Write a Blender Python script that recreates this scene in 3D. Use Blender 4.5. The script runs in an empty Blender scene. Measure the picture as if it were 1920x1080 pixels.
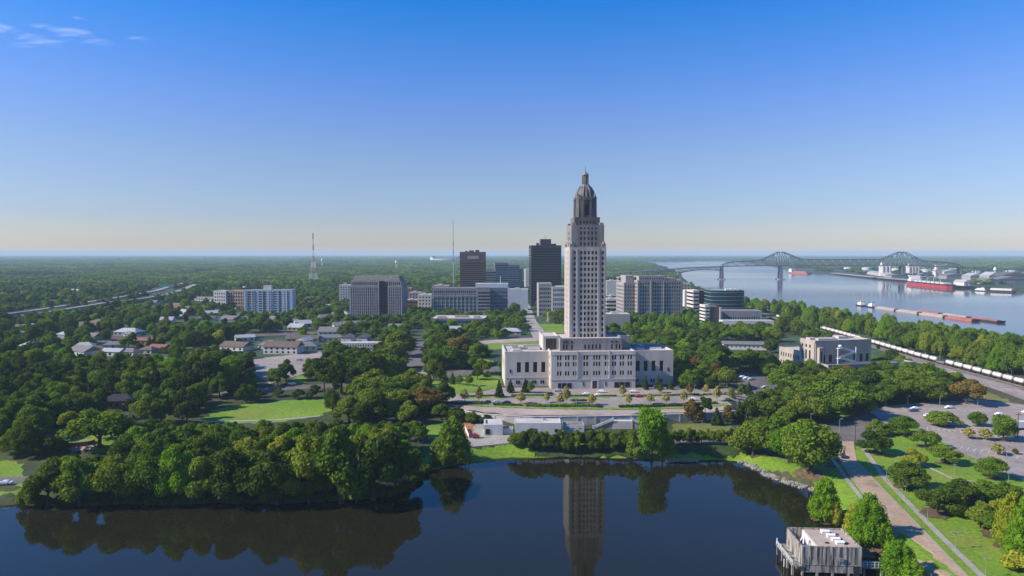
import bpy, bmesh, math, random
import numpy as np
from mathutils import Vector, Matrix
from mathutils.geometry import delaunay_2d_cdt

random.seed(11)
rng = np.random.default_rng(11)
scene = bpy.context.scene
COL = scene.collection

# ------------------------------------------------------------------ camera
F, CX, CY, HZ, CAMH = 1300.0, 960.0, 540.0, 475.0, 85.0
PITCH = math.atan((CY - HZ) / F)
cam_data = bpy.data.cameras.new("camera")
cam_data.sensor_width = 36.0
cam_data.lens = F / 1920.0 * 36.0
cam_data.clip_start = 0.5
cam_data.clip_end = 120000.0
cam = bpy.data.objects.new("camera", cam_data)
COL.objects.link(cam)
cam.location = (0, 0, CAMH)
cam.rotation_euler = (math.pi / 2 - PITCH, 0, 0)
scene.camera = cam

# ------------------------------------------------------------------ sky, sun, exposure
SUN = Vector((-1.0, -0.19, 0.70)).normalized()
world = bpy.data.worlds.new("World")
scene.world = world
world.use_nodes = True
wn = world.node_tree.nodes
wl = world.node_tree.links
wn.clear()
sky = wn.new("ShaderNodeTexSky")
sky.sky_type = 'NISHITA'
sky.sun_disc = False
sky.sun_elevation = math.asin(SUN.z)
sky.sun_rotation = math.atan2(SUN.x, SUN.y)
sky.altitude = 100.0
sky.air_density = 1.0
sky.dust_density = 0.4
sky.ozone_density = 3.0
# colour of the clear air by height above the horizon, all round
tcw = wn.new("ShaderNodeTexCoord")
sep = wn.new("ShaderNodeSeparateXYZ")
wl.new(tcw.outputs["Generated"], sep.inputs[0])
ramp = wn.new("ShaderNodeValToRGB")
stops = [(0.0,(1.75,1.28,1.10)),(0.010,(1.16,1.06,1.15)),(0.05,(0.96,0.98,1.27)),(0.133,(1.02,1.07,1.36)),(0.205,(0.86,1.08,1.66)),(0.274,(0.50,1.08,1.86)),(0.34,(0.16,1.06,2.0))]
els = ramp.color_ramp.elements
while len(els) < len(stops): els.new(0.5)
for e, (p, c) in zip(els, stops):
    e.position = p; e.color = (c[0]/2, c[1]/2, c[2]/2, 1)
wl.new(sep.outputs["Z"], ramp.inputs[0])
mul = wn.new("ShaderNodeVectorMath"); mul.operation = 'MULTIPLY'
wl.new(sky.outputs[0], mul.inputs[0]); wl.new(ramp.outputs[0], mul.inputs[1])
dbl = wn.new("ShaderNodeVectorMath"); dbl.operation = 'SCALE'; dbl.inputs["Scale"].default_value = 2.0
wl.new(mul.outputs[0], dbl.inputs[0])
bg = wn.new("ShaderNodeBackground")
bg.inputs["Strength"].default_value = 0.064
wo = wn.new("ShaderNodeOutputWorld")
wl.new(dbl.outputs[0], bg.inputs["Color"])
wl.new(bg.outputs[0], wo.inputs["Surface"])

sd = bpy.data.lights.new("sun", 'SUN')
sd.energy = 4.6
sd.angle = math.radians(0.53)
sd.color = (1.0, 0.90, 0.76)
sun = bpy.data.objects.new("sun", sd)
COL.objects.link(sun)
sun.rotation_euler = (-SUN).to_track_quat('-Z', 'Y').to_euler()

vs = scene.view_settings
vs.view_transform = 'Standard'
vs.look = 'None'
vs.gamma = 1.0
vs.use_curve_mapping = False
vs.exposure = 0.6
scene.render.film_transparent = False
cy = scene.cycles
cy.max_bounces = 7
cy.diffuse_bounces = 3
cy.glossy_bounces = 3
cy.transmission_bounces = 3
cy.transparent_max_bounces = 8
cy.volume_bounces = 3
cy.use_denoising = True
cy.sample_clamp_indirect = 6.0

# ------------------------------------------------------------------ photo pixel -> place helpers
_c, _s = math.cos(PITCH), math.sin(PITCH)
def ray(px, py):
    u, v = (px - CX) / F, (CY - py) / F
    return u, _c + v * _s, -_s + v * _c
def G(px, py, z=0.0):
    dx, dy, dz = ray(px, py)
    t = (z - CAMH) / dz
    return (dx * t, dy * t)
def P(px, py, Y):
    dx, dy, dz = ray(px, py)
    t = Y / dy
    return (dx * t, Y, CAMH + dz * t)
def proj(x, y, z):
    d = np.asarray(y) * _c - (np.asarray(z) - CAMH) * _s
    v = np.asarray(y) * _s + (np.asarray(z) - CAMH) * _c
    return CX + np.asarray(x) / d * F, CY - v / d * F
def sm(a, b, x):
    t = np.clip((x - a) / (b - a), 0, 1)
    return t * t * (3 - 2 * t)

# ------------------------------------------------------------------ bookkeeping
def tag(o, label=None, cat=None, group=None, kind=None):
    if label: o["label"] = label
    if cat: o["category"] = cat
    if group: o["group"] = group
    if kind: o["kind"] = kind
    return o
def empty(name, loc, label=None, cat=None, group=None, rz=0.0):
    o = bpy.data.objects.new(name, None)
    o.empty_display_size = 0.5
    COL.objects.link(o)
    o.location = loc
    o.rotation_euler = (0, 0, rz)
    return tag(o, label, cat, group)
def link_mesh(name, me, m=None, parent=None):
    o = bpy.data.objects.new(name, me)
    COL.objects.link(o)
    if m is not None:
        if not me.materials: me.materials.append(m)
    if parent is not None: o.parent = parent
    return o
def copy_tree(o, parent=None):
    c = o.copy()
    COL.objects.link(c)
    c.parent = parent
    for ch in o.children: copy_tree(ch, c)
    return c

class MB:
    """collects faces of one mesh"""
    def __init__(self): self.v, self.f, self.m, self.cm = [], [], [], 0
    def add(self, vs, fs):
        n = len(self.v)
        self.v.extend(vs)
        for q in fs:
            self.f.append(tuple(i + n for i in q)); self.m.append(self.cm)
    def box(self, x0, x1, y0, y1, z0, z1):
        if x0 > x1: x0, x1 = x1, x0
        if y0 > y1: y0, y1 = y1, y0
        self.add([(x0,y0,z0),(x1,y0,z0),(x1,y1,z0),(x0,y1,z0),(x0,y0,z1),(x1,y0,z1),(x1,y1,z1),(x0,y1,z1)],
                 [(3,2,1,0),(4,5,6,7),(0,1,5,4),(1,2,6,5),(2,3,7,6),(3,0,4,7)])
    def fbox(self, fr, a0, a1, b0, b1, z0, z1):
        (ox, oy), (ux, uy), (nx, ny) = fr
        p = lambda a, b, z: (ox + ux * a + nx * b, oy + uy * a + ny * b, z)
        self.add([p(a0,b0,z0),p(a0,b1,z0),p(a1,b1,z0),p(a1,b0,z0),p(a0,b0,z1),p(a0,b1,z1),p(a1,b1,z1),p(a1,b0,z1)],
                 [(3,2,1,0),(4,5,6,7),(0,1,5,4),(1,2,6,5),(2,3,7,6),(3,0,4,7)])
    def prism(self, pts, z0, z1, top=None):
        """vertical prism over a CCW outline; top: outline at z1 (for tapers)"""
        n = len(pts); top = top or pts
        self.add([(x,y,z0) for x,y in pts] + [(x,y,z1) for x,y in top],
                 [tuple(range(n))[::-1], tuple(range(n, 2*n))] + [(i,(i+1)%n,n+(i+1)%n,n+i) for i in range(n)])
    def ring(self, r0, z0, r1, z1, n=8, cx=0, cy=0, a0=None):
        a0 = math.pi / n if a0 is None else a0
        o = lambda r: [(cx + r*math.cos(a0+2*math.pi*i/n), cy + r*math.sin(a0+2*math.pi*i/n)) for i in range(n)]
        self.prism(o(r0), z0, z1, o(r1))
    def bar(self, p, q, w, h=None):
        p, q = Vector(p), Vector(q); h = h or w
        d = (q - p)
        if d.length < 1e-6: return
        d.normalize()
        s = d.cross(Vector((0,0,1)))
        if s.length < 1e-3: s = Vector((1,0,0))
        s.normalize(); t = s.cross(d)
        s *= w/2; t *= h/2
        vs = [tuple(e + a*s + b*t) for e in (p, q) for a, b in ((-1,-1),(1,-1),(1,1),(-1,1))]
        self.add(vs, [(0,1,2,3),(7,6,5,4),(0,4,5,1),(1,5,6,2),(2,6,7,3),(3,7,4,0)])
    def tube(self, p, q, r0, r1=None, n=6):
        r1 = r0 if r1 is None else r1
        p, q = Vector(p), Vector(q)
        d = (q - p).normalized()
        s = d.cross(Vector((0,0,1)))
        if s.length < 1e-3: s = Vector((1,0,0))
        s.normalize(); t = s.cross(d)
        vs = [tuple(e + r*(math.cos(2*math.pi*i/n)*s + math.sin(2*math.pi*i/n)*t)) for e, r in ((p,r0),(q,r1)) for i in range(n)]
        self.add(vs, [tuple(range(n)), tuple(range(n,2*n))[::-1]] + [(i,n+i,n+(i+1)%n,(i+1)%n) for i in range(n)])
    def lathe(self, axis_p, axis_d, prof, n=10):
        """prof: list of (along, radius)"""
        p, d = Vector(axis_p), Vector(axis_d).normalized()
        s = d.cross(Vector((0,0,1)))
        if s.length < 1e-3: s = Vector((1,0,0))
        s.normalize(); t = s.cross(d)
        vs = [tuple(p + d*a + r*(math.cos(2*math.pi*i/n)*s + math.sin(2*math.pi*i/n)*t)) for a, r in prof for i in range(n)]
        fs = []
        for k in range(len(prof)-1):
            for i in range(n):
                fs.append((k*n+i,(k+1)*n+i,(k+1)*n+(i+1)%n,k*n+(i+1)%n))
        fs += [tuple(range(n)), tuple(range((len(prof)-1)*n, len(prof)*n))[::-1]]
        self.add(vs, fs)
    def mesh(self, name, *mats):
        me = bpy.data.meshes.new(name)
        me.from_pydata(self.v, [], self.f)
        for m in mats: me.materials.append(m)
        if len(mats) > 1: me.polygons.foreach_set("material_index", self.m)
        me.update()
        return me
    def build(self, name, m, parent=None, loc=None, smooth=False):
        ms = m if isinstance(m, (list, tuple)) else (m,)
        me = self.mesh(name, *ms)
        if smooth: me.polygons.foreach_set("use_smooth", [True]*len(me.polygons))
        o = link_mesh(name, me, None, parent)
        if loc is not None: o.location = loc
        return o

# ------------------------------------------------------------------ materials
def new_mat(name):
    m = bpy.data.materials.new(name)
    m.use_nodes = True
    nt = m.node_tree
    b = nt.nodes["Principled BSDF"]
    return m, nt, b
def N(nt, t, **kw):
    n = nt.nodes.new(t)
    for k, v in kw.items():
        if k in n.inputs: n.inputs[k].default_value = v
        else: setattr(n, k, v)
    return n
def rgba(c): return (c[0], c[1], c[2], 1.0)
def surf(name, c1, c2=None, scale=0.3, rough=0.85, streak=1.0, detail=6, bump=0.0, metal=0.0, coord="Object", lo=0.35, hi=0.65, spec=0.3, extra=None, fine=None):
    """two-tone noisy surface; streak > 1 stretches the noise vertically (rain streaks)"""
    m, nt, b = new_mat(name)
    c2 = c2 or tuple(x * 0.75 for x in c1)
    tc = N(nt, "ShaderNodeTexCoord")
    mp = N(nt, "ShaderNodeMapping")
    mp.inputs["Scale"].default_value = (1, 1, 1.0 / streak)
    nt.links.new(tc.outputs[coord], mp.inputs[0])
    nz = N(nt, "ShaderNodeTexNoise", Scale=scale, Detail=detail, Roughness=0.62)
    nt.links.new(mp.outputs[0], nz.inputs["Vector"])
    cr = N(nt, "ShaderNodeValToRGB")
    cr.color_ramp.elements[0].position = lo; cr.color_ramp.elements[0].color = rgba(c2)
    cr.color_ramp.elements[1].position = hi; cr.color_ramp.elements[1].color = rgba(c1)
    nt.links.new(nz.outputs["Fac"], cr.inputs[0])
    out = cr.outputs[0]
    if extra:  # (colour, scale, lo, hi): a third tone in patches
        nz2 = N(nt, "ShaderNodeTexNoise", Scale=extra[1], Detail=5.0, Roughness=0.6)
        nt.links.new(mp.outputs[0], nz2.inputs["Vector"])
        r2 = N(nt, "ShaderNodeMapRange"); r2.inputs["From Min"].default_value = extra[2]; r2.inputs["From Max"].default_value = extra[3]
        nt.links.new(nz2.outputs["Fac"], r2.inputs[0])
        mx = N(nt, "ShaderNodeMix", data_type='RGBA')
        nt.links.new(r2.outputs[0], mx.inputs[0]); nt.links.new(out, mx.inputs[6]); mx.inputs[7].default_value = rgba(extra[0])
        out = mx.outputs[2]
    if fine:  # (scale, amount)
        nz3 = N(nt, "ShaderNodeTexNoise", Scale=fine[0], Detail=3.0)
        nt.links.new(tc.outputs[coord], nz3.inputs["Vector"])
        r3 = N(nt, "ShaderNodeMapRange"); r3.inputs["From Min"].default_value = 0.3; r3.inputs["From Max"].default_value = 0.7
        r3.inputs["To Min"].default_value = 1 - fine[1]; r3.inputs["To Max"].default_value = 1 + fine[1]
        nt.links.new(nz3.outputs["Fac"], r3.inputs[0])
        mm = N(nt, "ShaderNodeVectorMath", operation='SCALE')
        nt.links.new(out, mm.inputs[0]); nt.links.new(r3.outputs[0], mm.inputs["Scale"])
        out = mm.outputs[0]
    nt.links.new(out, b.inputs["Base Color"])
    b.inputs["Roughness"].default_value = rough
    b.inputs["Metallic"].default_value = metal
    b.inputs["Specular IOR Level"].default_value = spec
    if bump:
        bp = N(nt, "ShaderNodeBump", Strength=bump, Distance=0.3)
        nt.links.new(nz.outputs["Fac"], bp.inputs["Height"])
        nt.links.new(bp.outputs[0], b.inputs["Normal"])
    return m
def plain(name, c, rough=0.6, metal=0.0, spec=0.4):
    return surf(name, c, tuple(x * 0.85 for x in c), scale=1.5, rough=rough, metal=metal, spec=spec, detail=3)
def glass(name, c, rough=0.12):
    m, nt, b = new_mat(name)
    oi = N(nt, "ShaderNodeObjectInfo")
    mr = N(nt, "ShaderNodeMapRange"); mr.inputs["To Min"].default_value = 0.6; mr.inputs["To Max"].default_value = 1.6
    nt.links.new(oi.outputs["Random"], mr.inputs[0])
    mm = N(nt, "ShaderNodeVectorMath", operation='SCALE'); mm.inputs[0].default_value = c
    nt.links.new(mr.outputs[0], mm.inputs["Scale"])
    nt.links.new(mm.outputs[0], b.inputs["Base Color"])
    b.inputs["Roughness"].default_value = rough
    b.inputs["IOR"].default_value = 1.36
    return m
def water(name, c, rough, bump_scale, bump_str, stretch=(1,1,1)):
    m, nt, b = new_mat(name)
    b.inputs["Base Color"].default_value = rgba(c)
    b.inputs["Roughness"].default_value = rough
    b.inputs["IOR"].default_value = 1.33
    tc = N(nt, "ShaderNodeTexCoord"); mp = N(nt, "ShaderNodeMapping"); mp.inputs["Scale"].default_value = stretch
    nt.links.new(tc.outputs["Object"], mp.inputs[0])
    nz = N(nt, "ShaderNodeTexNoise", Scale=bump_scale, Detail=3.0)
    nt.links.new(mp.outputs[0], nz.inputs["Vector"])
    nz2 = N(nt, "ShaderNodeTexNoise", Scale=bump_scale * 0.02, Detail=3.0)
    nt.links.new(mp.outputs[0], nz2.inputs["Vector"])
    mr = N(nt, "ShaderNodeMapRange"); mr.inputs["From Min"].default_value = 0.4; mr.inputs["From Max"].default_value = 0.62
    mr.inputs["To Min"].default_value = rough * 0.6; mr.inputs["To Max"].default_value = rough * 1.7
    nt.links.new(nz2.outputs["Fac"], mr.inputs[0]); nt.links.new(mr.outputs[0], b.inputs["Roughness"])
    bp = N(nt, "ShaderNodeBump", Strength=bump_str, Distance=0.1)
    nt.links.new(nz.outputs["Fac"], bp.inputs["Height"]); nt.links.new(bp.outputs[0], b.inputs["Normal"])
    return m
def leaf(name, c1, c2, trans=0.25):
    """foliage: hue varies per tree (object random) and per clump (noise)"""
    m, nt, b = new_mat(name)
    oi = N(nt, "ShaderNodeObjectInfo")
    tc = N(nt, "ShaderNodeTexCoord")
    nz = N(nt, "ShaderNodeTexNoise", Scale=9.0, Detail=3.0)
    nt.links.new(tc.outputs["Object"], nz.inputs["Vector"])
    ad = N(nt, "ShaderNodeMath", operation='MULTIPLY_ADD'); ad.inputs[1].default_value = 0.65; 
    nt.links.new(oi.outputs["Random"], ad.inputs[0]);
    mr = N(nt, "ShaderNodeMapRange"); mr.inputs["From Min"].default_value = 0.3; mr.inputs["From Max"].default_value = 0.7
    mr.inputs["To Min"].default_value = -0.1; mr.inputs["To Max"].default_value = 0.45
    nt.links.new(nz.outputs["Fac"], mr.inputs[0]); nt.links.new(mr.outputs[0], ad.inputs[2])
    mx = N(nt, "ShaderNodeMix", data_type='RGBA')
    mx.inputs[6].default_value = rgba(c1); mx.inputs[7].default_value = rgba(c2)
    nt.links.new(ad.outputs[0], mx.inputs[0])
    df = N(nt, "ShaderNodeBsdfDiffuse"); tr = N(nt, "ShaderNodeBsdfTranslucent")
    nt.links.new(mx.outputs[2], df.inputs[0])
    tint = N(nt, "ShaderNodeMix", data_type='RGBA', blend_type='MULTIPLY'); tint.inputs[0].default_value = 1.0
    tint.inputs[7].default_value = (1.5, 1.35, 0.5, 1)
    nt.links.new(mx.outputs[2], tint.inputs[6]); nt.links.new(tint.outputs[2], tr.inputs[0])
    ms = N(nt, "ShaderNodeMixShader"); ms.inputs[0].default_value = trans
    nt.links.new(df.outputs[0], ms.inputs[1]); nt.links.new(tr.outputs[0], ms.inputs[2])
    o = nt.nodes["Material Output"]
    nt.links.new(ms.outputs[0], o.inputs["Surface"])
    nt.nodes.remove(b)
    return m

M = {}
M["land"] = surf("land_soil_and_grass", (0.060,0.075,0.022), (0.030,0.042,0.014), scale=0.05, coord="Generated" if False else "Object", extra=(( 0.085,0.070,0.045), 0.012, 0.52, 0.68), fine=(0.6,0.35))
M["far_land"] = surf("far_land", (0.055,0.085,0.035), (0.025,0.045,0.020), scale=0.004, extra=((0.13,0.12,0.09),0.0016,0.60,0.70), fine=(0.02,0.4))
M["lawn"] = surf("lawn_grass", (0.165,0.265,0.018), (0.110,0.200,0.014), scale=0.045, extra=((0.21,0.21,0.04),0.05,0.52,0.78), fine=(0.9,0.30))
M["lawn_dry"] = surf("dry_lawn", (0.19,0.18,0.05), (0.12,0.14,0.03), scale=0.06, fine=(0.8,0.25))
M["asphalt"] = surf("asphalt", (0.15,0.13,0.125), (0.10,0.09,0.088), scale=0.06, extra=((0.19,0.165,0.15),0.02,0.5,0.7), fine=(1.0,0.12))
M["lot"] = surf("parking_concrete", (0.30,0.26,0.24), (0.22,0.195,0.18), scale=0.05, extra=((0.36,0.28,0.24),0.03,0.47,0.66), fine=(0.5,0.16))
M["road"] = surf("brown_road_surface", (0.43,0.315,0.215), (0.32,0.23,0.155), scale=0.09, extra=((0.24,0.18,0.14),0.16,0.56,0.70), fine=(1.6,0.16))
M["paver"] = surf("pink_paving", (0.40,0.31,0.27), (0.29,0.225,0.195), scale=0.25, extra=((0.44,0.35,0.31),0.05,0.45,0.65), fine=(1.4,0.2))
M["walk"] = surf("pale_concrete_walk", (0.36,0.335,0.285), (0.26,0.245,0.21), scale=0.15, fine=(1.2,0.1))
M["paint"] = plain("white_road_paint", (0.70,0.69,0.65), 0.7)
M["dirt"] = surf("orange_bare_earth", (0.40,0.17,0.07), (0.25,0.11,0.05), scale=0.25, fine=(1.2,0.25))
M["ballast"] = surf("rail_ballast", (0.26,0.22,0.19), (0.16,0.14,0.125), scale=0.3, fine=(1.5,0.25))
M["lake"] = water("lake_water", (0.014,0.013,0.006), 0.035, 0.9, 0.05, (1,0.6,1))
M["river"] = water("river_water", (0.070,0.070,0.078), 0.11, 0.05, 0.10, (1,1,1))
M["stone"] = surf("pale_limestone", (0.57,0.51,0.455), (0.44,0.395,0.355), scale=0.16, streak=6, rough=0.8, fine=(2.0,0.06))
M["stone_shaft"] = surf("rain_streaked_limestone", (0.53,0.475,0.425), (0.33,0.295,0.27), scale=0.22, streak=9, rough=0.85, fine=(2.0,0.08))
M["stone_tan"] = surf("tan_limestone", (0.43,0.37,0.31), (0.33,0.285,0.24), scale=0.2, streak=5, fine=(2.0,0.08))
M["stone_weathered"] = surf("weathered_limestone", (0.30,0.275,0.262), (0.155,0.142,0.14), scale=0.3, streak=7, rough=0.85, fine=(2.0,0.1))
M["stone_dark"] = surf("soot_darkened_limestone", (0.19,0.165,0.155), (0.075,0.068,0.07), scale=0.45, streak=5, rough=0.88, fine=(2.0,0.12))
M["white_wall"] = surf("white_render", (0.62,0.60,0.58), (0.50,0.48,0.46), scale=0.3, streak=4, rough=0.8)
M["roof_pale"] = surf("pale_flat_roof", (0.55,0.51,0.47), (0.40,0.37,0.345), scale=0.12, rough=0.9, fine=(1.0,0.1))
M["roof_grey"] = surf("grey_flat_roof", (0.24,0.225,0.22), (0.15,0.14,0.14), scale=0.12, rough=0.9, fine=(1.0,0.15))
M["pane"] = glass("dark_window_glass", (0.010,0.010,0.014), 0.22)
M["pane_blue"] = glass("blue_window_glass", (0.015,0.06,0.085), 0.1)
M["bronze"] = surf("bronze_panel", (0.10,0.075,0.055), (0.06,0.045,0.035), scale=0.6, rough=0.5)
M["bark"] = surf("bark", (0.085,0.065,0.05), (0.05,0.038,0.03), scale=3, streak=4, rough=0.95)
M["steel"] = plain("grey_galvanised_steel", (0.42,0.43,0.44), 0.45, 0.6)
M["dark_metal"] = plain("dark_metal", (0.05,0.05,0.055), 0.5, 0.3)
M["white_metal"] = plain("white_painted_metal", (0.75,0.74,0.72), 0.4)
M["red_paint"] = surf("red_paint", (0.42,0.045,0.04), (0.30,0.035,0.03), scale=0.1, streak=4, rough=0.55)
M["tyre"] = plain("black_rubber", (0.02,0.02,0.02), 0.9)
M["concrete"] = surf("stained_concrete", (0.42,0.38,0.335), (0.26,0.235,0.21), scale=1.1, streak=9, rough=0.9, extra=((0.065,0.060,0.055),1.6,0.46,0.61), fine=(2.0,0.1))
M["leaf_dark"] = leaf("dark_green_leaves", (0.039, 0.078, 0.014), (0.104, 0.157, 0.021))
M["leaf_mid"] = leaf("mid_green_leaves", (0.067, 0.134, 0.016), (0.171, 0.252, 0.027))
M["leaf_olive"] = leaf("olive_leaves", (0.092, 0.143, 0.017), (0.205, 0.258, 0.032))
M["leaf_bright"] = leaf("bright_green_leaves", (0.098, 0.218, 0.013), (0.213, 0.347, 0.021), 0.32)
M["leaf_lime"] = leaf("yellow_green_leaves", (0.220, 0.269, 0.021), (0.366, 0.370, 0.042), 0.35)
M["leaf_pale"] = leaf("pale_young_leaves", (0.293, 0.291, 0.089), (0.439, 0.403, 0.158), 0.35)
M["leaf_russet"] = leaf("russet_leaves", (0.128, 0.090, 0.029), (0.220, 0.162, 0.042))
M["leaf_needle"] = leaf("dark_needles", (0.027, 0.056, 0.019), (0.067, 0.101, 0.026), 0.12)
# ------------------------------------------------------------------ terrain
LOW, UP = 3.4, 7.0
LAKE_PX = [(0,948),(35,944),(60,948),(150,948),(300,946),(420,944),(520,944),(620,941),(700,935),(745,928),(772,912),
           (790,893),(806,882),(850,872),(900,864),(960,858),(1100,857),(1190,861),(1290,862),(1385,864),(1405,873),
           (1440,892),(1490,910),(1530,921),(1548,940),(1560,965),(1580,992),(1625,1022),(1660,1050),(1685,1085)]
LAKE = np.array([(-330,225),(-220,236)] + [G(*p) for p in LAKE_PX] + [(106,150),(112,80),(112,-60),(-330,-60)])

def in_poly(x, y, poly):
    x = np.asarray(x, float); y = np.asarray(y, float)
    inside = np.zeros(x.shape, bool)
    n = len(poly)
    for i in range(n):
        x0, y0 = poly[i]; x1, y1 = poly[(i+1) % n]
        if y0 == y1: continue
        c = ((y0 > y) != (y1 > y)) & (x < (x1 - x0) * (y - y0) / (y1 - y0) + x0)
        inside ^= c
    return inside
def dist_poly(x, y, poly, closed=True):
    x = np.asarray(x, float); y = np.asarray(y, float)
    d = np.full(x.shape, 1e9)
    n = len(poly)
    for i in range(n if closed else n - 1):
        x0, y0 = poly[i]; x1, y1 = poly[(i+1) % n]
        dx, dy = x1 - x0, y1 - y0
        t = np.clip(((x - x0) * dx + (y - y0) * dy) / (dx*dx + dy*dy + 1e-9), 0, 1)
        d = np.minimum(d, np.hypot(x - x0 - t*dx, y - y0 - t*dy))
    return d

# top edge of the terrace wall in front of the big white building (photo pixels at z = UP)
WALL_PX = [(838,764),(870,772),(905,778),(950,781),(1000,783),(1100,782),(1200,780),(1290,777),(1380,772)]
WALL = [G(px, py, UP) for px, py in WALL_PX]
WX = np.array([p[0] for p in WALL]); WY = np.array([p[1] for p in WALL])
RAIL = [G(px, py, UP) for px, py in ((1448,592),(1560,624),(1640,647),(1720,671),(1800,692),(1920,724))]
RAIL = [(322, 900)] + RAIL[1:] + [(303, 330), (300, 200)]

def terrain(x, y):
    x = np.asarray(x, float); y = np.asarray(y, float)
    yw = np.interp(x, WX, WY)
    a0 = np.interp(x, [-260, -60, 110, 230], [330, 350, 360, 352])
    b0 = np.interp(x, [-260, -60, 110, 230], [440, 405, 415, 400])
    mid = np.interp(x, [WX[0]-20, WX[0], WX[-1], WX[-1]+20], [0, 1, 1, 0])
    a = mid*(yw + 0.4) + (1-mid)*a0
    b = mid*(yw + 1.2) + (1-mid)*b0
    u = np.clip((y - a) / np.maximum(b - a, 0.5), 0, 1)
    h = LOW + (UP - LOW) * u
    # grassy fort mound on the left shore
    mx, my = G(165, 828, 4)
    h = h + 4.5 * np.exp(-(((x - mx)/34)**2 + ((y - my)/20)**2) ** 1.5)
    h = h + 0.25*np.sin(x*0.043+1.3)*np.sin(y*0.051) * (1-u) * (x < 60)
    d = dist_poly(x, y, LAKE)
    d = np.where(in_poly(x, y, LAKE), -d, d) + 0.5*np.sin(x*0.21)+0.35*np.sin(y*0.37+x*0.13)
    bank = np.where(d < 0, np.maximum(d*0.6, -3.0), np.minimum(d*0.42, 40))
    h = np.minimum(h, bank)
    rd = np.maximum(x - 388, 0)
    return np.where(rd > 0, np.maximum(h - rd*0.5, -3), h)

def Gh(px, py, lift=0.0):
    z = 5.0
    for _ in range(8):
        x, y = G(px, py, z)
        z = UP if y > 480 else float(terrain(x, y))
        z = max(z, 0.0)
    return x, y

def grid_terrain():
    xs = np.arange(-420, 421, 2.5); ys = np.arange(-80, 481, 2.5)
    X, Y = np.meshgrid(xs, ys)
    Z = terrain(X, Y)
    nx, ny = len(xs), len(ys)
    v = np.stack([X, Y, Z], -1).reshape(-1, 3)
    i = np.arange((ny-1)*nx).reshape(ny-1, nx)[:, :-1].reshape(-1)
    f = np.stack([i, i+1, i+1+nx, i+nx], -1)
    me = bpy.data.meshes.new("ground")
    me.from_pydata(v.tolist(), [], f.tolist())
    me.polygons.foreach_set("use_smooth", [True]*len(me.polygons))
    return me
me = grid_terrain(); me.materials.append(M["land"]); me.materials.append(M["lawn"])
GRASS_PX = [[(1380,862),(1440,883),(1490,900),(1530,912),(1552,930),(1566,958),(1588,984),(1632,1010),(1668,1040),(1690,1090),(1720,1140),(2150,1140),(2150,900),(1900,800),(1650,790),(1590,830),(1570,880),(1500,862),(1430,856)],
            [(705,888),(790,866),(870,845),(955,834),(1100,838),(1290,838),(1400,850),(1400,880),(1290,870),(1190,870),(1100,870),(960,870),(870,880),(806,890),(770,912)]]
fc = np.array([p.center[:2] for p in me.polygons])
gm = np.zeros(len(fc), bool)
for q in GRASS_PX: gm |= in_poly(fc[:,0], fc[:,1], [Gh(*w) for w in q])
me.polygons.foreach_set("material_index", gm.astype(np.int32))
o = link_mesh("ground", me); tag(o, "dark green parkland ground around the lake", None, None, "structure")

def cdt(poly, step=None):
    pts = [Vector(p) for p in poly]
    n = len(pts)
    edges = [(i, (i+1) % n) for i in range(n)]
    if step:
        xs = [p[0] for p in poly]; ys = [p[1] for p in poly]
        gx, gy = np.meshgrid(np.arange(min(xs), max(xs), step), np.arange(min(ys), max(ys), step))
        ok = in_poly(gx, gy, poly) & (dist_poly(gx, gy, poly) > step*0.35)
        pts += [Vector((a, b)) for a, b in zip(gx[ok], gy[ok])]
    vs, _, fs, *_ = delaunay_2d_cdt(pts, edges, [], 1, 1e-4)
    return [tuple(v) for v in vs], [list(f) for f in fs]

CLEAR = []   # outlines where no wild tree may stand: (polygon, margin)
def dens(poly, step):
    out = []
    n = len(poly)
    for i in range(n):
        a, b = poly[i], poly[(i+1) % n]
        k = max(1, int(math.hypot(b[0]-a[0], b[1]-a[1]) / step))
        out += [(a[0] + (b[0]-a[0])*j/k, a[1] + (b[1]-a[1])*j/k) for j in range(k)]
    return out
def sheet(name, m, poly, lift=0.05, clear=2.0, label=None, world_pts=False, step=5.0, flat=None):
    pts = poly if world_pts else [Gh(*p) for p in poly]
    if clear is not None: CLEAR.append((np.array(pts), clear))
    if m in ("lawn", "lawn_dry", "bank_shade", "dirt", "mulch"):   # grown edges and painted shade edges wander
        a_ = 0.5 if m == "mulch" else 1.3
        pts = [(x + a_*math.sin(x*0.9+y*1.7)+a_*0.6*math.sin(x*2.3-y), y + a_*math.sin(y*1.1-x*0.8)+a_*0.5*math.sin(y*2.9)) for x, y in dens(list(pts), 2.5)]
    far = flat is not None or min(p[1] for p in pts) > 480
    vs, fs = cdt(pts if far else dens(pts, step), None if far else step)
    xs = np.array([v[0] for v in vs]); ys = np.array([v[1] for v in vs])
    z = np.full(len(vs), UP if flat is None else flat) if far else np.maximum(terrain(np.clip(xs,-418,418), np.minimum(ys, 479)), 0.02)
    me = bpy.data.meshes.new(name)
    me.from_pydata([(a, b, c + lift) for a, b, c in zip(xs, ys, z)], [], fs)
    me.update()
    if len(me.polygons) and me.polygons[0].normal.z < 0: me.flip_normals()
    o = link_mesh(name, me, M[m])
    return tag(o, label, None, None, "structure")

M["bank_shade"] = surf("painted_bank_shade", (0.045,0.075,0.016), (0.020,0.040,0.012), scale=0.3, fine=(1.5,0.3))  # deep shade on the lake bank, put into a darker green
# lake and river surfaces
mb = MB(); mb.add([(-335,-75,0),(116,-75,0),(116,320,0),(-335,320,0)], [(0,1,2,3)])
tag(mb.build("lake", M["lake"]), "dark still lake mirroring the sky", None, None, "structure")
mb = MB(); mb.add([(240,-700,0.2),(29000,-700,0.2),(29000,27900,0.2),(240,27900,0.2)], [(0,1,2,3)])
tag(mb.build("river", M["river"]), "wide pale blue river", None, None, "structure")

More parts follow.
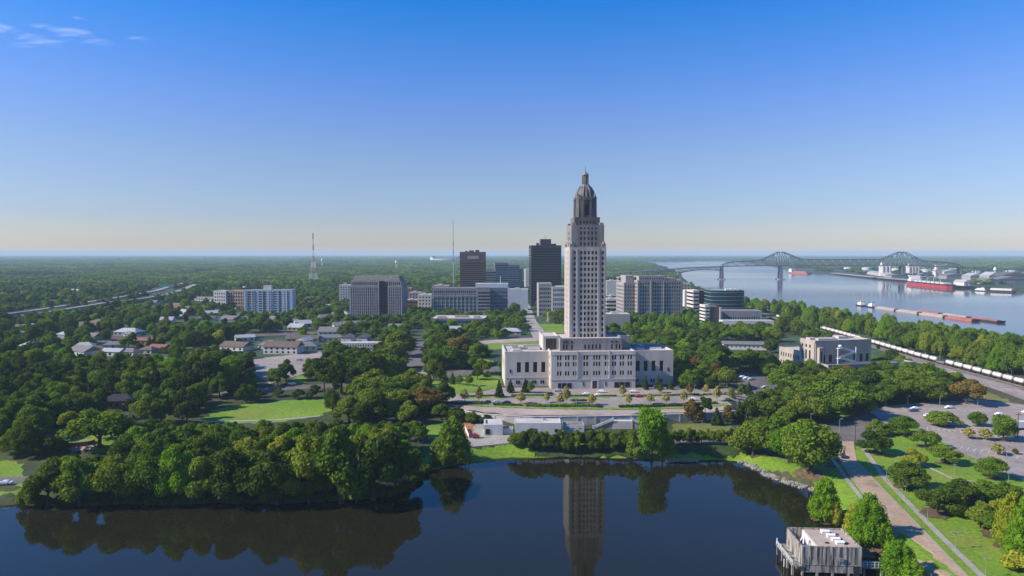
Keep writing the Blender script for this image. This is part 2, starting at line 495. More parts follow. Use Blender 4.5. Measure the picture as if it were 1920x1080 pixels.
# far land on both sides of the river, with banks
EASTB = [(400,480),(400,560),(372,720),(378,919),(350,945),(352,1100),(395,1500),(560,2300),(800,3500),(1115,5600),(1330,7200),(2300,7900)]
WESTB = [(2300,7900),(2150,6600),(1750,4700),(1240,2986),(1296,2762),(1200,2210),(1188,2046),(1111,1700),(1165,1540),(1300,1000),(1500,0),(1500,-700)]
east = [(-30000,480)] + EASTB + [(2500,8300),(9000,9500),(30000,12000),(30000,28000),(-30000,28000)]
west = WESTB + [(30000,-700),(30000,11900),(9000,9400),(2520,8200)]
def land(name, poly, label):
    vs, fs = cdt(poly)
    me = bpy.data.meshes.new(name)
    me.from_pydata([(x, y, UP) for x, y in vs], [], fs); me.update()
    if me.polygons[0].normal.z < 0: me.flip_normals()
    tag(link_mesh(name, me, M["far_land"]), label, None, None, "structure")
land("land", east, "flat wooded land reaching the horizon")
land("land", west, "flat far bank of the river")
for strip, sg, nm in ((EASTB, 1, "river_bank"), (WESTB, -1, "river_bank")):
    mb = MB()
    for (x0, y0), (x1, y1) in zip(strip[:-1], strip[1:]):
        w = 14
        mb.add([(x0,y0,UP),(x0+sg*w,y0,-0.5),(x1+sg*w,y1,-0.5),(x1,y1,UP)], [(0,1,2,3)])
    tag(mb.build(nm, M["far_land"]), "earth bank sloping to the river", None, None, "structure")
mb = MB(); mb.add([(-30000,-700,UP),(-420,-700,UP),(-420,480,UP),(-30000,480,UP)], [(0,1,2,3)])
tag(mb.build("land", M["far_land"]), "flat land left of the park", None, None, "structure")

# lawns, roads, lots, paths
SH = [
 ("lawn","lawn",[(792,800),(826,794),(838,812),(828,822),(800,822)],0.05,2,"small lawn left of the building site"),
 ("lawn","lawn_dry",[(1262,796),(1370,788),(1378,812),(1262,820)],0.05,2,"dry grass below the right end of the terrace"),
 ("lawn","lawn",[(384,788),(396,769),(470,757),(560,749),(624,748),(632,760),(606,778),(520,792),(420,794)],0.05,1,"sunlit lawn among the trees"),
 ("lawn","lawn",[(536,724),(556,705),(580,703),(572,722)],0.05,2,"grass corner by the parking lot"),
 ("lawn","lawn",[(105,838),(130,815),(225,812),(232,835),(180,850)],0.08,1,"grassy top of the mound on the left shore"),
 ("lawn","lawn",[(-40,872),(18,862),(42,871),(48,892),(40,897),(60,906),(56,928),(30,938),(-40,944)],0.05,2,"grass strip on the left shore"),
 ("lawn","lawn",[(850,684),(852,677),(915,674),(930,680)],0.05,1,"lawn behind the left wing"),
 ("lawn","lawn",[(905,655),(908,643),(1015,640),(1020,655)],0.05,2,"garden lawn behind the big white building"),
 ("lawn","lawn",[(1010,607),(1058,607),(1060,630),(1030,630)],0.05,2,"garden lawn by the pink path"),
 ("lawn","lawn",[(1262,706),(1262,694),(1345,692),(1345,704)],0.05,2,"lawn right of the big white building"),
 ("lawn","lawn",[(1562,790),(1572,768),(1600,778),(1612,790)],0.09,1,"lawn under the oaks by the crossing"),
 ("road","road",[(1556,828),(1577,866),(1600,902),(1672,1000),(1732,1080),(1770,1130),(1860,1130),(1812,1080),(1735,1000),(1640,902),(1607,866),(1600,828)],0.12,3,"brown shore road running down to the right"),
 ("road","asphalt",[(1430,812),(1470,800),(1560,793),(1625,778),(1660,792),(1640,812),(1612,832),(1552,832),(1540,815)],0.10,2,"road crossing by the parking lot"),
 ("parking_lot","lot",[(1625,768),(1700,757),(1840,750),(1925,760),(2150,775),(2150,1000),(1925,905),(1882,886),(1850,868),(1790,846),(1757,822),(1715,802),(1660,794)],0.14,0.5,"large pale parking lot at the right"),
 ("road","lot",[(1690,668),(1790,709),(1925,752),(2060,790),(2060,768),(1925,733),(1800,699),(1697,664)],0.07,2,"road beside the railway"),
 ("verge","lawn_dry",[(1705,692),(1800,728),(1925,776),(1990,800),(1990,790),(1925,765),(1800,717),(1705,682)],0.08,0,"dry grass verge beside the railway road"),
 ("forecourt","lot",[(940,727),(1260,727),(1400,733),(1405,768),(1290,766),(1150,768),(1000,766),(900,762),(838,757),(800,748),(822,742),(900,735)],0.06,0,"pale forecourt of the big white building"),
 ("plaza","lot",[(752,690),(800,686),(804,702),(795,728),(757,724)],0.06,0,"pale plaza at the end of the boulevard"),
 ("road","asphalt",[(803,701),(935,687),(938,696),(800,713)],0.07,0,"grey drive beside the left wing"),
 ("lawn","lawn",[(800,716),(936,698),(940,727),(900,734),(822,741),(795,738)],0.05,0,"lawn with young trees left of the big white building"),
 ("lawn","lawn",[(872,744.5),(1150,742.5),(1395,745),(1395,747.5),(1150,745),(872,747)],0.12,None,"thin grass island along the forecourt"),
 ("lawn","lawn",[(842,756.5),(905,760),(1000,763.5),(1150,765),(1290,763),(1400,764),(1400,767),(1290,766.6),(1150,768.6),(1000,766.6),(900,762.6)],0.14,None,"narrow planting bed between drive and terrace"),
 ("shade_patch","bank_shade",[(1000,839),(1186,838),(1190,860),(1100,857),(1000,858)],0.30,None,"painted dark shade on the lake bank under the tree row"),  # shade on the bank lawn, painted as a dark green sheet
 ("shade_patch","bank_shade",[(1256,838),(1385,846),(1388,861),(1290,858),(1256,858)],0.30,None,"painted dark shade on the lake bank near the dock"),  # shade right of the big bank tree, painted as a dark sheet
 ("terrace","paver",[(840,758),(900,763),(1000,767),(1150,769),(1290,767),(1400,769),(1380,771.5),(1290,776.3),(1200,779.3),(1100,781.3),(1000,782.3),(950,780.3),(905,777.3),(870,771.3)],0.10,1,"pink paved terrace along the wall"),
 ("yard","walk",[(868,806),(900,792),(960,800),(962,836),(868,840)],0.10,2,"pale building yard below the terrace"),
 ("bare_earth","dirt",[(866,808),(870,792),(886,788),(888,812),(872,826)],0.16,2,"orange bare earth in the yard"),
 ("lane","asphalt",[(640,905),(700,880),(780,856),(868,838),(960,826),(1300,824),(1385,832),(1385,838),(1300,830),(962,834),(868,847),(790,864),(720,886),(660,912)],0.09,1,"lane along the lake bank"),
 ("parking_lot","lot",[(442,676),(520,668),(602,659),(606,672),(592,694),(560,704),(505,720),(478,702)],0.06,2,"empty parking lot in the neighbourhood"),
 ("road","asphalt",[(400,733),(540,724),(640,718),(700,715),(700,720),(640,725),(540,731),(400,741)],0.06,1,"street in front of the trees"),
 ("boulevard","asphalt",[(772,640),(802,640),(800,690),(752,690),(760,665)],0.06,1,"shaded boulevard between oak rows"),
 ("path","walk",[(986,603),(1006,603),(1032,634),(1000,634)],0.08,2,"pale garden path leading away"),
 ("path","paver",[(880,640),(1062,630),(1062,637),(880,646)],0.10,2,"pink cross path in the garden"),
 ("road","asphalt",[(1340,708),(1400,698),(1480,716),(1500,735),(1450,760),(1405,768),(1400,735)],0.09,2,"street right of the big white building"),
 ("road","asphalt",[(-40,916),(-40,897),(60,893),(62,905)],0.10,2,"lane with a car at the left edge"),
 ("street","walk",[(975,560),(988,560),(1006,603),(986,603)],0.05,2,"street leading away between office buildings"),
 ("street","asphalt",[(60,700),(330,668),(420,655),(420,659),(330,673),(60,707)],0.06,2,"neighbourhood street left"),
 ("street","asphalt",[(180,640),(440,628),(620,622),(620,625),(440,632),(180,645)],0.06,2,"neighbourhood street farther back"),
 ("street","asphalt",[(340,730),(300,690),(255,640),(225,610),(231,610),(264,640),(312,690),(356,730)],0.09,2,"side street running away on the left"),
 ("street","asphalt",[(560,640),(500,610),(430,585),(436,585),(510,610),(572,640)],0.09,2,"side street running to the pale blue slab"),
 ("mound_path","paver",[(105,838),(140,832),(175,832),(180,838),(140,843)],0.16,1,"reddish path on the mound"),
 ("path","walk",[(384,790),(520,786),(600,779),(601,781),(520,788.5),(384,792.5)],0.09,1,"pale path along the lawn"),
]
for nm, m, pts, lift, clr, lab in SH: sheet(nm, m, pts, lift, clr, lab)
# strips along the shore road: (left edge px, right edge px)
def strip(name, m, c, w, lift, label, clear=1.5, step=4):
    pts = [Gh(*p) for p in c]
    L, R = [], []
    for i, p in enumerate(pts):
        a, b = pts[max(i-1,0)], pts[min(i+1,len(pts)-1)]
        d = Vector((b[0]-a[0], b[1]-a[1])).normalized()
        L.append((p[0]-d.y*w/2, p[1]+d.x*w/2)); R.append((p[0]+d.y*w/2, p[1]-d.x*w/2))
    return sheet(name, m, L + R[::-1], lift, clear, label, True, step)
strip("sidewalk", "walk", [(1612,832),(1661,900),(1762,1004),(1842,1082),(1890,1130)], 1.9, 0.16, "concrete sidewalk right of the shore road")
strip("sidewalk", "walk", [(1560,860),(1590,902),(1628,950),(1650,985)], 1.5, 0.16, "concrete sidewalk on the lake side of the shore road")
strip("kerb", "walk", [(1607,866),(1641,902),(1736,1000),(1813,1080),(1860,1130)], 0.55, 0.20, "pale kerb right of the shore road")
strip("kerb", "walk", [(1577,866),(1600,902),(1672,1000),(1732,1080),(1770,1130)], 0.5, 0.20, "pale kerb left of the shore road")
strip("path", "walk", [(1690,845),(1740,876),(1790,900),(1850,905),(1920,925)], 1.5, 0.14, "narrow path across the right lawn")
# worn earth under the park trees
M["mulch"] = surf("bare_brown_earth", (0.15,0.10,0.060), (0.085,0.060,0.035), scale=0.5, fine=(1.5,0.25))
for px, py, r in ((1640,850,3.4),(1645,815,2.6),(1695,816,3),(1735,839,3),(1772,869,3),(1716,874,2.4),(1702,914,4),(1862,896,3),(1768,799,3.4),(1833,799,2),(1881,826,2.6),(1520,890,5),(1757,962,5),(1800,948,5),(1848,944,5),(1862,1000,4),(1546,977,3.5),(1630,1022,5),(1896,1024,4),(1748,846,2),(1685,880,2)):
    cx_, cy_ = Gh(px, py)
    q = [(cx_ + r*(1+.25*math.sin(3*a+px))*math.cos(a), cy_ + r*(1+.25*math.sin(2*a+py))*math.sin(a)) for a in [i*math.pi/7 for i in range(14)]]
    sheet("bare_earth", "mulch", q, 0.17, None, "brown bare earth around a tree foot", True, 3)
# painted bays on the parking lot
for (ax, ay), (bx, by), n in (((1700,770),(1860,772),18),((1740,806),(1900,822),16),((1800,842),(1920,862),10)):
    mb = MB()
    a, b = Vector(Gh(ax, ay)), Vector(Gh(bx, by))
    d = (b - a).normalized(); nrm = Vector((-d.y, d.x))
    for i in range(n):
        p = a + (b-a)*(i/(n-1)); q = p + nrm*5
        s = d*0.09
        mb.add([tuple((e + k*s)) + (float(terrain(*(e))) + 0.155,) for e, k in ((p,-1),(p,1),(q,1),(q,-1))], [(0,1,2,3)])
    o = mb.build("bay_marking", M["paint"]); tag(o, None, None, None, "structure")

# railway ballast, rails and sleepers' bed
mb = MB()
RP = [Vector(p) for p in RAIL]
for a, b in zip(RP[:-1], RP[1:]):
    d = (b-a).normalized(); n = Vector((d.y, -d.x))
    mb.add([(*(a - n*9), UP+0.05),(*(a + n*9), UP+0.05),(*(b + n*9), UP+0.05),(*(b - n*9), UP+0.05)], [(0,1,2,3)])
tag(mb.build("railway_bed", M["ballast"]), "gravel railway bed beside the river trees", None, None, "structure")
CLEAR.append((np.array([(p.x-11, p.y) for p in RP] + [(p.x+11, p.y) for p in RP][::-1]), 0))
for off in (-0.75, 0.75, 4.2, 5.7):
    mb = MB()
    for a, b in zip(RP[:-1], RP[1:]):
        d = (b-a).normalized(); n = Vector((d.y, -d.x))*off
        mb.bar((*(a+n), UP+0.14), (*(b+n), UP+0.14), 0.12, 0.16)
    tag(mb.build("rail", M["bronze"]), "rusty steel rail on the gravel bed", None, None, "structure")
# ------------------------------------------------------------------ building kit
PANES = {}
def pane_mesh(w, h, m):
    k = (round(w, 2), round(h, 2), m)
    if k not in PANES:
        mb = MB(); mb.box(-w/2, w/2, -0.06, 0.06, -h/2, h/2)
        PANES[k] = mb.mesh("window", M[m])
    return PANES[k]
class Bld:
    def __init__(s, name, label, cat, loc, rz=0.0, group=None):
        s.root = empty(name, loc, label, cat, group, rz)
        s.loc, s.rz = loc, rz
        s.nwin = 0
    def wpt(s, x, y):
        c, q = math.cos(s.rz), math.sin(s.rz)
        return (s.loc[0] + x*c - y*q, s.loc[1] + x*q + y*c)
    def clear(s, x0, x1, y0, y1, margin=4):
        CLEAR.append((np.array([s.wpt(x0,y0), s.wpt(x1,y0), s.wpt(x1,y1), s.wpt(x0,y1)]), margin))
    def face(s, f, x0, x1, y0, y1):
        return {"front": ((x0,y0),(1,0),(0,-1)), "back": ((x1,y1),(-1,0),(0,1)),
                "left": ((x0,y1),(0,-1),(-1,0)), "right": ((x1,y0),(0,1),(1,0))}[f]
    def windows(s, fr, rects, m="pane", joined=False, b=0.08):
        (ox, oy), (ux, uy), (nx, ny) = fr
        if joined:
            mb = MB()
            for a0, a1, z0, z1 in rects: mb.fbox(fr, a0, a1, 0.02, 0.14, z0, z1)
            tag(mb.build("glazing", M[m], s.root), None, None, None, "stuff")
            return
        for a0, a1, z0, z1 in rects:
            o = link_mesh("window", pane_mesh(a1-a0, z1-z0, m), None, s.root)
            a = (a0+a1)/2
            o.location = (ox + ux*a + nx*b, oy + uy*a + ny*b, (z0+z1)/2)
            o.rotation_euler = (0, 0, math.atan2(uy, ux))
            s.nwin += 1
    def facade(s, mb, fr, L, z0, z1, c, r, fw=0.55, fh=0.6, m=None, d=0.35, style="grid", pane="pane", joined=False, cols=None, rows=None, top=None):
        """real relief: piers and spandrels stand d proud of the core; the panes lie in the recesses"""
        m = L*0.04 if m is None else m
        if cols is None:
            pitch = (L - 2*m)/c
            cols = [(m + pitch*(i+0.5-fw/2), m + pitch*(i+0.5+fw/2)) for i in range(c)]
        if rows is None:
            p2 = (z1 - z0)/r
            rows = [(z0 + p2*(i+0.5-fh/2), z0 + p2*(i+0.5+fh/2)) for i in range(r)]
        top = z1 if top is None else top
        if style == "bands":
            zz = [z0] + [e for q in rows for e in q] + [top]
            for k in range(0, len(zz), 2): mb.fbox(fr, 0, L, 0, d, zz[k], zz[k+1])
            rects = [(0.3, L-0.3, a, b) for a, b in rows]
        else:
            aa = [0] + [e for q in cols for e in q] + [L]
            dp = d + (0.35 if style == "fins" else 0)
            for k in range(0, len(aa), 2): mb.fbox(fr, aa[k], aa[k+1], 0, dp, z0, top)
            zz = [z0] + [e for q in rows for e in q] + [top]
            for a0, a1 in cols:
                for k in range(0, len(zz), 2):
                    if zz[k+1]-zz[k] > 0.02: mb.fbox(fr, a0, a1, 0, d*0.97, zz[k], zz[k+1])
            rects = [(a0, a1, q0, q1) for a0, a1 in cols for q0, q1 in rows]
        s.windows(fr, rects, pane, joined)
    def block(s, part, x0, x1, y0, y1, z0, z1, wall, roof="roof_grey", parapet=0.9, pt=0.5, clear=True, **faces):
        mb = MB()
        d = max([f.get("d", 0.35) for f in faces.values()] + [0])
        cx0 = x0 + (d if "left" in faces else 0); cx1 = x1 - (d if "right" in faces else 0)
        cy0 = y0 + (d if "front" in faces else 0); cy1 = y1 - (d if "back" in faces else 0)
        mb.box(cx0, cx1, cy0, cy1, z0, z1)
        for f, kw in faces.items():
            fr = s.face(f, cx0, cx1, cy0, cy1)
            L = (cx1-cx0) if f in ("front","back") else (cy1-cy0)
            kw = dict(kw); za = kw.pop("z0", z0+1.5); zb = kw.pop("z1", z1-1.0)
            if za > z0 + 0.01: mb.fbox(fr, 0, L, 0, kw.get("d", 0.35), z0, za)
            s.facade(mb, fr, L, za, zb, kw.pop("c", 1), kw.pop("r", 1), top=z1, **kw)
        if parapet:
            for a, b, c2, e in ((x0,x1,y0,y0+pt),(x0,x1,y1-pt,y1),(x0,x0+pt,y0+pt,y1-pt),(x1-pt,x1,y0+pt,y1-pt)):
                mb.box(a, b, c2, e, z1+0.01, z1+parapet)
        w = mb.build(part, M[wall], s.root)
        mr = MB(); mr.box(x0+pt+0.02, x1-pt-0.02, y0+pt+0.02, y1-pt-0.02, z1+0.01, z1+0.25)
        mr.build("roof", M[roof], w)
        if clear: s.clear(x0, x1, y0, y1)
        return w
    def box(s, part, x0, x1, y0, y1, z0, z1, m, parent=None):
        mb = MB(); mb.box(x0, x1, y0, y1, z0, z1)
        return mb.build(part, M[m], parent or s.root)
    def units(s, spots, z, m="roof_pale"):
        for (x, y, w, d, h) in spots:
            o = s.box("roof_unit", x, x+w, y, y+d, z, z+h, m)

def site(pl, pr, yt, Y, base=UP):
    """photo edges -> world x of the left edge, width, height at distance Y"""
    a, b = P(pl, yt, Y), P(pr, yt, Y)
    return (a[0], Y, base), b[0]-a[0], a[2]-base

# ------------------------------------------------------------------ the great white tower building
RZ = math.radians(4.0)
cap = Bld("capitol_building", "tall pale limestone art deco tower with domed top rising from a broad white base", "tower building", (46.9, 397, UP), RZ)
S = "stone"
def rr(zc, h): return [(z-h/2, z+h/2) for z in zc]
# centre block, three storeys of paired windows over a tall ground floor
gcols = []
for cx0 in (-20.3, -15.7, -11.2, 11.6, 16.2, 20.8):
    gcols += [(cx0-1.25, cx0-0.25), (cx0+0.3, cx0+1.3)]
for cx0 in (-5.0, 7.4):
    gcols += [(cx0-1.3, cx0-0.2), (cx0+0.4, cx0+1.5)]
gcols += [(-0.6, 0.4), (1.0, 2.0), (2.6, 3.6)]
gcols.sort()
frow = rr((9.0, 14.3, 18.0), 2.5)
off = 24.7
mbw = dict(cols=[(a+off, b+off) for a, b in gcols], rows=frow, z0=5.9, z1=20.0, d=0.5)
c0 = cap.block("centre_block", -24.7, 24.7, 0, 34, 0, 20.6, S, "roof_pale", 1.0, 0.7, front=mbw,
               left=dict(c=4, r=3, fw=0.35, fh=0.5, z0=5.9, z1=20.0, d=0.5, m=2))
mb = MB(); mb.box(-24.9, 24.9, -0.22, -0.01, 5.2, 5.7); mb.box(-24.9, 24.9, -0.18, -0.01, 19.7, 20.2)
for x in (-9.3, 9.3): mb.box(x-0.5, x+0.5, -0.3, -0.01, 6.1, 21.9)
mb.build("cornice", M[S], cap.root)
fr = cap.face("front", -24.7, 24.7, 0, 34)
# ground floor: door, dark loading openings, small slits
dr = cap.box("door", -1.4+0.9, 1.5+0.9, -0.15, 0.02, 0.02, 4.6, "bronze")
mb = MB(); mb.box(-1.2, -0.52, -0.35, -0.01, 0, 5.1); mb.box(2.42, 3.1, -0.35, -0.01, 0, 5.1); mb.box(-0.5, 2.4, -0.35, -0.01, 4.62, 5.1)
mb.build("door_surround", M["white_wall"], cap.root)
for a0, a1, z0, z1 in ((-20.5,-18.6,0.5,3.4),(-18.2,-15.6,0.5,3.4),(-15.2,-12.6,0.3,3.4),(12.4,15.0,0.4,3.6),(15.4,18.2,0.4,3.6),(18.6,21.4,0.6,3.6)):
    cap.windows(((0,0),(1,0),(0,-1)), [(a0,a1,z0,z1)])
cap.windows(((0,0),(1,0),(0,-1)), [(-6.0,-5.4,1.6,4.0),(7.0,7.6,1.6,4.0)])
# wings with four tall bronze windows each
for sgn, nm in ((-1, "left"), (1, "right")):
    x0, x1 = (-50.5, -24.72) if sgn < 0 else (24.72, 49.8)
    L = x1 - x0
    tall = [7.6, 12.4, 17.2, 22.0] if sgn < 0 else [L-22.0, L-17.2, L-12.4, L-7.6]
    tall = [(t-1.2, t+1.2) for t in tall]
    w = cap.block("wing", x0, x1, 9.5, 41, 0, 19.4, S, "roof_pale", 1.2, 0.8,
        front=dict(cols=tall, rows=[(8.2, 14.3)], z0=6.0, z1=19, d=0.6, pane="pane"),
        left=dict(c=5, r=1, fw=0.3, fh=0.45, z0=6.0, z1=19, d=0.6, m=3))
    fr = ((x0, 9.5), (1, 0), (0, -1))
    sm_ = [L-3.4, L-2.6] if sgn > 0 else [2.8, 3.6]
    cap.windows(fr, [(sm_[0], sm_[1], 8.0, 10.2)])
    for t in tall:
        c = (t[0]+t[1])/2
        cap.windows(fr, [(c-1.2, c-0.2, 1.6, 3.5), (c+0.2, c+1.2, 1.6, 3.5)])
    mb = MB(); mb.box(x0, x1, 9.3, 9.49, 5.0, 5.4); mb.build("cornice", M[S], cap.root)
    cap.units([((x0+x1)/2-8, 16, 5, 4, 1.2), ((x0+x1)/2+2, 22, 7, 3, 0.9), ((x0+x1)/2-3, 28, 3, 5, 1.4)], 19.66)
    # raised attic set back on the wing roof
    cap.box("roof_attic", x0+6, x1-2, 24, 38, 19.66, 20.5, "roof_grey")
# second tier
t2 = []
for cx0 in (-15.6, -12.6): t2 += [(cx0-0.9, cx0-0.15), (cx0+0.35, cx0+1.1)]
cols2 = [(-16.4,-15.4),(-14.6,-13.6),(-11.5,-10.5),(-3.7,-2.7),(-1.5,-0.5),(0.7,1.7),(2.9,3.9),(5.1,6.1),(12.2,13.2),(15.0,16.0),(16.8,17.8)]
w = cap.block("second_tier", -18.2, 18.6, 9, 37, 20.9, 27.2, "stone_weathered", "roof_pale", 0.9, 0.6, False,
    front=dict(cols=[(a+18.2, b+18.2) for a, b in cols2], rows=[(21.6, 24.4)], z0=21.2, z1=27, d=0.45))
fr = ((-18.2, 9), (1, 0), (0, -1))
cap.windows(fr, [(2.0,3.0,25.4,26.5),(3.7,4.7,25.4,26.5),(6.5,7.5,25.4,26.5),(30.4,31.4,25.4,26.5),(33.1,34.1,25.4,26.5)])
cap.block("flank_block", -27.5, -18.22, 14, 36, 20.9, 28.2, S, "roof_pale", 0.8, 0.5, False)
mb = MB()
for k in range(12): mb.box(-25.8+k*0.5, -25.5+k*0.5, 13.7, 13.99, 21.3, 27.2)
mb.build("louvre_panel", M["bronze"], cap.root)
cap.box("louvre_frame", -26.0, -19.6, 13.9, 13.995, 21.0, 27.6, "bronze")
cap.block("flank_block", 18.62, 25.0, 14, 36, 20.9, 28.0, "stone_weathered", "roof_grey", 0.8, 0.5, False)
# shaft: seven window columns by sixteen storeys
tcols = [-8.5, -4.5, -2.25, 0, 2.25, 4.5, 8.5]
zrows = [28.6 + 3.32*i for i in range(16)]
hw = 11.0
fc = dict(cols=[(t-0.66+hw, t+0.66+hw) for t in tcols], rows=rr(zrows, 1.95), z0=27.2, z1=81.2, d=0.5)
cap.block("tower_shaft", -hw, hw, 19, 41, 20.9, 81.2, "stone_shaft", "roof_pale", 0.5, 0.5, False, front=fc,
          left=dict(cols=[(t-0.5+hw, t+0.5+hw) for t in (-4.5, 0, 4.5)], rows=rr(zrows, 2.1), z0=27.2, z1=81.2, d=0.5))
mb = MB()
for x in (-10.2, -6.5, 6.5, 10.2): mb.box(x-0.55, x+0.55, 18.75, 18.99, 27.5, 80.6)
mb.build("corner_pilaster", M["stone_shaft"], cap.root)
h2 = 9.9
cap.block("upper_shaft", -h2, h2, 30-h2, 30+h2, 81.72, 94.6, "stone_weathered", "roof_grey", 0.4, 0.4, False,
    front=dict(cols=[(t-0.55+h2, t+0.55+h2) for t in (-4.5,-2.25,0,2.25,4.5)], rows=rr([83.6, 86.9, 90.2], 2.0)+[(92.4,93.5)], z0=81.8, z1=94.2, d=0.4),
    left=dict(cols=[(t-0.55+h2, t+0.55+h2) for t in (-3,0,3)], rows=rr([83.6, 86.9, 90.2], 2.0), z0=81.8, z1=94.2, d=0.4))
mb = MB()
for sx in (-1, 1):
    for sy in (-1, 1):
        mb.box(sx*(hw-2.6), sx*(hw-0.2), 30+sy*(hw-2.6), 30+sy*(hw-0.2), 81.72, 83.6)
        mb.ring(1.3, 83.6, 0.5, 85.2, 6, sx*(hw-1.4), 30+sy*(hw-1.4))
        mb.box(sx*(h2-2.8), sx*(h2-0.3), 30+sy*(h2-2.8), 30+sy*(h2-0.3), 95.0, 96.4)
mb.build("corner_finial", M["stone_weathered"], cap.root)
h3 = 7.7
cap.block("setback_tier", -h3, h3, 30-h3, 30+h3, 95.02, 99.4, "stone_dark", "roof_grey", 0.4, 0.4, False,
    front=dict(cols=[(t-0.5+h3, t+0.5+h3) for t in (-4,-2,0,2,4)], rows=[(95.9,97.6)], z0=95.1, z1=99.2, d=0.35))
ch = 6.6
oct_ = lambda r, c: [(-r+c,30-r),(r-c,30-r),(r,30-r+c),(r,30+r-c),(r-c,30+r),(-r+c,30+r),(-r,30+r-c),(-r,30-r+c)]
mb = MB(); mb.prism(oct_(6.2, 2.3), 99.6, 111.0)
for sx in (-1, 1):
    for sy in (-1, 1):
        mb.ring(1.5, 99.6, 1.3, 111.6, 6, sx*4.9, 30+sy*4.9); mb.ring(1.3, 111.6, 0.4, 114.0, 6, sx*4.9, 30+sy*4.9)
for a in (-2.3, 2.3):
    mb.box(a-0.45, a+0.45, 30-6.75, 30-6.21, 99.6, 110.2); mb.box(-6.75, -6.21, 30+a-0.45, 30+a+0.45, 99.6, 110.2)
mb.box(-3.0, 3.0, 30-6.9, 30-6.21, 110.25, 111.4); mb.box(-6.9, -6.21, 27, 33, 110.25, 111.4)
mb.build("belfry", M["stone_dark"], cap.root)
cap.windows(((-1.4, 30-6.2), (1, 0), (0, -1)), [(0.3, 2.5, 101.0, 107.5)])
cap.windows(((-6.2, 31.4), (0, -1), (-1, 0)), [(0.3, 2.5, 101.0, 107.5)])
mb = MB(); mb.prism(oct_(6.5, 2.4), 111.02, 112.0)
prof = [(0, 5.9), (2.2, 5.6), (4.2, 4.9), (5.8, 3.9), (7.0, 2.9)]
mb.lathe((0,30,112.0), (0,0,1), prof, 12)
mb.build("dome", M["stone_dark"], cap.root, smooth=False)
mb = MB()
for k in range(8):
    a = math.pi/8 + k*math.pi/4
    pts = [(math.cos(a)*(r+0.15), 30+math.sin(a)*(r+0.15), 112.0+z) for z, r in prof]
    for p, q in zip(pts[:-1], pts[1:]): mb.bar(p, q, 0.5)
mb.build("dome_rib", M["stone_weathered"], cap.root)
mb = MB(); mb.ring(2.9, 119.0, 2.6, 120.0, 8, 0, 30); mb.ring(1.25, 120.0, 1.2, 125.6, 8, 0, 30)
for k in range(8):
    a = k*math.pi/4; mb.tube((math.cos(a)*1.8, 30+math.sin(a)*1.8, 120.0), (math.cos(a)*1.8, 30+math.sin(a)*1.8, 125.4), 0.28)
mb.ring(2.2, 125.6, 2.0, 126.3, 8, 0, 30); mb.ring(1.8, 126.3, 0.35, 128.3, 8, 0, 30)
mb.build("lantern", M["stone_weathered"], cap.root)
mb = MB(); mb.tube((0,30,128.3), (0,30,131.5), 0.16, 0.08); mb.build("flagpole", M["dark_metal"], cap.root)
# ------------------------------------------------------------------ terrace wall, stair, yard buildings
t = empty("terrace_wall", (WALL[3][0], WALL[3][1], LOW), "long pale retaining wall below the pink terrace", "wall")
def rel(p, z=0.0): return (p[0]-t.location.x, p[1]-t.location.y, z)
zt = UP - LOW
for (x0, y0), (x1, y1) in zip(WALL[:-1], WALL[1:]):
    mb = MB()
    L = math.hypot(x1-x0, y1-y0); ux, uy = (x1-x0)/L, (y1-y0)/L
    fr = ((x0-t.location.x, y0-t.location.y), (ux, uy), (uy, -ux))
    mb.fbox(fr, 0, L-0.02, -0.9, 0, -1.5, zt+0.3)
    mb.fbox(fr, 0, L-0.02, -1.0, 0.15, zt+0.31, zt+0.5)
    n = max(1, int(L/7))
    for k in range(n): mb.fbox(fr, (k+0.5)*L/n-0.35, (k+0.5)*L/n+0.35, 0.01, 0.18, -1.5, zt+0.3)
    mb.build("wall_panel", M["stone"], t)
# double stair against the wall
sx, sy = G(1150, 800, LOW); 
st = empty("terrace_stair", (sx, sy-2.2, LOW), "pale outdoor stair with sloping parapets against the terrace wall", "stair")
mb = MB()
for k in range(14):
    mb.box(-9.6+k*0.62, -9.6+(k+1)*0.62-0.01, -2.0, 1.2, 0, 0.26*(k+1))
mb.build("flight", M["walk"], st)
mb = MB()
for k in range(14):
    mb.box(17.0-(k+1)*0.62+0.01, 17.0-k*0.62, -2.0, 1.2, 0, 0.26*(k+1))
mb.build("flight", M["walk"], st)
mb = MB(); mb.box(-0.9, 8.3, -2.2, 1.2, 0, 3.65); mb.build("landing", M["stone"], st)
for a, b in ((-9.9, -0.9), (17.3, 8.3)):
    mb = MB(); mb.bar((a, -2.25, 0.9), (b, -2.25, 4.4), 0.4, 1.1); mb.box(b-0.4, b+0.4, -2.5, -2.0, 3.8, 5.2); mb.box(a-0.4, a+0.4, -2.5, -2.0, 0, 1.7)
    mb.build("parapet", M["white_wall"], st)
# yard buildings
x0, y0 = G(965, 816, LOW); x1, _ = G(1052, 816, LOW); Wd = x1-x0
b = Bld("service_building", "long low white flat roofed building with a dark door below the terrace", "building", (x0, y0, LOW))
b.block("wall", 0, Wd, 0, 9, 0, 5.2, "white_wall", "roof_pale", 0.35, 0.3, left=dict(c=1, r=1, fw=0.15, fh=0.3, d=0.2))
b.windows(((0,0),(1,0),(0,-1)), [(5.5,7.0,1.3,2.6),(18,19.6,1.4,2.8)]); b.box("door", 8.3, 9.9, -0.12, 0.01, 0, 3.0, "dark_metal")
b.units([(13,5,1.2,1,0.7),(21,4,1,1,0.5)], 5.46, "steel")
x0, y0 = G(908, 817, LOW)
b = Bld("gate_house", "small white two storey block house beside the orange earth yard", "building", (x0, y0, LOW), math.radians(3))
b.block("wall", 0, 8.3, 0, 11, 0, 4.7, "white_wall", "roof_pale", 0.2, 0.2)
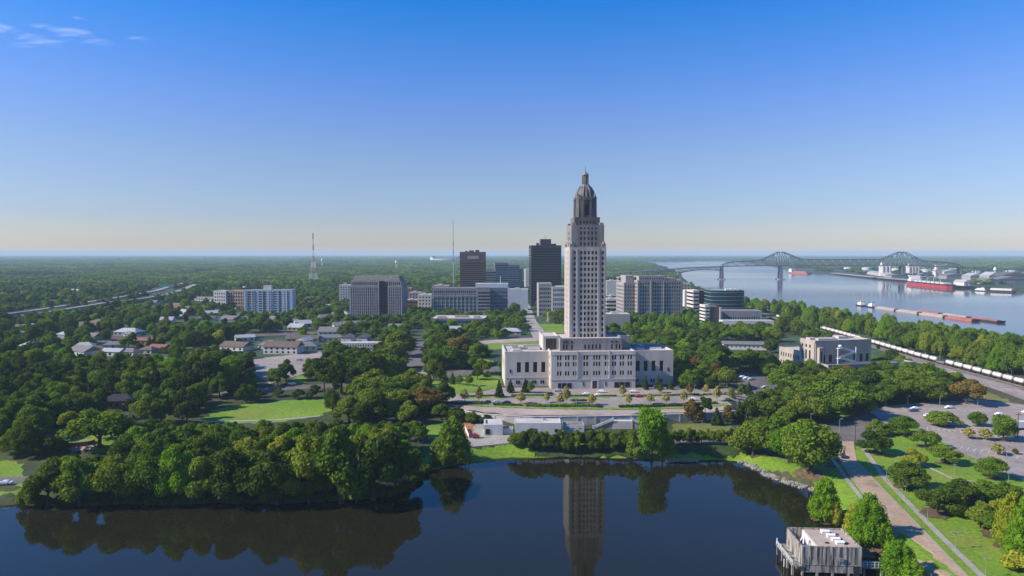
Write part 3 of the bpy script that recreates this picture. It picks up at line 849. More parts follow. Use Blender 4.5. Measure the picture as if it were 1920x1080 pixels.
b.windows(((0,0),(1,0),(0,-1)), [(0.6,2.6,0.6,3.0)]); b.windows(((0,6.5),(0,-1),(-1,0)), [(2.5,4.0,2.4,4.0)])
b.box("roof_hatch", 0.7, 1.4, 2.2, 8.6, 4.96, 5.1, "dark_metal")
b.block("annex", 8.4, 13.0, 1.5, 6, 0, 2.6, "white_wall", "roof_grey", 0.2, 0.2)
x0, y0 = G(1056, 812, LOW); 
b = Bld("service_building", "low dark roofed annex between the white building and the stair", "building", (x0, y0, LOW))
b.block("wall", 0, 9.5, 0, 7, 0, 3.4, "white_wall", "roof_grey", 0.25, 0.25, front=dict(c=3, r=1, fw=0.5, fh=0.5, d=0.2))
# red lift truck and barrier fence on the yard
x0, y0 = G(893, 822, LOW)
k = empty("lift_truck", (x0, y0, LOW+0.15), "red machine with a raised pale boom on the yard", "machine")
mb = MB(); mb.box(-1.4,1.4,-0.9,0.9,0.5,1.3); mb.box(-1.2,0,-0.8,0.8,1.31,2.3); mb.build("body", M["red_paint"], k)
mb = MB(); mb.bar((0.6,0,1.3),(-1.0,0.3,4.6),0.35); mb.build("boom", M["white_metal"], k)
for a in (-0.9, 0.9):
    for c in (-1, 1): mb = MB(); mb.tube((a,c*0.75,0.45),(a,c*1.0,0.45),0.45,n=10); mb.build("wheel", M["tyre"], k)
x0, y0 = G(879, 822, LOW)
k = empty("barrier_fence", (x0, y0, LOW), "pale board fence between orange earth and the yard", "fence", rz=math.radians(100))
for q in range(10):
    mb = MB(); mb.box(q*1.6, q*1.6+1.5, -0.05, 0.05, 0.1, 2.0); mb.build("panel", M["white_metal"], k)

# ------------------------------------------------------------------ downtown
M["b_fin"] = surf("grey_brown_precast", (0.25,0.245,0.26), (0.19,0.187,0.20), scale=0.2, streak=4)
M["b_roofbrown"] = surf("brown_metal_roof", (0.19,0.17,0.17), (0.14,0.125,0.125), scale=0.3)
M["b_apart"] = surf("pale_blue_white_panel", (0.50,0.53,0.57), (0.42,0.45,0.49), scale=0.2, streak=4)
M["b_pink"] = surf("pink_beige_brick", (0.36,0.25,0.20), (0.30,0.20,0.16), scale=0.3)
M["b_grey"] = surf("mid_grey_concrete", (0.25,0.25,0.26), (0.19,0.19,0.20), scale=0.2, streak=4)
M["b_brown"] = surf("dark_brown_stone", (0.15,0.10,0.085), (0.11,0.075,0.065), scale=0.2)
M["b_dark"] = surf("near_black_cladding", (0.040,0.037,0.040), (0.028,0.026,0.029), scale=0.2, rough=0.5)
M["b_bluegrey"] = surf("blue_grey_cladding", (0.14,0.17,0.21), (0.11,0.135,0.17), scale=0.2)
M["b_tan"] = surf("tan_stone", (0.34,0.31,0.295), (0.27,0.25,0.24), scale=0.2, streak=4)
M["b_white"] = surf("white_stucco", (0.60,0.57,0.53), (0.50,0.47,0.44), scale=0.2, streak=3)
M["b_brick"] = surf("red_brown_brick", (0.23,0.12,0.085), (0.17,0.09,0.065), scale=0.4)
M["r_red"] = surf("red_roof", (0.25,0.11,0.08), (0.19,0.085,0.065), scale=0.4)
M["r_grey"] = surf("grey_shingle_roof", (0.20,0.185,0.18), (0.14,0.13,0.13), scale=0.5)
M["r_brown"] = surf("brown_shingle_roof", (0.16,0.115,0.09), (0.11,0.08,0.065), scale=0.5)
M["r_white"] = surf("white_metal_roof", (0.42,0.42,0.43), (0.34,0.34,0.35), scale=0.3, rough=0.5)

# (1) office block with tall fins and a dark glass centre
loc, W, H = site(655, 755, 526, 850); 
b = Bld("office_building", "grey office block with tall vertical fins and a dark glass strip in its middle", "office building", loc, math.radians(-4))
fin = dict(c=13, r=10, fw=0.5, fh=0.72, z0=1, z1=H-9, d=0.5, m=1.0, style="fins")
b.block("wall", 0, W*0.56, 0, 30, 0, H-7, "b_fin", "roof_grey", 0.5, front=fin, left=dict(c=8, r=10, fw=0.5, fh=0.7, z0=1, z1=H-9, d=0.5, style="fins"))
b.block("wall", W*0.73, W, 0, 30, 0, H-7, "b_fin", "roof_grey", 0.5, front=dict(fin, c=6))
b.block("glass_core", W*0.56+0.02, W*0.73-0.02, 4, 28, 0, H-3, "b_dark", "roof_grey", 0.3, front=dict(c=3, r=14, fw=0.92, fh=0.9, z0=0.5, z1=H-4, d=0.15, pane="pane"))
b.block("attic", 1.5, W*0.56-0.1, 1.5, 29, H-6.7, H-1, "b_fin", "b_roofbrown", 0.3, clear=False, front=dict(c=13, r=1, fw=0.6, fh=0.7, d=0.4, z0=H-6.6, z1=H-1))
b.block("attic", W*0.73+0.1, W-1.5, 1.5, 29, H-6.7, H-1, "b_fin", "b_roofbrown", 0.3, clear=False, front=dict(c=6, r=1, fw=0.6, fh=0.7, d=0.4, z0=H-6.6, z1=H-1))
mb = MB(); q = lambda i: [(i*0.5+3, 3+i*.4), (W-3-i*.5, 3+i*.4), (W-3-i*.5, 28-i*.5), (i*.5+3, 28-i*.5)]
mb.prism(q(0), H-0.5, H+5.5, q(5)); mb.build("roof_crown", M["b_roofbrown"], b.root)
# (2) pale blue slab apartment
loc, W, H = site(457, 547, 545, 905)
b = Bld("apartment_building", "pale blue white apartment slab with a small rooftop box", "apartment building", loc, math.radians(3))
cs = [(2,3.6),(5,9.5),(10.5,15),(19,23.5),(24.5,29),(32,34),(38,42.5),(43.5,48),(52,53.5),(56,57.5)]
cs = [c for c in cs if c[1] < W-1]
b.block("wall", 0, W, 0, 16, 0, H, "b_apart", "roof_pale", 1.0, front=dict(cols=cs, rows=rr([2.8+3.05*i for i in range(int(H/3.05))], 1.9), z0=0.5, z1=H, d=0.7, pane="pane_blue"))
b.block("penthouse", W*0.38, W*0.54, 5, 12, H+0.3, H+6, "b_white", "roof_pale", 0.3, clear=False)
mb = MB()
for k in range(6): mb.box(3+k*W/6, 3.3+k*W/6, -0.5, -0.02, 0, H)
mb.build("balcony_fin", M["b_white"], b.root)
# (3) pink block behind it
loc, W, H = site(400, 458, 546, 960)
b = Bld("apartment_building", "low pink beige block left of the pale blue slab", "apartment building", loc, math.radians(-6))
b.block("wall", 0, W*0.42, 0, 18, 0, H, "b_white", "roof_pale", 0.8, front=dict(c=5, r=5, fw=0.5, fh=0.5, d=0.4), left=dict(c=4, r=5, fw=0.5, fh=0.5, d=0.4))
b.block("wall", W*0.42+.02, W+3, 3, 20, 0, H+0.5, "b_pink", "roof_pale", 0.8, front=dict(c=7, r=5, fw=0.6, fh=0.55, d=0.4))
# (4) wide grey office with a taller pale right end
loc, W, H = site(810, 953, 541, 860)
b = Bld("office_building", "wide grey office building with pale banded right end", "office building", loc, math.radians(2))
wl_ = W*0.60
b.block("wall", 0, wl_, 0, 26, 0, H, "b_grey", "roof_grey", 0.6, front=dict(c=22, r=7, fw=0.6, fh=0.55, z0=1, z1=H-2, d=0.4, joined=False))
b.block("wall", wl_+.02, W*0.76, -1.5, 26, 0, H-0.5, "b_grey", "roof_grey", 0.5, front=dict(r=7, fh=0.5, z0=2, z1=H-3.5, d=0.6, style="bands"))
b.block("wall", W*0.76+.02, W*0.995, 2, 30, 0, H+0.4, "b_bluegrey", "roof_grey", 0.5, front=dict(c=8, r=7, fw=0.6, fh=0.5, z0=1, z1=H-3, d=0.6))
b.block("attic", wl_-3, W, 6, 30, H+0.7, H+5.2, "b_apart", "roof_pale", 0.5, clear=False)
b.box("end_wall", W*0.995+.02, W*1.015, 2, 30, 0, H+0.4, "b_white")
mb = MB(); mb.tube((W*0.9, 12, H+5), (W*0.9, 12, H+15), 0.35, 0.2); mb.build("mast", M["white_metal"], b.root)
mb = MB()
for k in range(int(wl_/5)): mb.box(1.5+k*5, 1.9+k*5, -0.35, -0.02, 2, H-8)
mb.box(1, wl_-1, -0.6, -0.36, H-9.6, H-8.8); mb.build("sun_screen", M["b_apart"], b.root)
# (5) low podium with a white roof
loc, W, H = site(807, 910, 598, 720)
b = Bld("podium_building", "low glassy building with a broad white roof in front of the grey office", "building", loc, math.radians(-2))
b.block("wall", 0, W, 0, 40, 0, H, "b_bluegrey", "roof_pale", 0.7, front=dict(c=14, r=2, fw=0.85, fh=0.7, z0=0.5, z1=H-1, d=0.3, pane="pane_blue"))
b.units([(6,8,9,6,1.6),(24,14,14,7,1.8),(44,10,6,8,1.5)], H+0.3, "b_pink")
# (6) brown tower with a pale sign plate
loc, W, H = site(862, 911, 473, 1060)
b = Bld("office_tower", "brown office tower with a pale plate near its top", "office tower", loc, math.radians(3))
b.block("wall", 0, W, 0, 34, 0, H, "b_brown", "roof_grey", 0.6, front=dict(r=20, fh=0.45, z0=2, z1=H-15, d=0.4, style="bands"), left=dict(r=20, fh=0.45, z0=2, z1=H-15, d=0.4, style="bands"))
b.box("sign_plate", W*0.30, W*0.73, -0.35, -0.02, H-10.5, H-5.5, "b_tan")
b.units([(W*.35,12,8,8,2.5),(W*.6,14,6,5,3.2),(W*.2,15,4,4,1.8)], H+0.3, "b_dark")
# (7) blue grey tower pair
loc, W, H = site(928, 978, 500, 1350)
b = Bld("office_tower", "blue grey glass tower with stepped twin roofline behind the grey office", "office tower", loc, math.radians(4))
b.block("wall", 0, W*0.5, 0, 30, 0, H+7, "b_bluegrey", "roof_grey", 0.5, front=dict(r=13, fh=0.55, z0=2, z1=H+4, d=0.3, style="bands", pane="pane_blue"))
b.block("wall", W*0.5+.02, W*0.92, 0, 30, 0, H+3, "b_bluegrey", "roof_grey", 0.5, front=dict(r=12, fh=0.55, z0=2, z1=H, d=0.3, style="bands", pane="pane_blue"))
b.block("wall", W*0.92+.02, W*1.05, 5, 30, 0, H-6, "b_grey", "roof_grey", 0.5)
loc, W, H = site(911, 930, 508, 1300)
b = Bld("office_building", "mid height blue grey block beside the brown tower", "office building", loc)
b.block("wall", 0, W, 0, 25, 0, H, "b_bluegrey", "roof_grey", 0.5, front=dict(r=9, fh=0.5, d=0.3, style="bands"))
# (8) dark tower
loc, W, H = site(996, 1053, 461, 1010)
b = Bld("office_tower", "near black office tower with a rooftop box and mast", "office tower", loc, math.radians(4))
b.block("wall", 0, W, 0, 36, 0, H, "b_dark", "roof_grey", 0.8, front=dict(r=23, fh=0.5, z0=2, z1=H-3, d=0.35, style="bands"), left=dict(r=23, fh=0.5, z0=2, z1=H-3, d=0.35, style="bands"))
b.block("penthouse", W*0.34, W*0.68, 8, 24, H+0.3, H+9.5, "b_dark", "roof_grey", 0.5, clear=False)
b.units([(W*.2,10,4,5,4),(W*.7,10,7,6,3)], H+0.3, "b_dark")
mb = MB(); mb.tube((W*0.5, 15, H+9.5), (W*0.5, 15, H+16), 0.3, 0.15); mb.build("mast", M["dark_metal"], b.root)
# (9) pale block just left of the big tower
loc, W, H = site(1010, 1062, 532, 850)
b = Bld("office_building", "pale concrete office block half hidden by the big tower", "office building", loc, math.radians(3))
b.block("wall", 0, W*0.48, 0, 25, 0, H, "b_tan", "roof_pale", 0.6, front=dict(c=6, r=7, fw=0.7, fh=0.45, z0=1, z1=H-4, d=0.5))
b.block("wall", W*0.48+.02, W*1.2, -2, 25, 0, H-4, "b_white", "roof_pale", 0.6, front=dict(c=9, r=6, fw=0.62, fh=0.6, z0=1, z1=H-5, d=0.5))
# (10) stepped stone office right of the tower
loc, W, H = site(1174, 1284, 522, 800)
b = Bld("office_building", "broad stepped tan office building right of the big tower", "office building", loc, math.radians(6))
kw = dict(c=17, r=10, fw=0.52, fh=0.55, z0=2, z1=H-4, d=0.45)
b.block("wall", W*0.2, W, 0, 40, 0, H-3, "b_tan", "roof_grey", 0.8, front=kw, left=dict(c=8, r=10, fw=0.5, fh=0.55, z0=2, z1=H-4, d=0.45))
b.block("wall", 0, W*0.2-.02, 10, 44, 0, H-6, "b_tan", "roof_pale", 0.8, front=dict(c=4, r=9, fw=0.5, fh=0.55, z0=2, z1=H-8, d=0.45), left=dict(c=8, r=9, fw=0.5, fh=0.55, z0=2, z1=H-8, d=0.45))
b.block("attic", W*0.24, W*0.72, 4, 36, H-2.7, H+2, "b_tan", "b_roofbrown", 0.5, clear=False, front=dict(c=11, r=1, fw=0.5, fh=0.5, d=0.4, z0=H-2.6, z1=H+1.5))
b.block("attic", W*0.05, W*0.19, 14, 36, H-5.7, H+2.5, "b_tan", "roof_pale", 0.5, clear=False)
b.block("attic", W*0.74, W*0.92, 6, 34, H-2.7, H-0.5, "b_tan", "roof_grey", 0.5, clear=False)
mb = MB(); mb.box(W*0.44-0.9, W*0.44+0.9, -0.9, -0.02, 0, H-2); mb.box(W*0.66-0.5, W*0.66+0.5, -0.7, -0.02, 0, H-4); mb.box(W*0.2-0.2, W*0.2+1.4, -0.8, -0.02, 0, H-4)
mb.build("pilaster", M["b_tan"], b.root)
# (11) curved glass block by the river
loc, W, H = site(1336, 1399, 545, 840)
b = Bld("glass_building", "curved blue green glass building by the river", "glass building", loc)
pts = [(W*0.5 + W*0.52*math.cos(a), 9 + 6*math.sin(a)) for a in [math.pi*(1+i/14) for i in range(15)]] + [(W*1.02, 34), (-W*0.02, 34)]
mb = MB(); mb.prism(pts, 0, H)
for k in range(7):
    z = 2 + k*(H-2)/6.6
    o_ = [(W*0.5 + (x-W*0.5)*1.012, 9+(y-9)*1.03) for x, y in pts]
    mb.prism(o_, z-0.55, z+0.35)
mb.build("glass_wall", M["pane_blue"], b.root)
mb = MB()
for k in range(7):
    z = 2 + k*(H-2)/6.6
    o_ = [(W*0.5 + (x-W*0.5)*1.02, 9+(y-9)*1.045) for x, y in pts]
    mb.prism(o_, z-0.05, z+0.22)
mb.build("floor_band", M["b_apart"], b.root)
b.units([(W*.45,8,5,4,2),(W*.6,8,5,4,2.2),(W*.75,8,5,4,2),(W*.9,10,3,3,1.5)], H+0.02, "white_metal"); b.clear(-2, W+2, -2, 34)
loc, W, H = site(1300, 1333, 545, 870)
b = Bld("office_building", "white and dark glass office beside the curved glass building", "office building", loc, math.radians(5))
b.block("wall", 0, W*0.34, 0, 24, 0, H, "b_white", "roof_pale", 0.6, front=dict(r=6, fh=0.45, d=0.5, style="bands"), left=dict(r=6, fh=0.45, d=0.5, style="bands"))
b.block("wall", W*0.34+.02, W, 2, 24, 0, H-0.5, "b_dark", "roof_grey", 0.6, front=dict(c=5, r=6, fw=0.7, fh=0.7, d=0.3, pane="pane_blue"))
b.box("corner_fin", W+.02, W+1.6, -1, 4, 0, H+1, "b_white")
loc, W, H = site(1284, 1299, 545, 900)
b = Bld("office_building", "narrow tan building between the stepped office and the white glass office", "office building", loc)
b.block("wall", 0, W*0.5, 0, 20, 0, H, "b_white", "roof_pale", 0.6); b.block("wall", W*0.5+.02, W, 1, 20, 0, H-3, "b_brown", "roof_grey", 0.4)
# (12) low dark hall and a small tan tower in front of the glass building
loc, W, H = site(1322, 1352, 573, 720)
b = Bld("car_park_building", "brick parking tower with pale open floors", "car park", loc, math.radians(5))
b.block("wall", 0, W*0.3, 0, 16, 0, H, "b_white", "roof_pale", 0.5, front=dict(r=6, fh=0.45, d=0.5, style="bands"), left=dict(r=6, fh=0.45, d=0.5, style="bands"))
b.block("wall", W*0.3+.02, W*0.95, 0.5, 18, 0, H-1.5, "b_brown", "roof_grey", 0.5)
b.box("corner_column", W*0.95+.02, W*1.05, -0.5, 2, 0, H-2, "b_white")
loc, W, H = site(1353, 1428, 584, 740)
b = Bld("hall_building", "long low dark hall with a pale roof near the river", "hall", loc, math.radians(-2))
b.block("wall", 0, W, 0, 26, 0, H, "b_fin", "roof_grey", 0.6, front=dict(c=16, r=1, fw=0.5, fh=0.3, d=0.3))
loc, W, H = site(1355, 1450, 600, 690)
b = Bld("shed_building", "low shed with a white roof in front of the dark hall", "shed", loc, math.radians(-2))
b.block("wall", 0, W, 0, 14, 0, max(H-1,3.5), "b_white", "r_white", 0.3, front=dict(c=8, r=1, fw=0.6, fh=0.4, d=0.2))
# (13) smaller blocks right of the tower
for (pl, pr, yt, Y, m, lab, st_) in (
    (1137, 1163, 527, 1150, "b_white", "white windowless block just right of the big tower", None),
    (1160, 1176, 520, 1250, "b_tan", "thin tan high block behind the stepped office", "bands"),
    (1137, 1171, 556, 900, "b_brick", "red brick block low beside the big tower", "grid"),
    (1137, 1160, 561, 860, "b_white", "small white banded block at the foot of the red brick block", "bands"),
    (1134, 1182, 590, 700, "b_tan", "low tan flat roofed hall between tower and trees", None),
    (760, 783, 563, 930, "b_brick", "brick block with pale floor bands beside the finned office", "bands"),
    (783, 809, 553, 900, "b_white", "sunlit white stepped block right of the finned office", "grid"),
    (766, 790, 549, 1010, "b_tan", "tan block behind the brick block with bands", "grid"),
    (752, 772, 541, 1100, "b_brick", "dark red tall block peeking from behind the finned office", None),
    (636, 657, 535, 1060, "b_white", "white pink block left of the finned office", "grid"),
    (810, 842, 536, 960, "b_pink", "pink roofed block rising behind the wide grey office", None),
    (955, 990, 543, 950, "b_apart", "blank pale lilac block left of the dark tower", None),
    (1270, 1295, 532, 1020, "b_tan", "pale domed block behind the stepped office", "grid"),
    (985, 998, 505, 1500, "b_white", "thin white block far behind left of the dark tower", None)):
    loc, W, H = site(pl, pr, yt, Y)
    b = Bld("city_building", lab, "building", loc, math.radians(random.uniform(-3, 5)))
    kw = {}
    if st_ == "bands": kw = dict(front=dict(r=max(2,int(H/4.5)), fh=0.5, d=0.4, style="bands"), left=dict(r=max(2,int(H/4.5)), fh=0.5, d=0.4, style="bands"))
    if st_ == "grid": kw = dict(front=dict(c=max(3,int(W/4)), r=max(2,int(H/4)), fw=0.5, fh=0.5, d=0.4), left=dict(c=4, r=max(2,int(H/4)), fw=0.5, fh=0.5, d=0.4))
    b.block("wall", 0, W, 0, 22, 0, H, m, "roof_pale", 0.6, **kw)
    b.units([(W*.3, 8, W*.25, 5, 2)], H+0.3)
# (14) long white-roofed building among trees on the right
loc, W, H = site(1357, 1434, 646, 560)
b = Bld("long_house", "long white house with a grey roof among the trees on the right", "house", loc, math.radians(-9))
b.block("wall", 0, W, 0, 9, 0, 4.3, "b_white", "roof_grey", 0.2, front=dict(c=9, r=1, fw=0.4, fh=0.5, d=0.3))
mb = MB(); mb.add([(-0.8,-0.8,4.5),(W+.8,-0.8,4.5),(W+.8,4.5,6.6),(-0.8,4.5,6.6),(-0.8,9.8,4.5),(W+.8,9.8,4.5)], [(0,1,2,3),(3,2,5,4),(0,3,4),(1,5,2),(0,4,5,1)])
mb.build("gable_roof", M["r_grey"], b.root)
# (15) pale art deco building with an outdoor stair tower
bx, by = G(1490, 703, UP)
b = Bld("stone_building", "sunlit pale stone building with a zigzag outdoor stair on its shaded side", "building", (bx+10.5, by-5, UP), math.radians(12))
S2 = "stone_tan"
cap2 = dict(c=3, r=1)
b.block("wall", 0, 41, 0, 16, 0, 21.5, S2, "roof_pale", 1.2, 0.8,
    front=dict(cols=[(4.5,7),(9.5,12),(20,22.2),(27.5,29.7),(32,34.2),(36.5,38.7)], rows=[(4.5,6),(8.5,13.5)], z0=3, z1=21, d=0.5),
    left=dict(cols=[(2.4,4.0),(6.2,7.8),(10,11.6)], rows=[(2,4),(5.5,7.2),(10,16),(17.5,19.5)], z0=1, z1=21, d=0.6))
b.block("wing", 3, 66, -9, -0.02, 0, 7.6, S2, "roof_grey", 0.9, 0.6, front=dict(c=15, r=1, fw=0.45, fh=0.5, z0=1, z1=7, d=0.4), left=dict(c=2, r=1, fw=0.4, fh=0.5, z0=1, z1=7, d=0.4))
b.block("wing", 1, 20, 16.02, 40, 0, 13, S2, "roof_pale", 0.9, 0.6, left=dict(c=8, r=2, fw=0.4, fh=0.5, z0=1, z1=12, d=0.4))
b.block("pylon", 1.5, 4.5, -2.5, -0.03, 7.9, 18, S2, "roof_pale", 0.3, 0.3, False, front=dict(cols=[(1,2)], rows=[(10,16)], z0=8, z1=17.5, d=0.3))
stt = MB(); rail = MB(); posts = MB()
pA, pB = (14.5, -4), (25.5, -4)
lv = [8.4, 11.6, 14.8, 18.0]
for k in range(3):
    p, q = (pA, pB) if k % 2 else (pB, pA)
    stt.bar((p[0], -3.5-0.6*(k%2), lv[k]), (q[0], -3.5-0.6*(k%2), lv[k+1]), 1.3, 0.35)
    rail.bar((p[0], -4.3-0.6*(k%2), lv[k]+0.9), (q[0], -4.3-0.6*(k%2), lv[k+1]+0.9), 0.15, 1.3)
    stt.box(q[0]-1.3, q[0]+1.3, -5, -2.5, lv[k+1]-0.25, lv[k+1])
stt.build("stair_flight", M["white_wall"], b.root)
rail.build("stair_parapet", M["white_metal"], b.root)
for x in (13.5, 26.5):
    mb = MB(); mb.tube((x, -4, 7.9), (x, -4, 18.6), 0.28, n=8); mb.build("stair_post", M["white_metal"], b.root)
mb = MB(); mb.lathe((15, -4, 19.2), (0,0,1), [(0,1.2),(0.5,1.1),(0.9,0.8),(1.1,0.2)], 12); mb.tube((15,-4,18),(15,-4,19.2),0.3); mb.build("stair_hood", M["white_metal"], b.root)
b.units([(8,8,14,5,1.0),(26,12,6,6,1.6),(4,11,5,4,1.2)], 21.8)

# ------------------------------------------------------------------ pump house on the lake
px0, py0 = G(1503, 1062, 2.5); px1, _ = G(1612, 1062, 2.5)
W = px1 - px0
b = Bld("pump_house", "stained concrete pump house on piles at the lake edge", "pump house", (px0, py0, 0.0), math.radians(-4))
wh = 8.0
mb = MB(); mb.box(0, W, 0, 0.4, 1.0, wh); mb.box(0, 0.4, 0.41, 12.5, 1.0, wh-0.2)
for k in range(9): mb.box(k*(W-0.5)/8, k*(W-0.5)/8+0.45, -0.12, -0.01, 3.2, wh+0.05)
mb.box(W-0.4, W, 0.41, 13, 1.0, wh); mb.box(0.41, W-0.41, 12.6, 13, 1.0, wh-0.1)
mb.box(-0.1, W+0.1, -0.1, 0.0, 3.0, 3.18)
mb.build("wall", M["concrete"], b.root)
M["roof_pink"] = surf("faded_pink_roof_felt", (0.46,0.36,0.29), (0.36,0.28,0.225), scale=0.35, fine=(1.5,0.1), extra=((0.30,0.22,0.19),0.25,0.55,0.75))
rf = b.box("roof", 4.6, W-0.42, 0.42, 12.58, wh-0.9, wh-0.45, "roof_pink")
b.box("floor_deck", 0.42, 4.58, 0.42, 12.58, 3.0, 3.3, "concrete")
b.box("inner_wall", 4.2, 4.58, 0.42, 12.58, 3.31, wh-0.5, "white_wall")
for k, (x, y) in enumerate(((8.6,9.6),(9.2,7.0),(9.6,4.6),(9.8,2.4))):
    mb = MB(); mb.box(x, x+2.0, y, y+1.3, wh-0.44, wh+0.2)
    mb.add([(x-.1,y-.1,wh+.2),(x+2.1,y-.1,wh+.2),(x+2.1,y+1.4,wh+.2),(x-.1,y+1.4,wh+.2),(x-.1,y+.65,wh+.6),(x+2.1,y+.65,wh+.6)], [(0,1,5,4),(2,3,4,5),(0,4,3),(1,2,5),(3,2,1,0)])
    mb.build("skylight", M["white_metal"], rf)
for x, y in ((11.9,8.8),(11.8,6.1),(7.2,3.0),(12.3,3.2)): b.box("roof_opening", x, x+1.0, y, y+0.9, wh-0.44, wh-0.3, "dark_metal")
# open frame and walkway on the lake side
mb = MB(); mb.box(-2.6, 0.0, -0.5, 13.4, 2.6, 2.95); mb.build("walkway", M["concrete"], b.root)
mb = MB()
for k in range(9): mb.bar((-2.5, -0.4+k*1.7, 2.9), (-2.5, -0.4+k*1.7, 4.0), 0.1)
mb.bar((-2.5,-0.4,4.0),(-2.5,13.3,4.0),0.1); mb.bar((-2.5,-0.4,3.5),(-2.5,13.3,3.5),0.08)
mb.build("railing", M["white_metal"], b.root)
for y in (0.2, 4.4, 8.6, 12.8):
    mb = MB(); mb.box(-2.5, -2.0, y-0.25, y+0.25, -3, 2.6); mb.build("pile", M["concrete"], b.root)
    mb = MB(); mb.box(0.0, 0.5, y-0.25, y+0.25, -3, 1.0); mb.build("pile", M["concrete"], b.root)
for x in (4, 8, 12): 
    if x < W-1: mb = MB(); mb.box(x-0.3, x+0.3, 0, 0.5, -3, 1.0); mb.build("pile", M["concrete"], b.root)
mb = MB(); mb.box(W*0.86, W-0.6, -0.14, -0.005, -0.5, 3.0); mb.build("dark_opening", M["dark_metal"], b.root)
mb = MB(); mb.bar((1.0,3,3.3),(2.2,5.2,8.2),0.3); mb.bar((3.6,4.2,3.3),(2.2,5.2,8.2),0.3); mb.bar((1.0,8.2,3.3),(2.2,5.9,8.2),0.3); mb.bar((2.2,5.2,8.2),(2.2,5.9,8.2),0.3)
mb.build("hoist_frame", M["white_metal"], b.root)
b.box("vent_box", W*0.62, W*0.62+1.1, -0.5, -0.23, 4.2, 5.2, "steel")
mb = MB(); mb.box(W+0.6, W+5.8, 0.6, 5, 2.2, 2.5); mb.build("side_platform", M["roof_grey"], b.root)
mb = MB()
for k in range(6): mb.bar((W+0.8+k*0.95,0.7,2.5),(W+0.8+k*0.95,0.7,3.9),0.09)
mb.bar((W+0.8,0.7,3.9),(W+5.7,0.7,3.9),0.09); mb.bar((W+0.8,0.7,3.2),(W+5.7,0.7,3.2),0.07); mb.build("side_railing", M["white_metal"], b.root)
for x in (W+1.0, W+5.4):
    mb = MB(); mb.box(x-0.2, x+0.2, 0.7, 1.1, -3, 2.2); mb.build("pile", M["concrete"], b.root)
mb = MB(); mb.box(W+0.02, W+6, 5.0, 12.5, -1, 3.2); mb.build("side_room", M["b_dark"], b.root)
b.clear(-4, W+7, -2, 14, 1)
# marker posts in the water
for px, py in ((1457, 1022), (1470, 1062)):
    x, y = G(px, py, 0)
    mb = MB(); mb.tube((0,0,-2),(0,0,1.9),0.13,n=8); mb.tube((0,0,1.9),(0,0,2.05),0.18,n=8)
    o = mb.build("marker_post", M["white_metal"], None, (x, y, 0)); tag(o, "white marker post in the lake " + ("farther out" if py < 1040 else "close to the pump house walkway"), "post")
# ------------------------------------------------------------------ trees: crown and trunk shapes (unit height, unit width)
def unit_sphere(nu=7, nv=5):
    v = [(0,0,-1)]
    for j in range(1, nv):
        t = math.pi*j/nv
        for i in range(nu):
            p = 2*math.pi*(i + 0.5*(j%2))/nu
            v.append((math.sin(t)*math.cos(p), math.sin(t)*math.sin(p), -math.cos(t)))
    v.append((0,0,1))
    f = [(0, 1+(i+1)%nu, 1+i) for i in range(nu)]
    for j in range(nv-2):
        for i in range(nu):
            a = 1+j*nu
            f.append((a+i, a+(i+1)%nu, a+nu+(i+1)%nu, a+nu+i))
    a = 1+(nv-2)*nu
    f += [(a+i, a+(i+1)%nu, len(v)-1) for i in range(nu)]
    return np.array(v), f
USV, USF = unit_sphere()
def crown_mesh(name, lobes, n, size, seed, up=0.25, core=0.72, jit=0.7, elong=1.0):
    """leaf clumps (small tilted faces) spread over many overlapping boughs, with darker inner boughs as solid leaf mass"""
    r = np.random.default_rng(seed)
    L = np.array(lobes)
    area = (L[:,3]*L[:,4] + L[:,4]*L[:,5] + L[:,3]*L[:,5])
    pick = r.choice(len(L), n, p=area/area.sum())
    d = r.normal(size=(n,3)); d[:,2] += up; d /= np.linalg.norm(d, axis=1)[:,None]
    rad = r.uniform(0.74, 1.22, n)[:,None]
    c = L[pick,:3] + d*L[pick,3:6]*rad
    nor = d + r.normal(size=(n,3))*jit; nor /= np.linalg.norm(nor, axis=1)[:,None]
    a = np.cross(nor, r.normal(size=(n,3))); a /= np.linalg.norm(a, axis=1)[:,None]
    b = np.cross(nor, a)
    if elong != 1.0:  # hanging sprays
        a = a*0.6; b = b + np.array([0,0,-0.4*elong])
    s = size*r.uniform(0.6, 1.35, (n,1))
    k = r.uniform(0.6, 1.1, (4, n, 1))
    q = np.stack([c - a*s*k[0] - b*s*0.5, c + a*s*0.45 - b*s*k[1], c + a*s*k[2] + b*s*0.5, c - a*s*0.4 + b*s*k[3]], 1)
    v = q.reshape(-1,3)
    f = np.arange(4*n).reshape(-1,4)
    vs = [v]; fs = f.tolist(); o = 4*n
    for l in L:
        w = USV*np.array(l[3:6])*core*r.uniform(0.85,1.12,(len(USV),1)) + l[:3]
        vs.append(w); fs += [tuple(i+o for i in q) for q in USF]; o += len(USV)
    me = bpy.data.meshes.new(name)
    me.from_pydata(np.concatenate(vs).tolist(), [], fs); me.update()
    return me
def oak_lobes(r, n=20, flat=0.75, z0=0.22):
    out = []
    for i in range(n):
        a = r.uniform(0, 2*math.pi); q = math.sqrt(r.uniform(0.02, 1))
        zz = z0 + (0.86-z0)*(1-q*q*flat)*r.uniform(0.62,1.0)
        s = r.uniform(0.12, 0.21)
        if i % 4 == 0: s *= 0.62; zz = min(zz*1.12, 0.9)
        out.append((math.cos(a)*q*0.37+r.uniform(-.04,.04), math.sin(a)*q*0.37+r.uniform(-.04,.04), zz+r.uniform(-.06,.06), s, s*r.uniform(.8,1.2), s*r.uniform(0.6,0.95)))
    out.append((0,0,0.58,0.22,0.22,0.20))
    return out
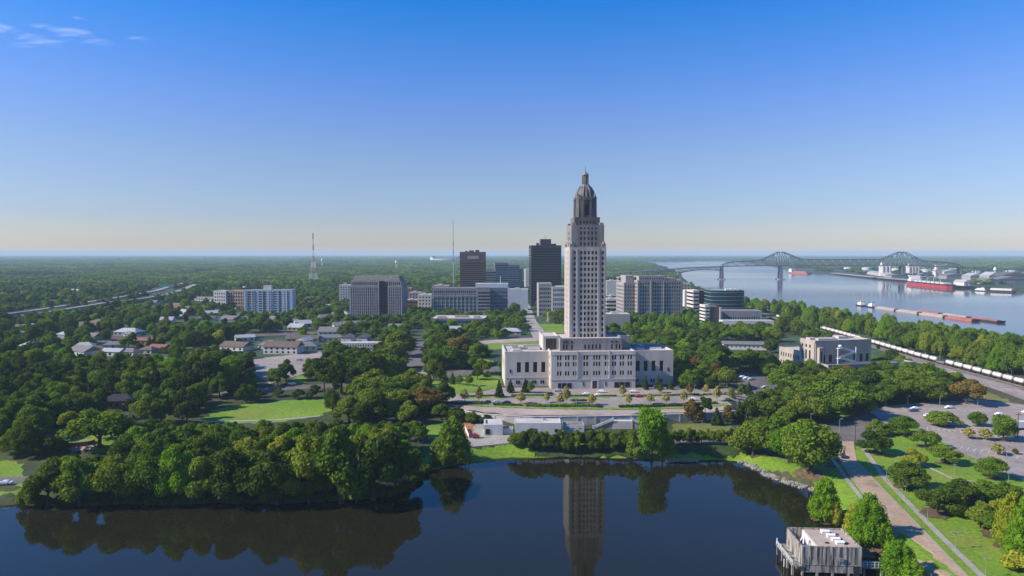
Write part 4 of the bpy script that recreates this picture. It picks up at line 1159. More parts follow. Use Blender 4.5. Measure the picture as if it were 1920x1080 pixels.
def round_lobes(r, n=18):
    out = [(0,0,0.56,0.34,0.34,0.34)]
    for i in range(n):
        d = r.normal(size=3); d /= np.linalg.norm(d)
        s = r.uniform(0.13,0.19)
        out.append((d[0]*0.33, d[1]*0.33, 0.57+d[2]*0.32, s, s, s*0.9))
    return out
def cone_lobes(r, n=26, z0=0.10, pw=0.75, s0=0.17):
    out = []
    for i in range(n):
        t = (i+r.uniform(0,1))/n
        w = (1-t)**pw*0.36
        a = i*2.4 + r.uniform(-.5,.5)
        s = s0*(1-0.62*t)*r.uniform(0.85,1.2)
        out.append((math.cos(a)*w, math.sin(a)*w, z0+0.08+t*(0.86-z0), s, s, s*0.72))
    for t in (0.1,0.35,0.6): out.append((0,0,z0+t*0.85,0.24*(1-t)+.06,0.24*(1-t)+.06,0.16))
    return out
def pine_lobes(r, n=11):
    out = []
    for i in range(n):
        a = r.uniform(0,2*math.pi); t = r.uniform(0,1); q = r.uniform(0.1,0.38)*(1-0.5*t)
        s = r.uniform(0.12,0.19)
        out.append((math.cos(a)*q, math.sin(a)*q, 0.52+0.42*t, s, s, s*0.42))
    return out
def trunk_mesh(kind, seed):
    r = random.Random(seed); mb = MB()
    if kind in ("oak", "shade"):
        mb.tube((0,0,-0.03),(0.005,0,0.10),0.045,0.030,7); mb.tube((0.005,0,0.10),(0,0.01,0.34),0.030,0.022,7)
        for k in range(6):
            a = k*1.05 + r.uniform(-.3,.3); q = r.uniform(0.2,0.33); z = r.uniform(0.45,0.72)
            m_ = (math.cos(a)*q*0.45, math.sin(a)*q*0.45, 0.24+(z-0.24)*0.55)
            mb.tube((0,0.005,0.20+0.02*k), m_, 0.018, 0.012, 5); mb.tube(m_, (math.cos(a)*q, math.sin(a)*q, z), 0.012, 0.004, 5)
    elif kind == "pine":
        mb.tube((0,0,-0.02),(0.01,0,0.55),0.026,0.018,7); mb.tube((0.01,0,0.55),(0,0,0.93),0.018,0.005,6)
        for k in range(7):
            a = k*2.4; z = 0.5+0.06*k
            mb.tube((0.005,0,z),(math.cos(a)*0.25,math.sin(a)*0.25,z+0.05),0.009,0.003,5)
    else:
        mb.tube((0,0,-0.03),(0,0,0.30),0.030,0.022,7); mb.tube((0,0,0.30),(0,0,0.92),0.022,0.004,6)
        for k in range(6):
            a = k*2.4; z = 0.25+0.09*k
            mb.tube((0,0,z),(math.cos(a)*0.2*(1-z*.7),math.sin(a)*0.2*(1-z*.7),z+0.10),0.008,0.003,5)
    return mb.mesh("trunk", M["bark"])
CROWN, TRUNK = {}, {}
def rg(s): return np.random.default_rng(s)
CROWN["oak"] = [crown_mesh("oak_crown", oak_lobes(rg(s), 16+s%5), 7000, 0.0245, s, core=0.66) for s in (1,2,3,4,5)]
CROWN["shade"] = [crown_mesh("shade_crown", round_lobes(rg(s)), 6500, 0.0235, s) for s in (11,12,13)]
CROWN["cypress"] = [crown_mesh("cypress_crown", cone_lobes(rg(s), 34, 0.08, 0.42, 0.19), 5000, 0.026, s, up=0.1, jit=0.8, elong=1.3) for s in (21,22,23)]
CROWN["pine"] = [crown_mesh("pine_crown", pine_lobes(rg(s)), 2600, 0.028, s, core=0.6, jit=0.9) for s in (31,32,33)]
CROWN["young"] = [crown_mesh("young_crown", [(x*0.72,y*0.72,z*0.88+0.08,a*0.9,b*.9,c*.9) for x,y,z,a,b,c in cone_lobes(rg(s), 12, 0.3, 0.5, 0.2)], 700, 0.055, s, core=0.32, jit=1.0) for s in (41,42,43)]
CROWN["fir"] = [crown_mesh("fir_crown", cone_lobes(rg(s), 24, 0.02, 1.0, 0.16), 2600, 0.030, s, up=-0.1) for s in (51,52)]
CROWN["shrub"] = [crown_mesh("shrub_crown", [(x,y,z*0.95-0.02,a*1.1,b*1.1,c*1.25) for x,y,z,a,b,c in oak_lobes(rg(s), 12, 0.6, 0.15)], 1700, 0.045, s) for s in (61,62)]
for k in CROWN: TRUNK[k] = [trunk_mesh(k, 7+s) for s in range(2)]
NAMES = dict(oak="oak_tree", shade="shade_tree", cypress="cypress_tree", pine="pine_tree", young="young_tree", fir="fir_tree", shrub="shrub")
WORDS = dict(oak="spreading oak", shade="round shade tree", cypress="feathery cypress", pine="tall pine", young="slim young tree", fir="dark pointed fir", shrub="low shrub")
HUES = dict(pale="pale green", dark="dark green", mid="green", olive="olive green", bright="bright green", lime="yellow green", russet="russet brown", needle="blackish green")

TREES = []  # x, y, z, H, W, kind, hue, region
def tree(x, y, H, W, kind, hue, region, z=None):
    z = (UP if y > 480 else float(terrain(x, y))) if z is None else z
    TREES.append((x, y, max(z, 0.2), H, W, kind, hue, region))
def E(px, yb, yt, w, kind, hue, region):
    x, y = Gh(px, yb)
    zt = P(px, yt, y)[2]; zg = UP if y > 480 else float(terrain(x, y))
    tree(x, y, max(zt - zg, 2), w/F*y, kind, hue, region)
R_ = "right shore"
for a in [
 # right shore and lot
 (1520,890,792,118,"shade","mid","right lake shore"), (1478,868,796,66,"shade","bright","right lake shore"),
 (1412,856,786,80,"oak","olive","right lake shore"), (1446,852,776,84,"oak","mid","right lake shore"), (1400,858,800,52,"oak","olive","right lake shore"),
 (1222,864,772,72,"shade","bright","lake bank lawn"), (1190,862,826,40,"shrub","mid","lake bank lawn"), (1242,860,812,46,"oak","mid","lake bank lawn"),
 (848,872,778,74,"cypress","mid","lake bank lawn"), (826,870,812,40,"shrub","mid","lake bank lawn"),
 (1640,850,806,64,"oak","dark","parking lot edge"), (1645,815,784,46,"oak","mid","parking lot edge"), (1695,816,777,54,"oak","mid","parking lot edge"),
 (1735,839,802,54,"oak","mid","parking lot edge"), (1772,869,828,56,"oak","mid","parking lot edge"), (1716,874,840,42,"oak","lime","parking lot edge"),
 (1702,914,862,74,"oak","dark","right lawn"), (1862,896,854,52,"oak","mid","right lawn"), (1768,799,769,60,"oak","mid","parking lot islands"),
 (1833,799,772,34,"shade","mid","parking lot islands"), (1881,826,778,52,"shade","mid","parking lot islands"), (1815,823,800,30,"young","pale","parking lot islands"),
 (1846,825,801,34,"young","pale","parking lot islands"), (1870,853,830,36,"young","pale","parking lot islands"), (1903,852,840,16,"young","russet","parking lot islands"),
 (1757,962,908,76,"oak","dark","lawn thicket"), (1800,948,896,82,"oak","dark","lawn thicket"), (1848,944,898,76,"oak","mid","lawn thicket"), (1890,940,902,60,"oak","mid","lawn thicket"),
 (1797,966,924,34,"cypress","lime","lawn thicket"), (1838,990,940,50,"oak","olive","lawn thicket"), (1870,985,930,60,"oak","lime","lawn thicket"), (1862,1000,955,60,"oak","mid","lawn thicket"),
 (1896,1024,918,66,"cypress","lime","right frame edge"), (1925,1050,930,80,"cypress","bright","right frame edge"), (1915,1070,1030,60,"shrub","lime","right frame edge"), (1945,1010,905,80,"cypress","mid","right frame edge"), (1975,1075,960,90,"cypress","mid","right frame edge"),
 (1546,977,906,62,"cypress","bright","pump house grove"), (1565,984,945,28,"cypress","lime","pump house grove"), (1630,1022,922,84,"cypress","bright","pump house grove"), (1604,1012,944,50,"cypress","lime","pump house grove"),
 (1650,1024,958,56,"cypress","bright","pump house grove"), (1685,1088,1012,70,"cypress","bright","pump house grove"), (1712,1100,1046,60,"cypress","bright","pump house grove"),
 (1548,925,906,34,"shrub","lime","pump house grove"),
 # grove by the crossing
 (1600,786,712,84,"oak","mid","crossing grove"), (1562,772,700,86,"oak","mid","crossing grove"), (1512,792,735,92,"oak","olive","crossing grove"), (1535,757,695,90,"oak","dark","crossing grove"),
 (1640,752,692,76,"oak","dark","crossing grove"), (1660,760,708,56,"oak","mid","crossing grove"), (1700,752,697,70,"oak","olive","crossing grove"), (1745,754,704,56,"oak","olive","crossing grove"),
 (1812,757,704,64,"oak","russet","crossing grove"), (1767,722,690,26,"cypress","bright","crossing grove"), (1470,800,762,44,"oak","mid","crossing grove"),
 (1490,745,700,64,"oak","mid","crossing grove"), (1460,735,690,50,"oak","mid","crossing grove"), (1640,722,690,60,"oak","olive","crossing grove"), (1590,735,692,70,"oak","olive","crossing grove"),
 # right end of the terrace
 (1298,792,744,40,"oak","russet","terrace right end"), (1322,793,742,30,"pine","needle","terrace right end"), (1344,797,762,26,"fir","needle","terrace right end"), (1364,795,757,26,"young","russet","terrace right end"),
 (1386,792,748,26,"fir","needle","terrace right end"), (1420,778,730,58,"oak","dark","terrace right end"), (1450,782,740,40,"oak","olive","terrace right end"), (1402,790,752,40,"oak","dark","terrace right end"),
 # forecourt
 (836,753,726,20,"young","pale","forecourt"), (871,754,727,20,"young","pale","forecourt"), (898,756,721,20,"young","pale","forecourt"), (936,745,711,20,"fir","needle","forecourt"),
 (957,736,710,18,"fir","needle","forecourt"), (985,736,709,18,"fir","needle","forecourt"), (995,737,714,19,"young","bright","forecourt"), (977,757,734,24,"young","pale","forecourt"),
 (1025,755,737,15,"young","pale","forecourt"), (1062,757,722,22,"young","pale","forecourt"), (1050,760,738,18,"young","pale","forecourt"), (1110,760,737,22,"young","pale","forecourt"),
 (1167,744,721,20,"young","pale","forecourt"), (1178,760,737,20,"young","pale","forecourt"), (1219,758,736,24,"young","pale","forecourt"), (1238,737,721,18,"young","mid","forecourt"),
 (1249,758,735,20,"young","pale","forecourt"), (1282,756,730,18,"young","pale","forecourt"), (1293,742,716,18,"young","russet","forecourt"), (1324,739,719,16,"young","pale","forecourt"),
 (1344,752,724,22,"young","pale","forecourt"), (1370,745,725,18,"young","pale","forecourt"), (1390,747,717,20,"young","olive","forecourt"), (1404,742,715,20,"fir","needle","forecourt"), 
 (1210,730,702,16,"fir","needle","forecourt"), (1235,730,703,16,"fir","needle","forecourt"), (1257,730,709,16,"fir","needle","forecourt"), (1280,728,708,18,"fir","needle","forecourt"), (1300,730,706,20,"oak","dark","forecourt"), (1330,728,704,24,"oak","dark","forecourt"),
 (768,744,708,30,"shade","dark","left plaza"), (804,722,692,16,"fir","olive","left plaza"), (832,717,701,18,"shade","mid","left plaza"), (848,720,696,14,"fir","mid","left plaza"), (862,722,702,18,"young","mid","left plaza"),
 (880,724,700,22,"young","olive","left plaza"), (895,712,685,24,"oak","dark","left plaza"), (915,712,694,18,"young","mid","left plaza"), (800,775,722,84,"oak","russet","left plaza"), (790,770,735,50,"oak","olive","left plaza"),
 # boulevard oak rows
 (752,668,612,62,"oak","olive","boulevard rows"), (738,692,638,62,"oak","olive","boulevard rows"), (722,716,660,68,"oak","olive","boulevard rows"), (702,748,690,84,"oak","olive","boulevard rows"), (738,752,704,72,"oak","mid","boulevard rows"),
 (690,780,722,84,"oak","olive","boulevard rows"), (742,780,728,80,"oak","olive","boulevard rows"), (655,792,745,70,"oak","olive","boulevard rows"), (816,668,628,50,"oak","dark","boulevard rows"), (832,690,640,72,"oak","mid","boulevard rows"),
 (862,668,624,56,"oak","russet","boulevard rows"), (900,682,640,44,"oak","olive","boulevard rows"), (846,650,614,46,"oak","dark","boulevard rows"), (724,776,740,50,"oak","russet","boulevard rows"),
 # mound and left lawn
 (187,834,760,118,"oak","mid","left mound"), (130,805,765,40,"oak","lime","left mound"), (60,820,770,60,"oak","mid","left mound"), (95,850,812,60,"oak","dark","left mound"), (30,850,800,60,"oak","olive","left mound"),
 (640,736,656,80,"oak","dark","tall trees by the lot"), (682,736,652,80,"oak","dark","tall trees by the lot"), (608,738,672,60,"pine","needle","tall trees by the lot"), (706,724,660,54,"oak","mid","tall trees by the lot"),
 (660,722,664,60,"pine","needle","tall trees by the lot"), (520,722,685,40,"oak","mid","tall trees by the lot"), (428,736,664,40,"oak","bright","tall trees by the lot"), (455,728,684,36,"pine","needle","tall trees by the lot"), (472,730,690,30,"pine","needle","tall trees by the lot"),
 (395,742,668,60,"pine","needle","tall trees by the lot"), (368,745,676,56,"pine","needle","tall trees by the lot"),
 # lake wood front rank
 (700,938,806,128,"oak","dark","lakeside wood"), (742,922,806,96,"oak","dark","lakeside wood"), (640,944,800,130,"oak","mid","lakeside wood"), (580,944,812,100,"oak","olive","lakeside wood"), (520,946,836,120,"oak","dark","lakeside wood"),
 (440,944,830,110,"oak","dark","lakeside wood"), (385,944,850,80,"oak","mid","lakeside wood"), (332,944,828,76,"oak","bright","lakeside wood"), (280,946,850,90,"oak","mid","lakeside wood"), (220,946,850,90,"oak","olive","lakeside wood"), (150,948,845,100,"oak","mid","lakeside wood"), (90,948,860,80,"oak","dark","lakeside wood"),
 (55,950,905,40,"shrub","olive","lakeside wood"), (505,945,908,46,"shrub","olive","lakeside wood"), (600,941,872,66,"oak","olive","lakeside wood"), (668,942,880,70,"oak","dark","lakeside wood"), (765,905,820,60,"oak","bright","lakeside wood"),
 (1493,604,570,22,"oak","dark","river bank"),
 (1652,694,668,42,"oak","mid","rail side grove"), (1684,702,674,42,"oak","mid","rail side grove"), (1640,684,664,30,"oak","bright","rail side grove"), (1712,706,682,38,"oak","dark","rail side grove"), (1738,712,686,34,"oak","mid","rail side grove"), (1668,712,684,44,"oak","dark","rail side grove"),
]: E(*a)
for i in range(20): E(966+i*11.6+random.uniform(-3,3), 851+random.uniform(-2,2), 805+random.uniform(-4,4), 31, "oak", random.choice(["dark","olive","dark"]), "service building row")
for i in range(9): E(1258+i*14+random.uniform(-3,3), 835+random.uniform(-2,2), 803+random.uniform(-3,3), 26, "oak", random.choice(["olive","dark"]), "right end row")

for a in ((-27,333.5,8,9.5,"oak","dark"), (-19.5,331,6,7.5,"oak","olive"), (-35,338,9,10,"oak","mid"), (-12,329.5,4.5,6,"oak","dark"), (-44,344,10,11,"oak","dark")): tree(*a, "terrace left end")
# view corridors and openings where wild trees stay out (photo outlines on the ground)
for q in ( 
          [(800,772),(1300,790),(1560,800),(1560,930),(1380,870),(770,905)], [(1440,800),(2100,770),(2100,1140),(1560,1140),(1480,900)],
          [(356,787),(640,775),(652,798),(350,812)], [(182,748),(270,748),(262,790),(190,800)], [(1690,672),(1925,735),(1925,768),(1830,745),(1700,700)], [(1450,640),(1640,668),(1640,700),(1455,705)],
          [(1340,640),(1440,640),(1440,672),(1340,672)], [(1840,700),(1925,720),(1925,770),(1780,745)], [(95,800),(240,800),(240,850),(95,850)],
          [(-60,860),(60,860),(50,945),(-60,950)], [(905,645),(1060,635),(1060,700),(905,690)], [(1300,596),(1445,590),(1470,608),(1330,622)], [(770,620),(806,620),(806,690),(752,690)], [(975,560),(992,560),(1062,640),(990,640)], [(930,722),(1268,720),(1268,736),(930,738)],):
    CLEAR.append((np.array([Gh(*p) for p in q]), 0))
CLEAR.append((np.array([(rail_x0-20, yy) for yy, rail_x0 in ((395,304),(480,304),(560,307),(640,310),(760,318),(850,322))] + [(322,850),(318,760),(310,640),(307,560),(304,480),(304,395)]), 0))
LOWZ = [np.array([Gh(*p) for p in q]) for q in ([(425,724),(600,716),(632,748),(430,754)], [(130,662),(320,650),(330,690),(140,700)], [(440,640),(720,630),(710,672),(600,664),(440,676)], [(640,590),(760,590),(760,604),(640,604)], [(450,584),(552,584),(556,606),(446,606)], [(400,586),(456,586),(456,598),(400,598)])]
def low_zone(x, y): return any(in_poly(np.array([x]), np.array([y]), p)[0] for p in LOWZ)
def blocked(x, y):
    bad = np.zeros(x.shape, bool)
    for poly, mg in CLEAR:
        lo = poly.min(0)-mg-1; hi = poly.max(0)+mg+1
        s = (x > lo[0]) & (x < hi[0]) & (y > lo[1]) & (y < hi[1]) & ~bad
        if not s.any(): continue
        b = in_poly(x[s], y[s], poly)
        if mg > 0: b |= dist_poly(x[s], y[s], poly) < mg
        idx = np.where(s)
        bad[tuple(i[b] for i in idx)] = True
    return bad
def water_dist(x, y):
    b = in_poly(x, y, RIVER)
    return b
RIVER = EASTB + WESTB[1:-2] + [(1500,0),(1500,-700),(400,-700)]
def jgrid(x0, x1, y0, y1, s):
    gx, gy = np.meshgrid(np.arange(x0, x1, s), np.arange(y0, y1, s))
    gx = gx + rng.uniform(-0.42, 0.42, gx.shape)*s + (np.arange(gx.shape[0])[:,None] % 2)*s*0.5
    gy = gy + rng.uniform(-0.42, 0.42, gy.shape)*s
    return gx.ravel(), gy.ravel()
def noise2(x, y, sc, seed=0):
    r = np.random.default_rng(seed); v = 0
    for k in range(5):
        a = r.uniform(0, 6.28); f = sc*r.uniform(0.6,1.7); v = v + np.sin((x*math.cos(a)+y*math.sin(a))*f + r.uniform(0,6.28))
    return v/5
EX = np.array([(t[0], t[1], t[4]) for t in TREES])

# ---- near and middle woods, tree by tree
def fill(x0, x1, y0, y1, s, rule):
    x, y = jgrid(x0, x1, y0, y1, s)
    ok = ~blocked(x, y) & ~in_poly(x, y, RIVER) & (np.abs(x) < 0.80*y + 25)
    if y0 < 480: ok &= (terrain(x, np.minimum(y, 479.9)) > 1.2)
    x, y = x[ok], y[ok]
    near = np.min(np.hypot(x[:,None]-EX[None,:,0], y[:,None]-EX[None,:,1]) - EX[None,:,2]*0.30, axis=1)
    k = near > 2.2
    x, y = x[k], y[k]
    px, py = proj(x, y, np.where(y > 480, UP, terrain(x, np.minimum(y, 479))))
    for a, b, u, v in zip(x, y, px, py):
        t = rule(a, b, u, v)
        if t and u < 780 and low_zone(a, b):
            if random.random() < 0.3: continue
            h = random.uniform(4.5, 6.5); t = (h, h*random.uniform(1.0, 1.3), "oak", t[3] if t[3] != "needle" else "mid", t[4])
        if t: tree(a, b, t[0], t[1], t[2], t[3], t[4])
rch = random.choices
def rule_near(x, y, u, v):
    if x > rail_x(y) - 9: return rule_river(x, y, u, v)
    if u < 860 and v > 800:
        H = random.uniform(12, 18)
        if v < 890 and 225 < u < 790: H = max(5.0, min(H, (v-788)*y/1300*random.uniform(.85,1.05)))
        if 90 < u <= 235 and v > 838: H = min(H, (v-850)*y/1300)
        if u <= 90 and v > 855: H = min(H, (v-862)*y/1300)
        if H < 3.5: return None
        return H, max(H*random.uniform(0.75,1.0), 7), "oak", rch(["dark","mid","olive","bright","lime"], [4,4,2.6,1.0,.3])[0], "lakeside wood"
    if u < 700 and v > 690:
        k = rch(["oak","pine","shade"], [6,2.2,1])[0]; H = random.uniform(11, 17)
        return H, H*(0.55 if k == "pine" else random.uniform(0.75,1.05)), k, "needle" if k == "pine" else rch(["dark","mid","olive","bright"], [5,4,2,.8])[0], "park wood"
    if 690 <= u < 860 and v > 640:
        H = random.uniform(11, 15); return H, H*random.uniform(0.95,1.2), "oak", rch(["olive","russet","mid","dark"], [4,.5,3.5,2])[0], "boulevard rows"
    if u < 760:
        if random.random() < 0.12: return None
        k = rch(["oak","shade","cypress","pine"], [6,2,1,.8])[0]; H = random.uniform(8, 14)
        return H, H*(0.55 if k in ("pine","cypress") else random.uniform(0.8,1.1)), k, "needle" if k == "pine" else rch(["dark","mid","olive","bright","russet"], [4,4,2,1,.4])[0], "left neighbourhood"
    if u < 1060:
        if random.random() < 0.1: return None
        H = random.uniform(9, 14); return H, H*random.uniform(0.95,1.25), "oak", rch(["dark","mid","olive","russet"], [4,4,2,.4])[0], "tower garden"
    k = rch(["oak","shade"], [6,1])[0]; H = random.uniform(9, 14)
    return H, H*random.uniform(0.95,1.25), k, rch(["dark","mid","olive","russet","bright"], [3.5,4.5,1.6,.35,.8])[0], "right park"
rx_ = sorted([(p[1], p[0]) for p in RAIL])
def rail_x(y): return float(np.interp(y, [a for a, b in rx_], [b for a, b in rx_]))
def rule_river(x, y, u, v):
    H = random.uniform(11, 19)
    return H, H*random.uniform(0.55,0.85), rch(["oak","shade","cypress"], [4,2,1.4])[0], rch(["mid","bright","olive","dark","lime"], [5,2.4,2.6,1.4,1.0])[0], "river bank"
def rule_mid(x, y, u, v):
    if x > rail_x(y) - 9 and y < 960: return rule_river(x, y, u, v)
    city = 560 < u < 1460 and y < 1500
    n = noise2(np.array(x), np.array(y), 0.02, 3)
    if city:
        if random.random() < 0.12: return None
        if 1170 < u < 1345 and 660 < y < 770: return random.uniform(10,15), random.uniform(7,11), "cypress", rch(["bright","mid"],[3,2])[0], "city trees"
        H = random.uniform(7, 12.5); return H, H*random.uniform(0.95,1.3), rch(["oak","shade"],[3,1])[0], rch(["mid","dark","olive","bright"],[4,3,1.5,1])[0], "city trees"
    if (n > 0.30 and random.random() < 0.8) or random.random() < 0.08: return None
    k = rch(["oak","shade","pine","cypress"], [6,2,.8,.8])[0]; H = random.uniform(8, 16)
    return H, H*(0.55 if k in ("pine","cypress") else random.uniform(0.85,1.1)), k, "needle" if k == "pine" else rch(["dark","mid","olive","bright","lime"], [4,4,1.6,.8,.25])[0], "left neighbourhood"
ORD = ["first","second","third","fourth","fifth","sixth","seventh","eighth","ninth","tenth","eleventh","twelfth","thirteenth","fourteenth","fifteenth","sixteenth","seventeenth","eighteenth","nineteenth","twentieth"]
def row_labels(items, row=14):
    """items: list of (key, x, y); -> {key: (row phrase, place phrase)} counting rows from the lake, places from the left"""
    items = sorted(items, key=lambda q: q[2])
    nrow = max(1, math.ceil(len(items)/row)); per = math.ceil(len(items)/nrow)
    out = {}
    for r in range(nrow):
        ch = sorted(items[r*per:(r+1)*per], key=lambda q: q[1]/q[2])
        for i, (k, *_r) in enumerate(ch):
            out[k] = ("nearest" if r == 0 and nrow > 1 else ORD[r] if nrow > 1 else "", ORD[i])
    return out
# ------------------------------------------------------------------ river bridge
M["bridge"] = plain("blue_grey_bridge_paint", (0.125,0.12,0.155), 0.6)
YB = 2250.0
bx_ = lambda px: (px-960)/1300*YB
br = empty("river_bridge", (bx_(1463), YB, 0), "long dark cantilever truss bridge with two peaks crossing the river", "bridge")
OX = bx_(1463)
dz_pts = [(-150, 9),(200,13),(bx_(1230),30),(bx_(1290),38),(bx_(1353),43),(bx_(1463),46),(bx_(1690),46),(bx_(1800),40),(bx_(1920),33),(bx_(2060),24)]
dzf = lambda x: float(np.interp(x, [p[0] for p in dz_pts], [p[1] for p in dz_pts]))
dyf = lambda x: 0.0 if x > 560 else (560-x)**2*0.0009
mb = MB(); xs = list(np.arange(-150, bx_(2060), 40))
for a, b_ in zip(xs[:-1], xs[1:]): mb.bar((a-OX, dyf(a), dzf(a)), (b_-OX+0.5, dyf(b_), dzf(b_)), 20, 2.6)
mb.build("deck", M["bridge"], br)
X1, X2, X3, X4 = bx_(1353), bx_(1463), bx_(1690), bx_(1800)
th = [(X1,3),(X1+22,13),(X2-64,17),(X2-8,43),(X2+8,43),(X2+66,20),((X2+X3)/2,19),(X3-66,20),(X3-8,43),(X3+8,43),(X3+64,17),(X4-22,13),(X4,3)]
thf = lambda x: float(np.interp(x, [p[0] for p in th], [p[1] for p in th]))
def truss(x0, x1, n, topf, botf, w=1.25):
    mb = MB()
    X = np.linspace(x0, x1, n+1)
    for yy in (-10, 10):
        for k in range(n):
            a, b_ = X[k], X[k+1]
            mb.bar((a-OX,yy,topf(a)),(b_-OX,yy,topf(b_)),w,2.2); mb.bar((a-OX,yy,botf(a)),(b_-OX,yy,botf(b_)),w,2.0)
            mb.bar((a-OX,yy,botf(a)),(a-OX,yy,topf(a)),w*0.8)
            if k % 2: mb.bar((a-OX,yy,botf(a)),(b_-OX,yy,topf(b_)),w)
            else: mb.bar((a-OX,yy,topf(a)),(b_-OX,yy,botf(b_)),w)
        mb.bar((x1-OX,yy,botf(x1)),(x1-OX,yy,topf(x1)),w)
    for k in range(n+1): mb.bar((X[k]-OX,-10,topf(X[k])),(X[k]-OX,10,topf(X[k])),1.2)
    o = mb.build("truss_span", M["bridge"], br)
    tag(o, None, None, None, "stuff")
top_ = lambda x: dzf(x)+thf(x)
truss(X1, X2-8, 11, top_, dzf); truss(X2-8, X2+8, 1, top_, dzf); truss(X2+8, X3-8, 26, top_, dzf); truss(X3-8, X3+8, 1, top_, dzf); truss(X3+8, X4, 11, top_, dzf)
for a, b_ in ((bx_(1210), bx_(1275)), (bx_(1275), X1)):
    truss(a, b_, 10, lambda x: dzf(x)-1, lambda x, a=a, b_=b_: dzf(x) - 8 - 6*abs((x-(a+b_)/2)/((b_-a)/2))**2)
M["pier"] = surf("pale_pier_concrete", (0.36,0.34,0.34), (0.28,0.265,0.27), scale=0.1)
for x, wd, zt in ((bx_(1275),7,26),(X1,8,42),(X2,9,45),(X3,9,45),(X4,8,39)):
    mb = MB()
    for yy in (-9, 9): mb.prism([(x-OX-wd*0.5,yy-3),(x-OX+wd*0.5,yy-3),(x-OX+wd*0.5,yy+3),(x-OX-wd*0.5,yy+3)], 3, zt, [(x-OX-wd*0.3,yy-2.4),(x-OX+wd*0.3,yy-2.4),(x-OX+wd*0.3,yy+2.4),(x-OX-wd*0.3,yy+2.4)])
    mb.box(x-OX-wd*0.3, x-OX+wd*0.3, -6.4, 6.4, zt*0.55, zt*0.63); mb.box(x-OX-3.2, x-OX+3.2, -12, 12, zt-2, zt)
    p = mb.build("pier", M["bridge"], br)
    mb = MB(); mb.box(x-OX-wd*1.1, x-OX+wd*1.1, -15, 15, -4, 3); mb.build("pier_footing", M["pier"], p)
for x in list(np.arange(-100, bx_(1230), 55)) + list(np.arange(X4+50, bx_(2060), 50)):
    mb = MB()
    for yy in (-7, 7): mb.box(x-OX-1.3, x-OX+1.3, dyf(x)+yy-1.3, dyf(x)+yy+1.3, 0, dzf(x)-1.3)
    mb.build("bent", M["pier"], br)

# ------------------------------------------------------------------ boats on the river
def along(name, A, B, label, cat, group=None, z=0.0):
    return empty(name, (A[0], A[1], z), label, cat, group, math.atan2(B[1]-A[1], B[0]-A[0])), math.hypot(B[0]-A[0], B[1]-A[1])
def hull(mb, L, w, z0, z1, rake=0.06, sq=False):
    r = L*rake
    pts = [(0,-w*0.46),(L-2*r,-w/2),(L-r*.7,-w*0.36),(L,0),(L-r*.7,w*0.36),(L-2*r,w/2),(0,w*0.46)] if not sq else [(0,-w/2),(L,-w/2),(L,w/2),(0,w/2)]
    low = [((x-L/2)*0.96+L/2, y*0.9) for x, y in pts]
    mb.prism(low, z0, z1, pts)
M["hull_black"] = plain("black_hull_paint", (0.03,0.03,0.04), 0.5)
M["hull_red"] = surf("red_antifouling_hull", (0.50,0.055,0.07), (0.38,0.045,0.055), scale=0.05, streak=3, rough=0.5)
M["barge_red"] = surf("rusty_red_barge", (0.40,0.15,0.13), (0.28,0.10,0.085), scale=0.15)
M["barge_tan"] = surf("tan_barge_cover", (0.42,0.34,0.30), (0.33,0.265,0.235), scale=0.15)
A, B = (1098, 1905), (1062, 1668)
s_, L = along("cargo_ship", A, B, "red hulled cargo ship moored at the far bank with white deckhouse", "ship")
mb = MB(); hull(mb, L, 30, 0.2, 6.5, 0.05); mb.build("hull", M["hull_red"], s_)
mb = MB(); hull(mb, L, 30.3, 6.52, 9.5, 0.05); mb.build("upper_hull", M["hull_black"], s_)
mb = MB(); mb.box(10, 30, -13, 13, 9.52, 16); mb.box(12, 27, -11, 11, 16.02, 22); mb.box(13, 25, -14, 14, 22.02, 25); w = mb.build("deckhouse", M["white_metal"], s_)
mb = MB(); mb.box(5, 9.5, -3, 3, 9.52, 23); mb.build("funnel", M["red_paint"], s_)
for k in range(7):
    mb = MB(); mb.box(42+k*25, 60+k*25, -9, 9, 9.52, 13); mb.build("hatch_cover", M["b_white"], s_)
for k in range(4):
    mb = MB(); x = 62.5+k*37; mb.tube((x,0,9.5),(x,0,24),1.0); mb.bar((x,0,22),(x+20,6,26),1.0); mb.build("deck_crane", M["b_tan"], s_)
A, B = P(1548, 0, 2800), P(1506, 0, 2950)
s_, L = along("cargo_ship", (A[0]-40, A[1]), (B[0]-40, B[1]), "small distant red ship moored at the left end of the port", "ship")
mb = MB(); hull(mb, L, 24, 0.2, 7, 0.06); mb.build("hull", M["barge_red"], s_)
mb = MB(); mb.box(L*0.75, L*0.88, -9, 9, 7.02, 20); mb.build("deckhouse", M["white_metal"], s_)
mb = MB(); mb.box(L*0.1, L*0.65, -8, 8, 7.02, 11); mb.build("hatch_cover", M["barge_red"], s_)
def towboat(A, B, label):
    s_, L = along("towboat", A, B, label, "boat", "towboats on the river")
    mb = MB(); hull(mb, L, 8, 0.1, 2.0, 0.08, True); mb.build("hull", M["hull_black"], s_)
    mb = MB(); mb.box(L*.15, L*.75, -3, 3, 2.02, 4.4); mb.box(L*.25, L*.7, -2.6, 2.6, 4.42, 6.6); mb.build("deckhouse", M["white_metal"], s_)
    mb = MB(); mb.box(L*.5, L*.68, -2, 2, 6.62, 9); mb.build("wheelhouse", M["white_metal"], s_)
    mb = MB(); mb.box(L*.5-.05, L*.68+.05, -2.05, 2.05, 7.5, 8.5); mb.build("window", M["pane"], s_)
    for y in (-2, 2): mb = MB(); mb.tube((L*.35,y,6.6),(L*.35,y,8.8),0.45); mb.build("funnel", M["hull_black"], s_)
    return s_
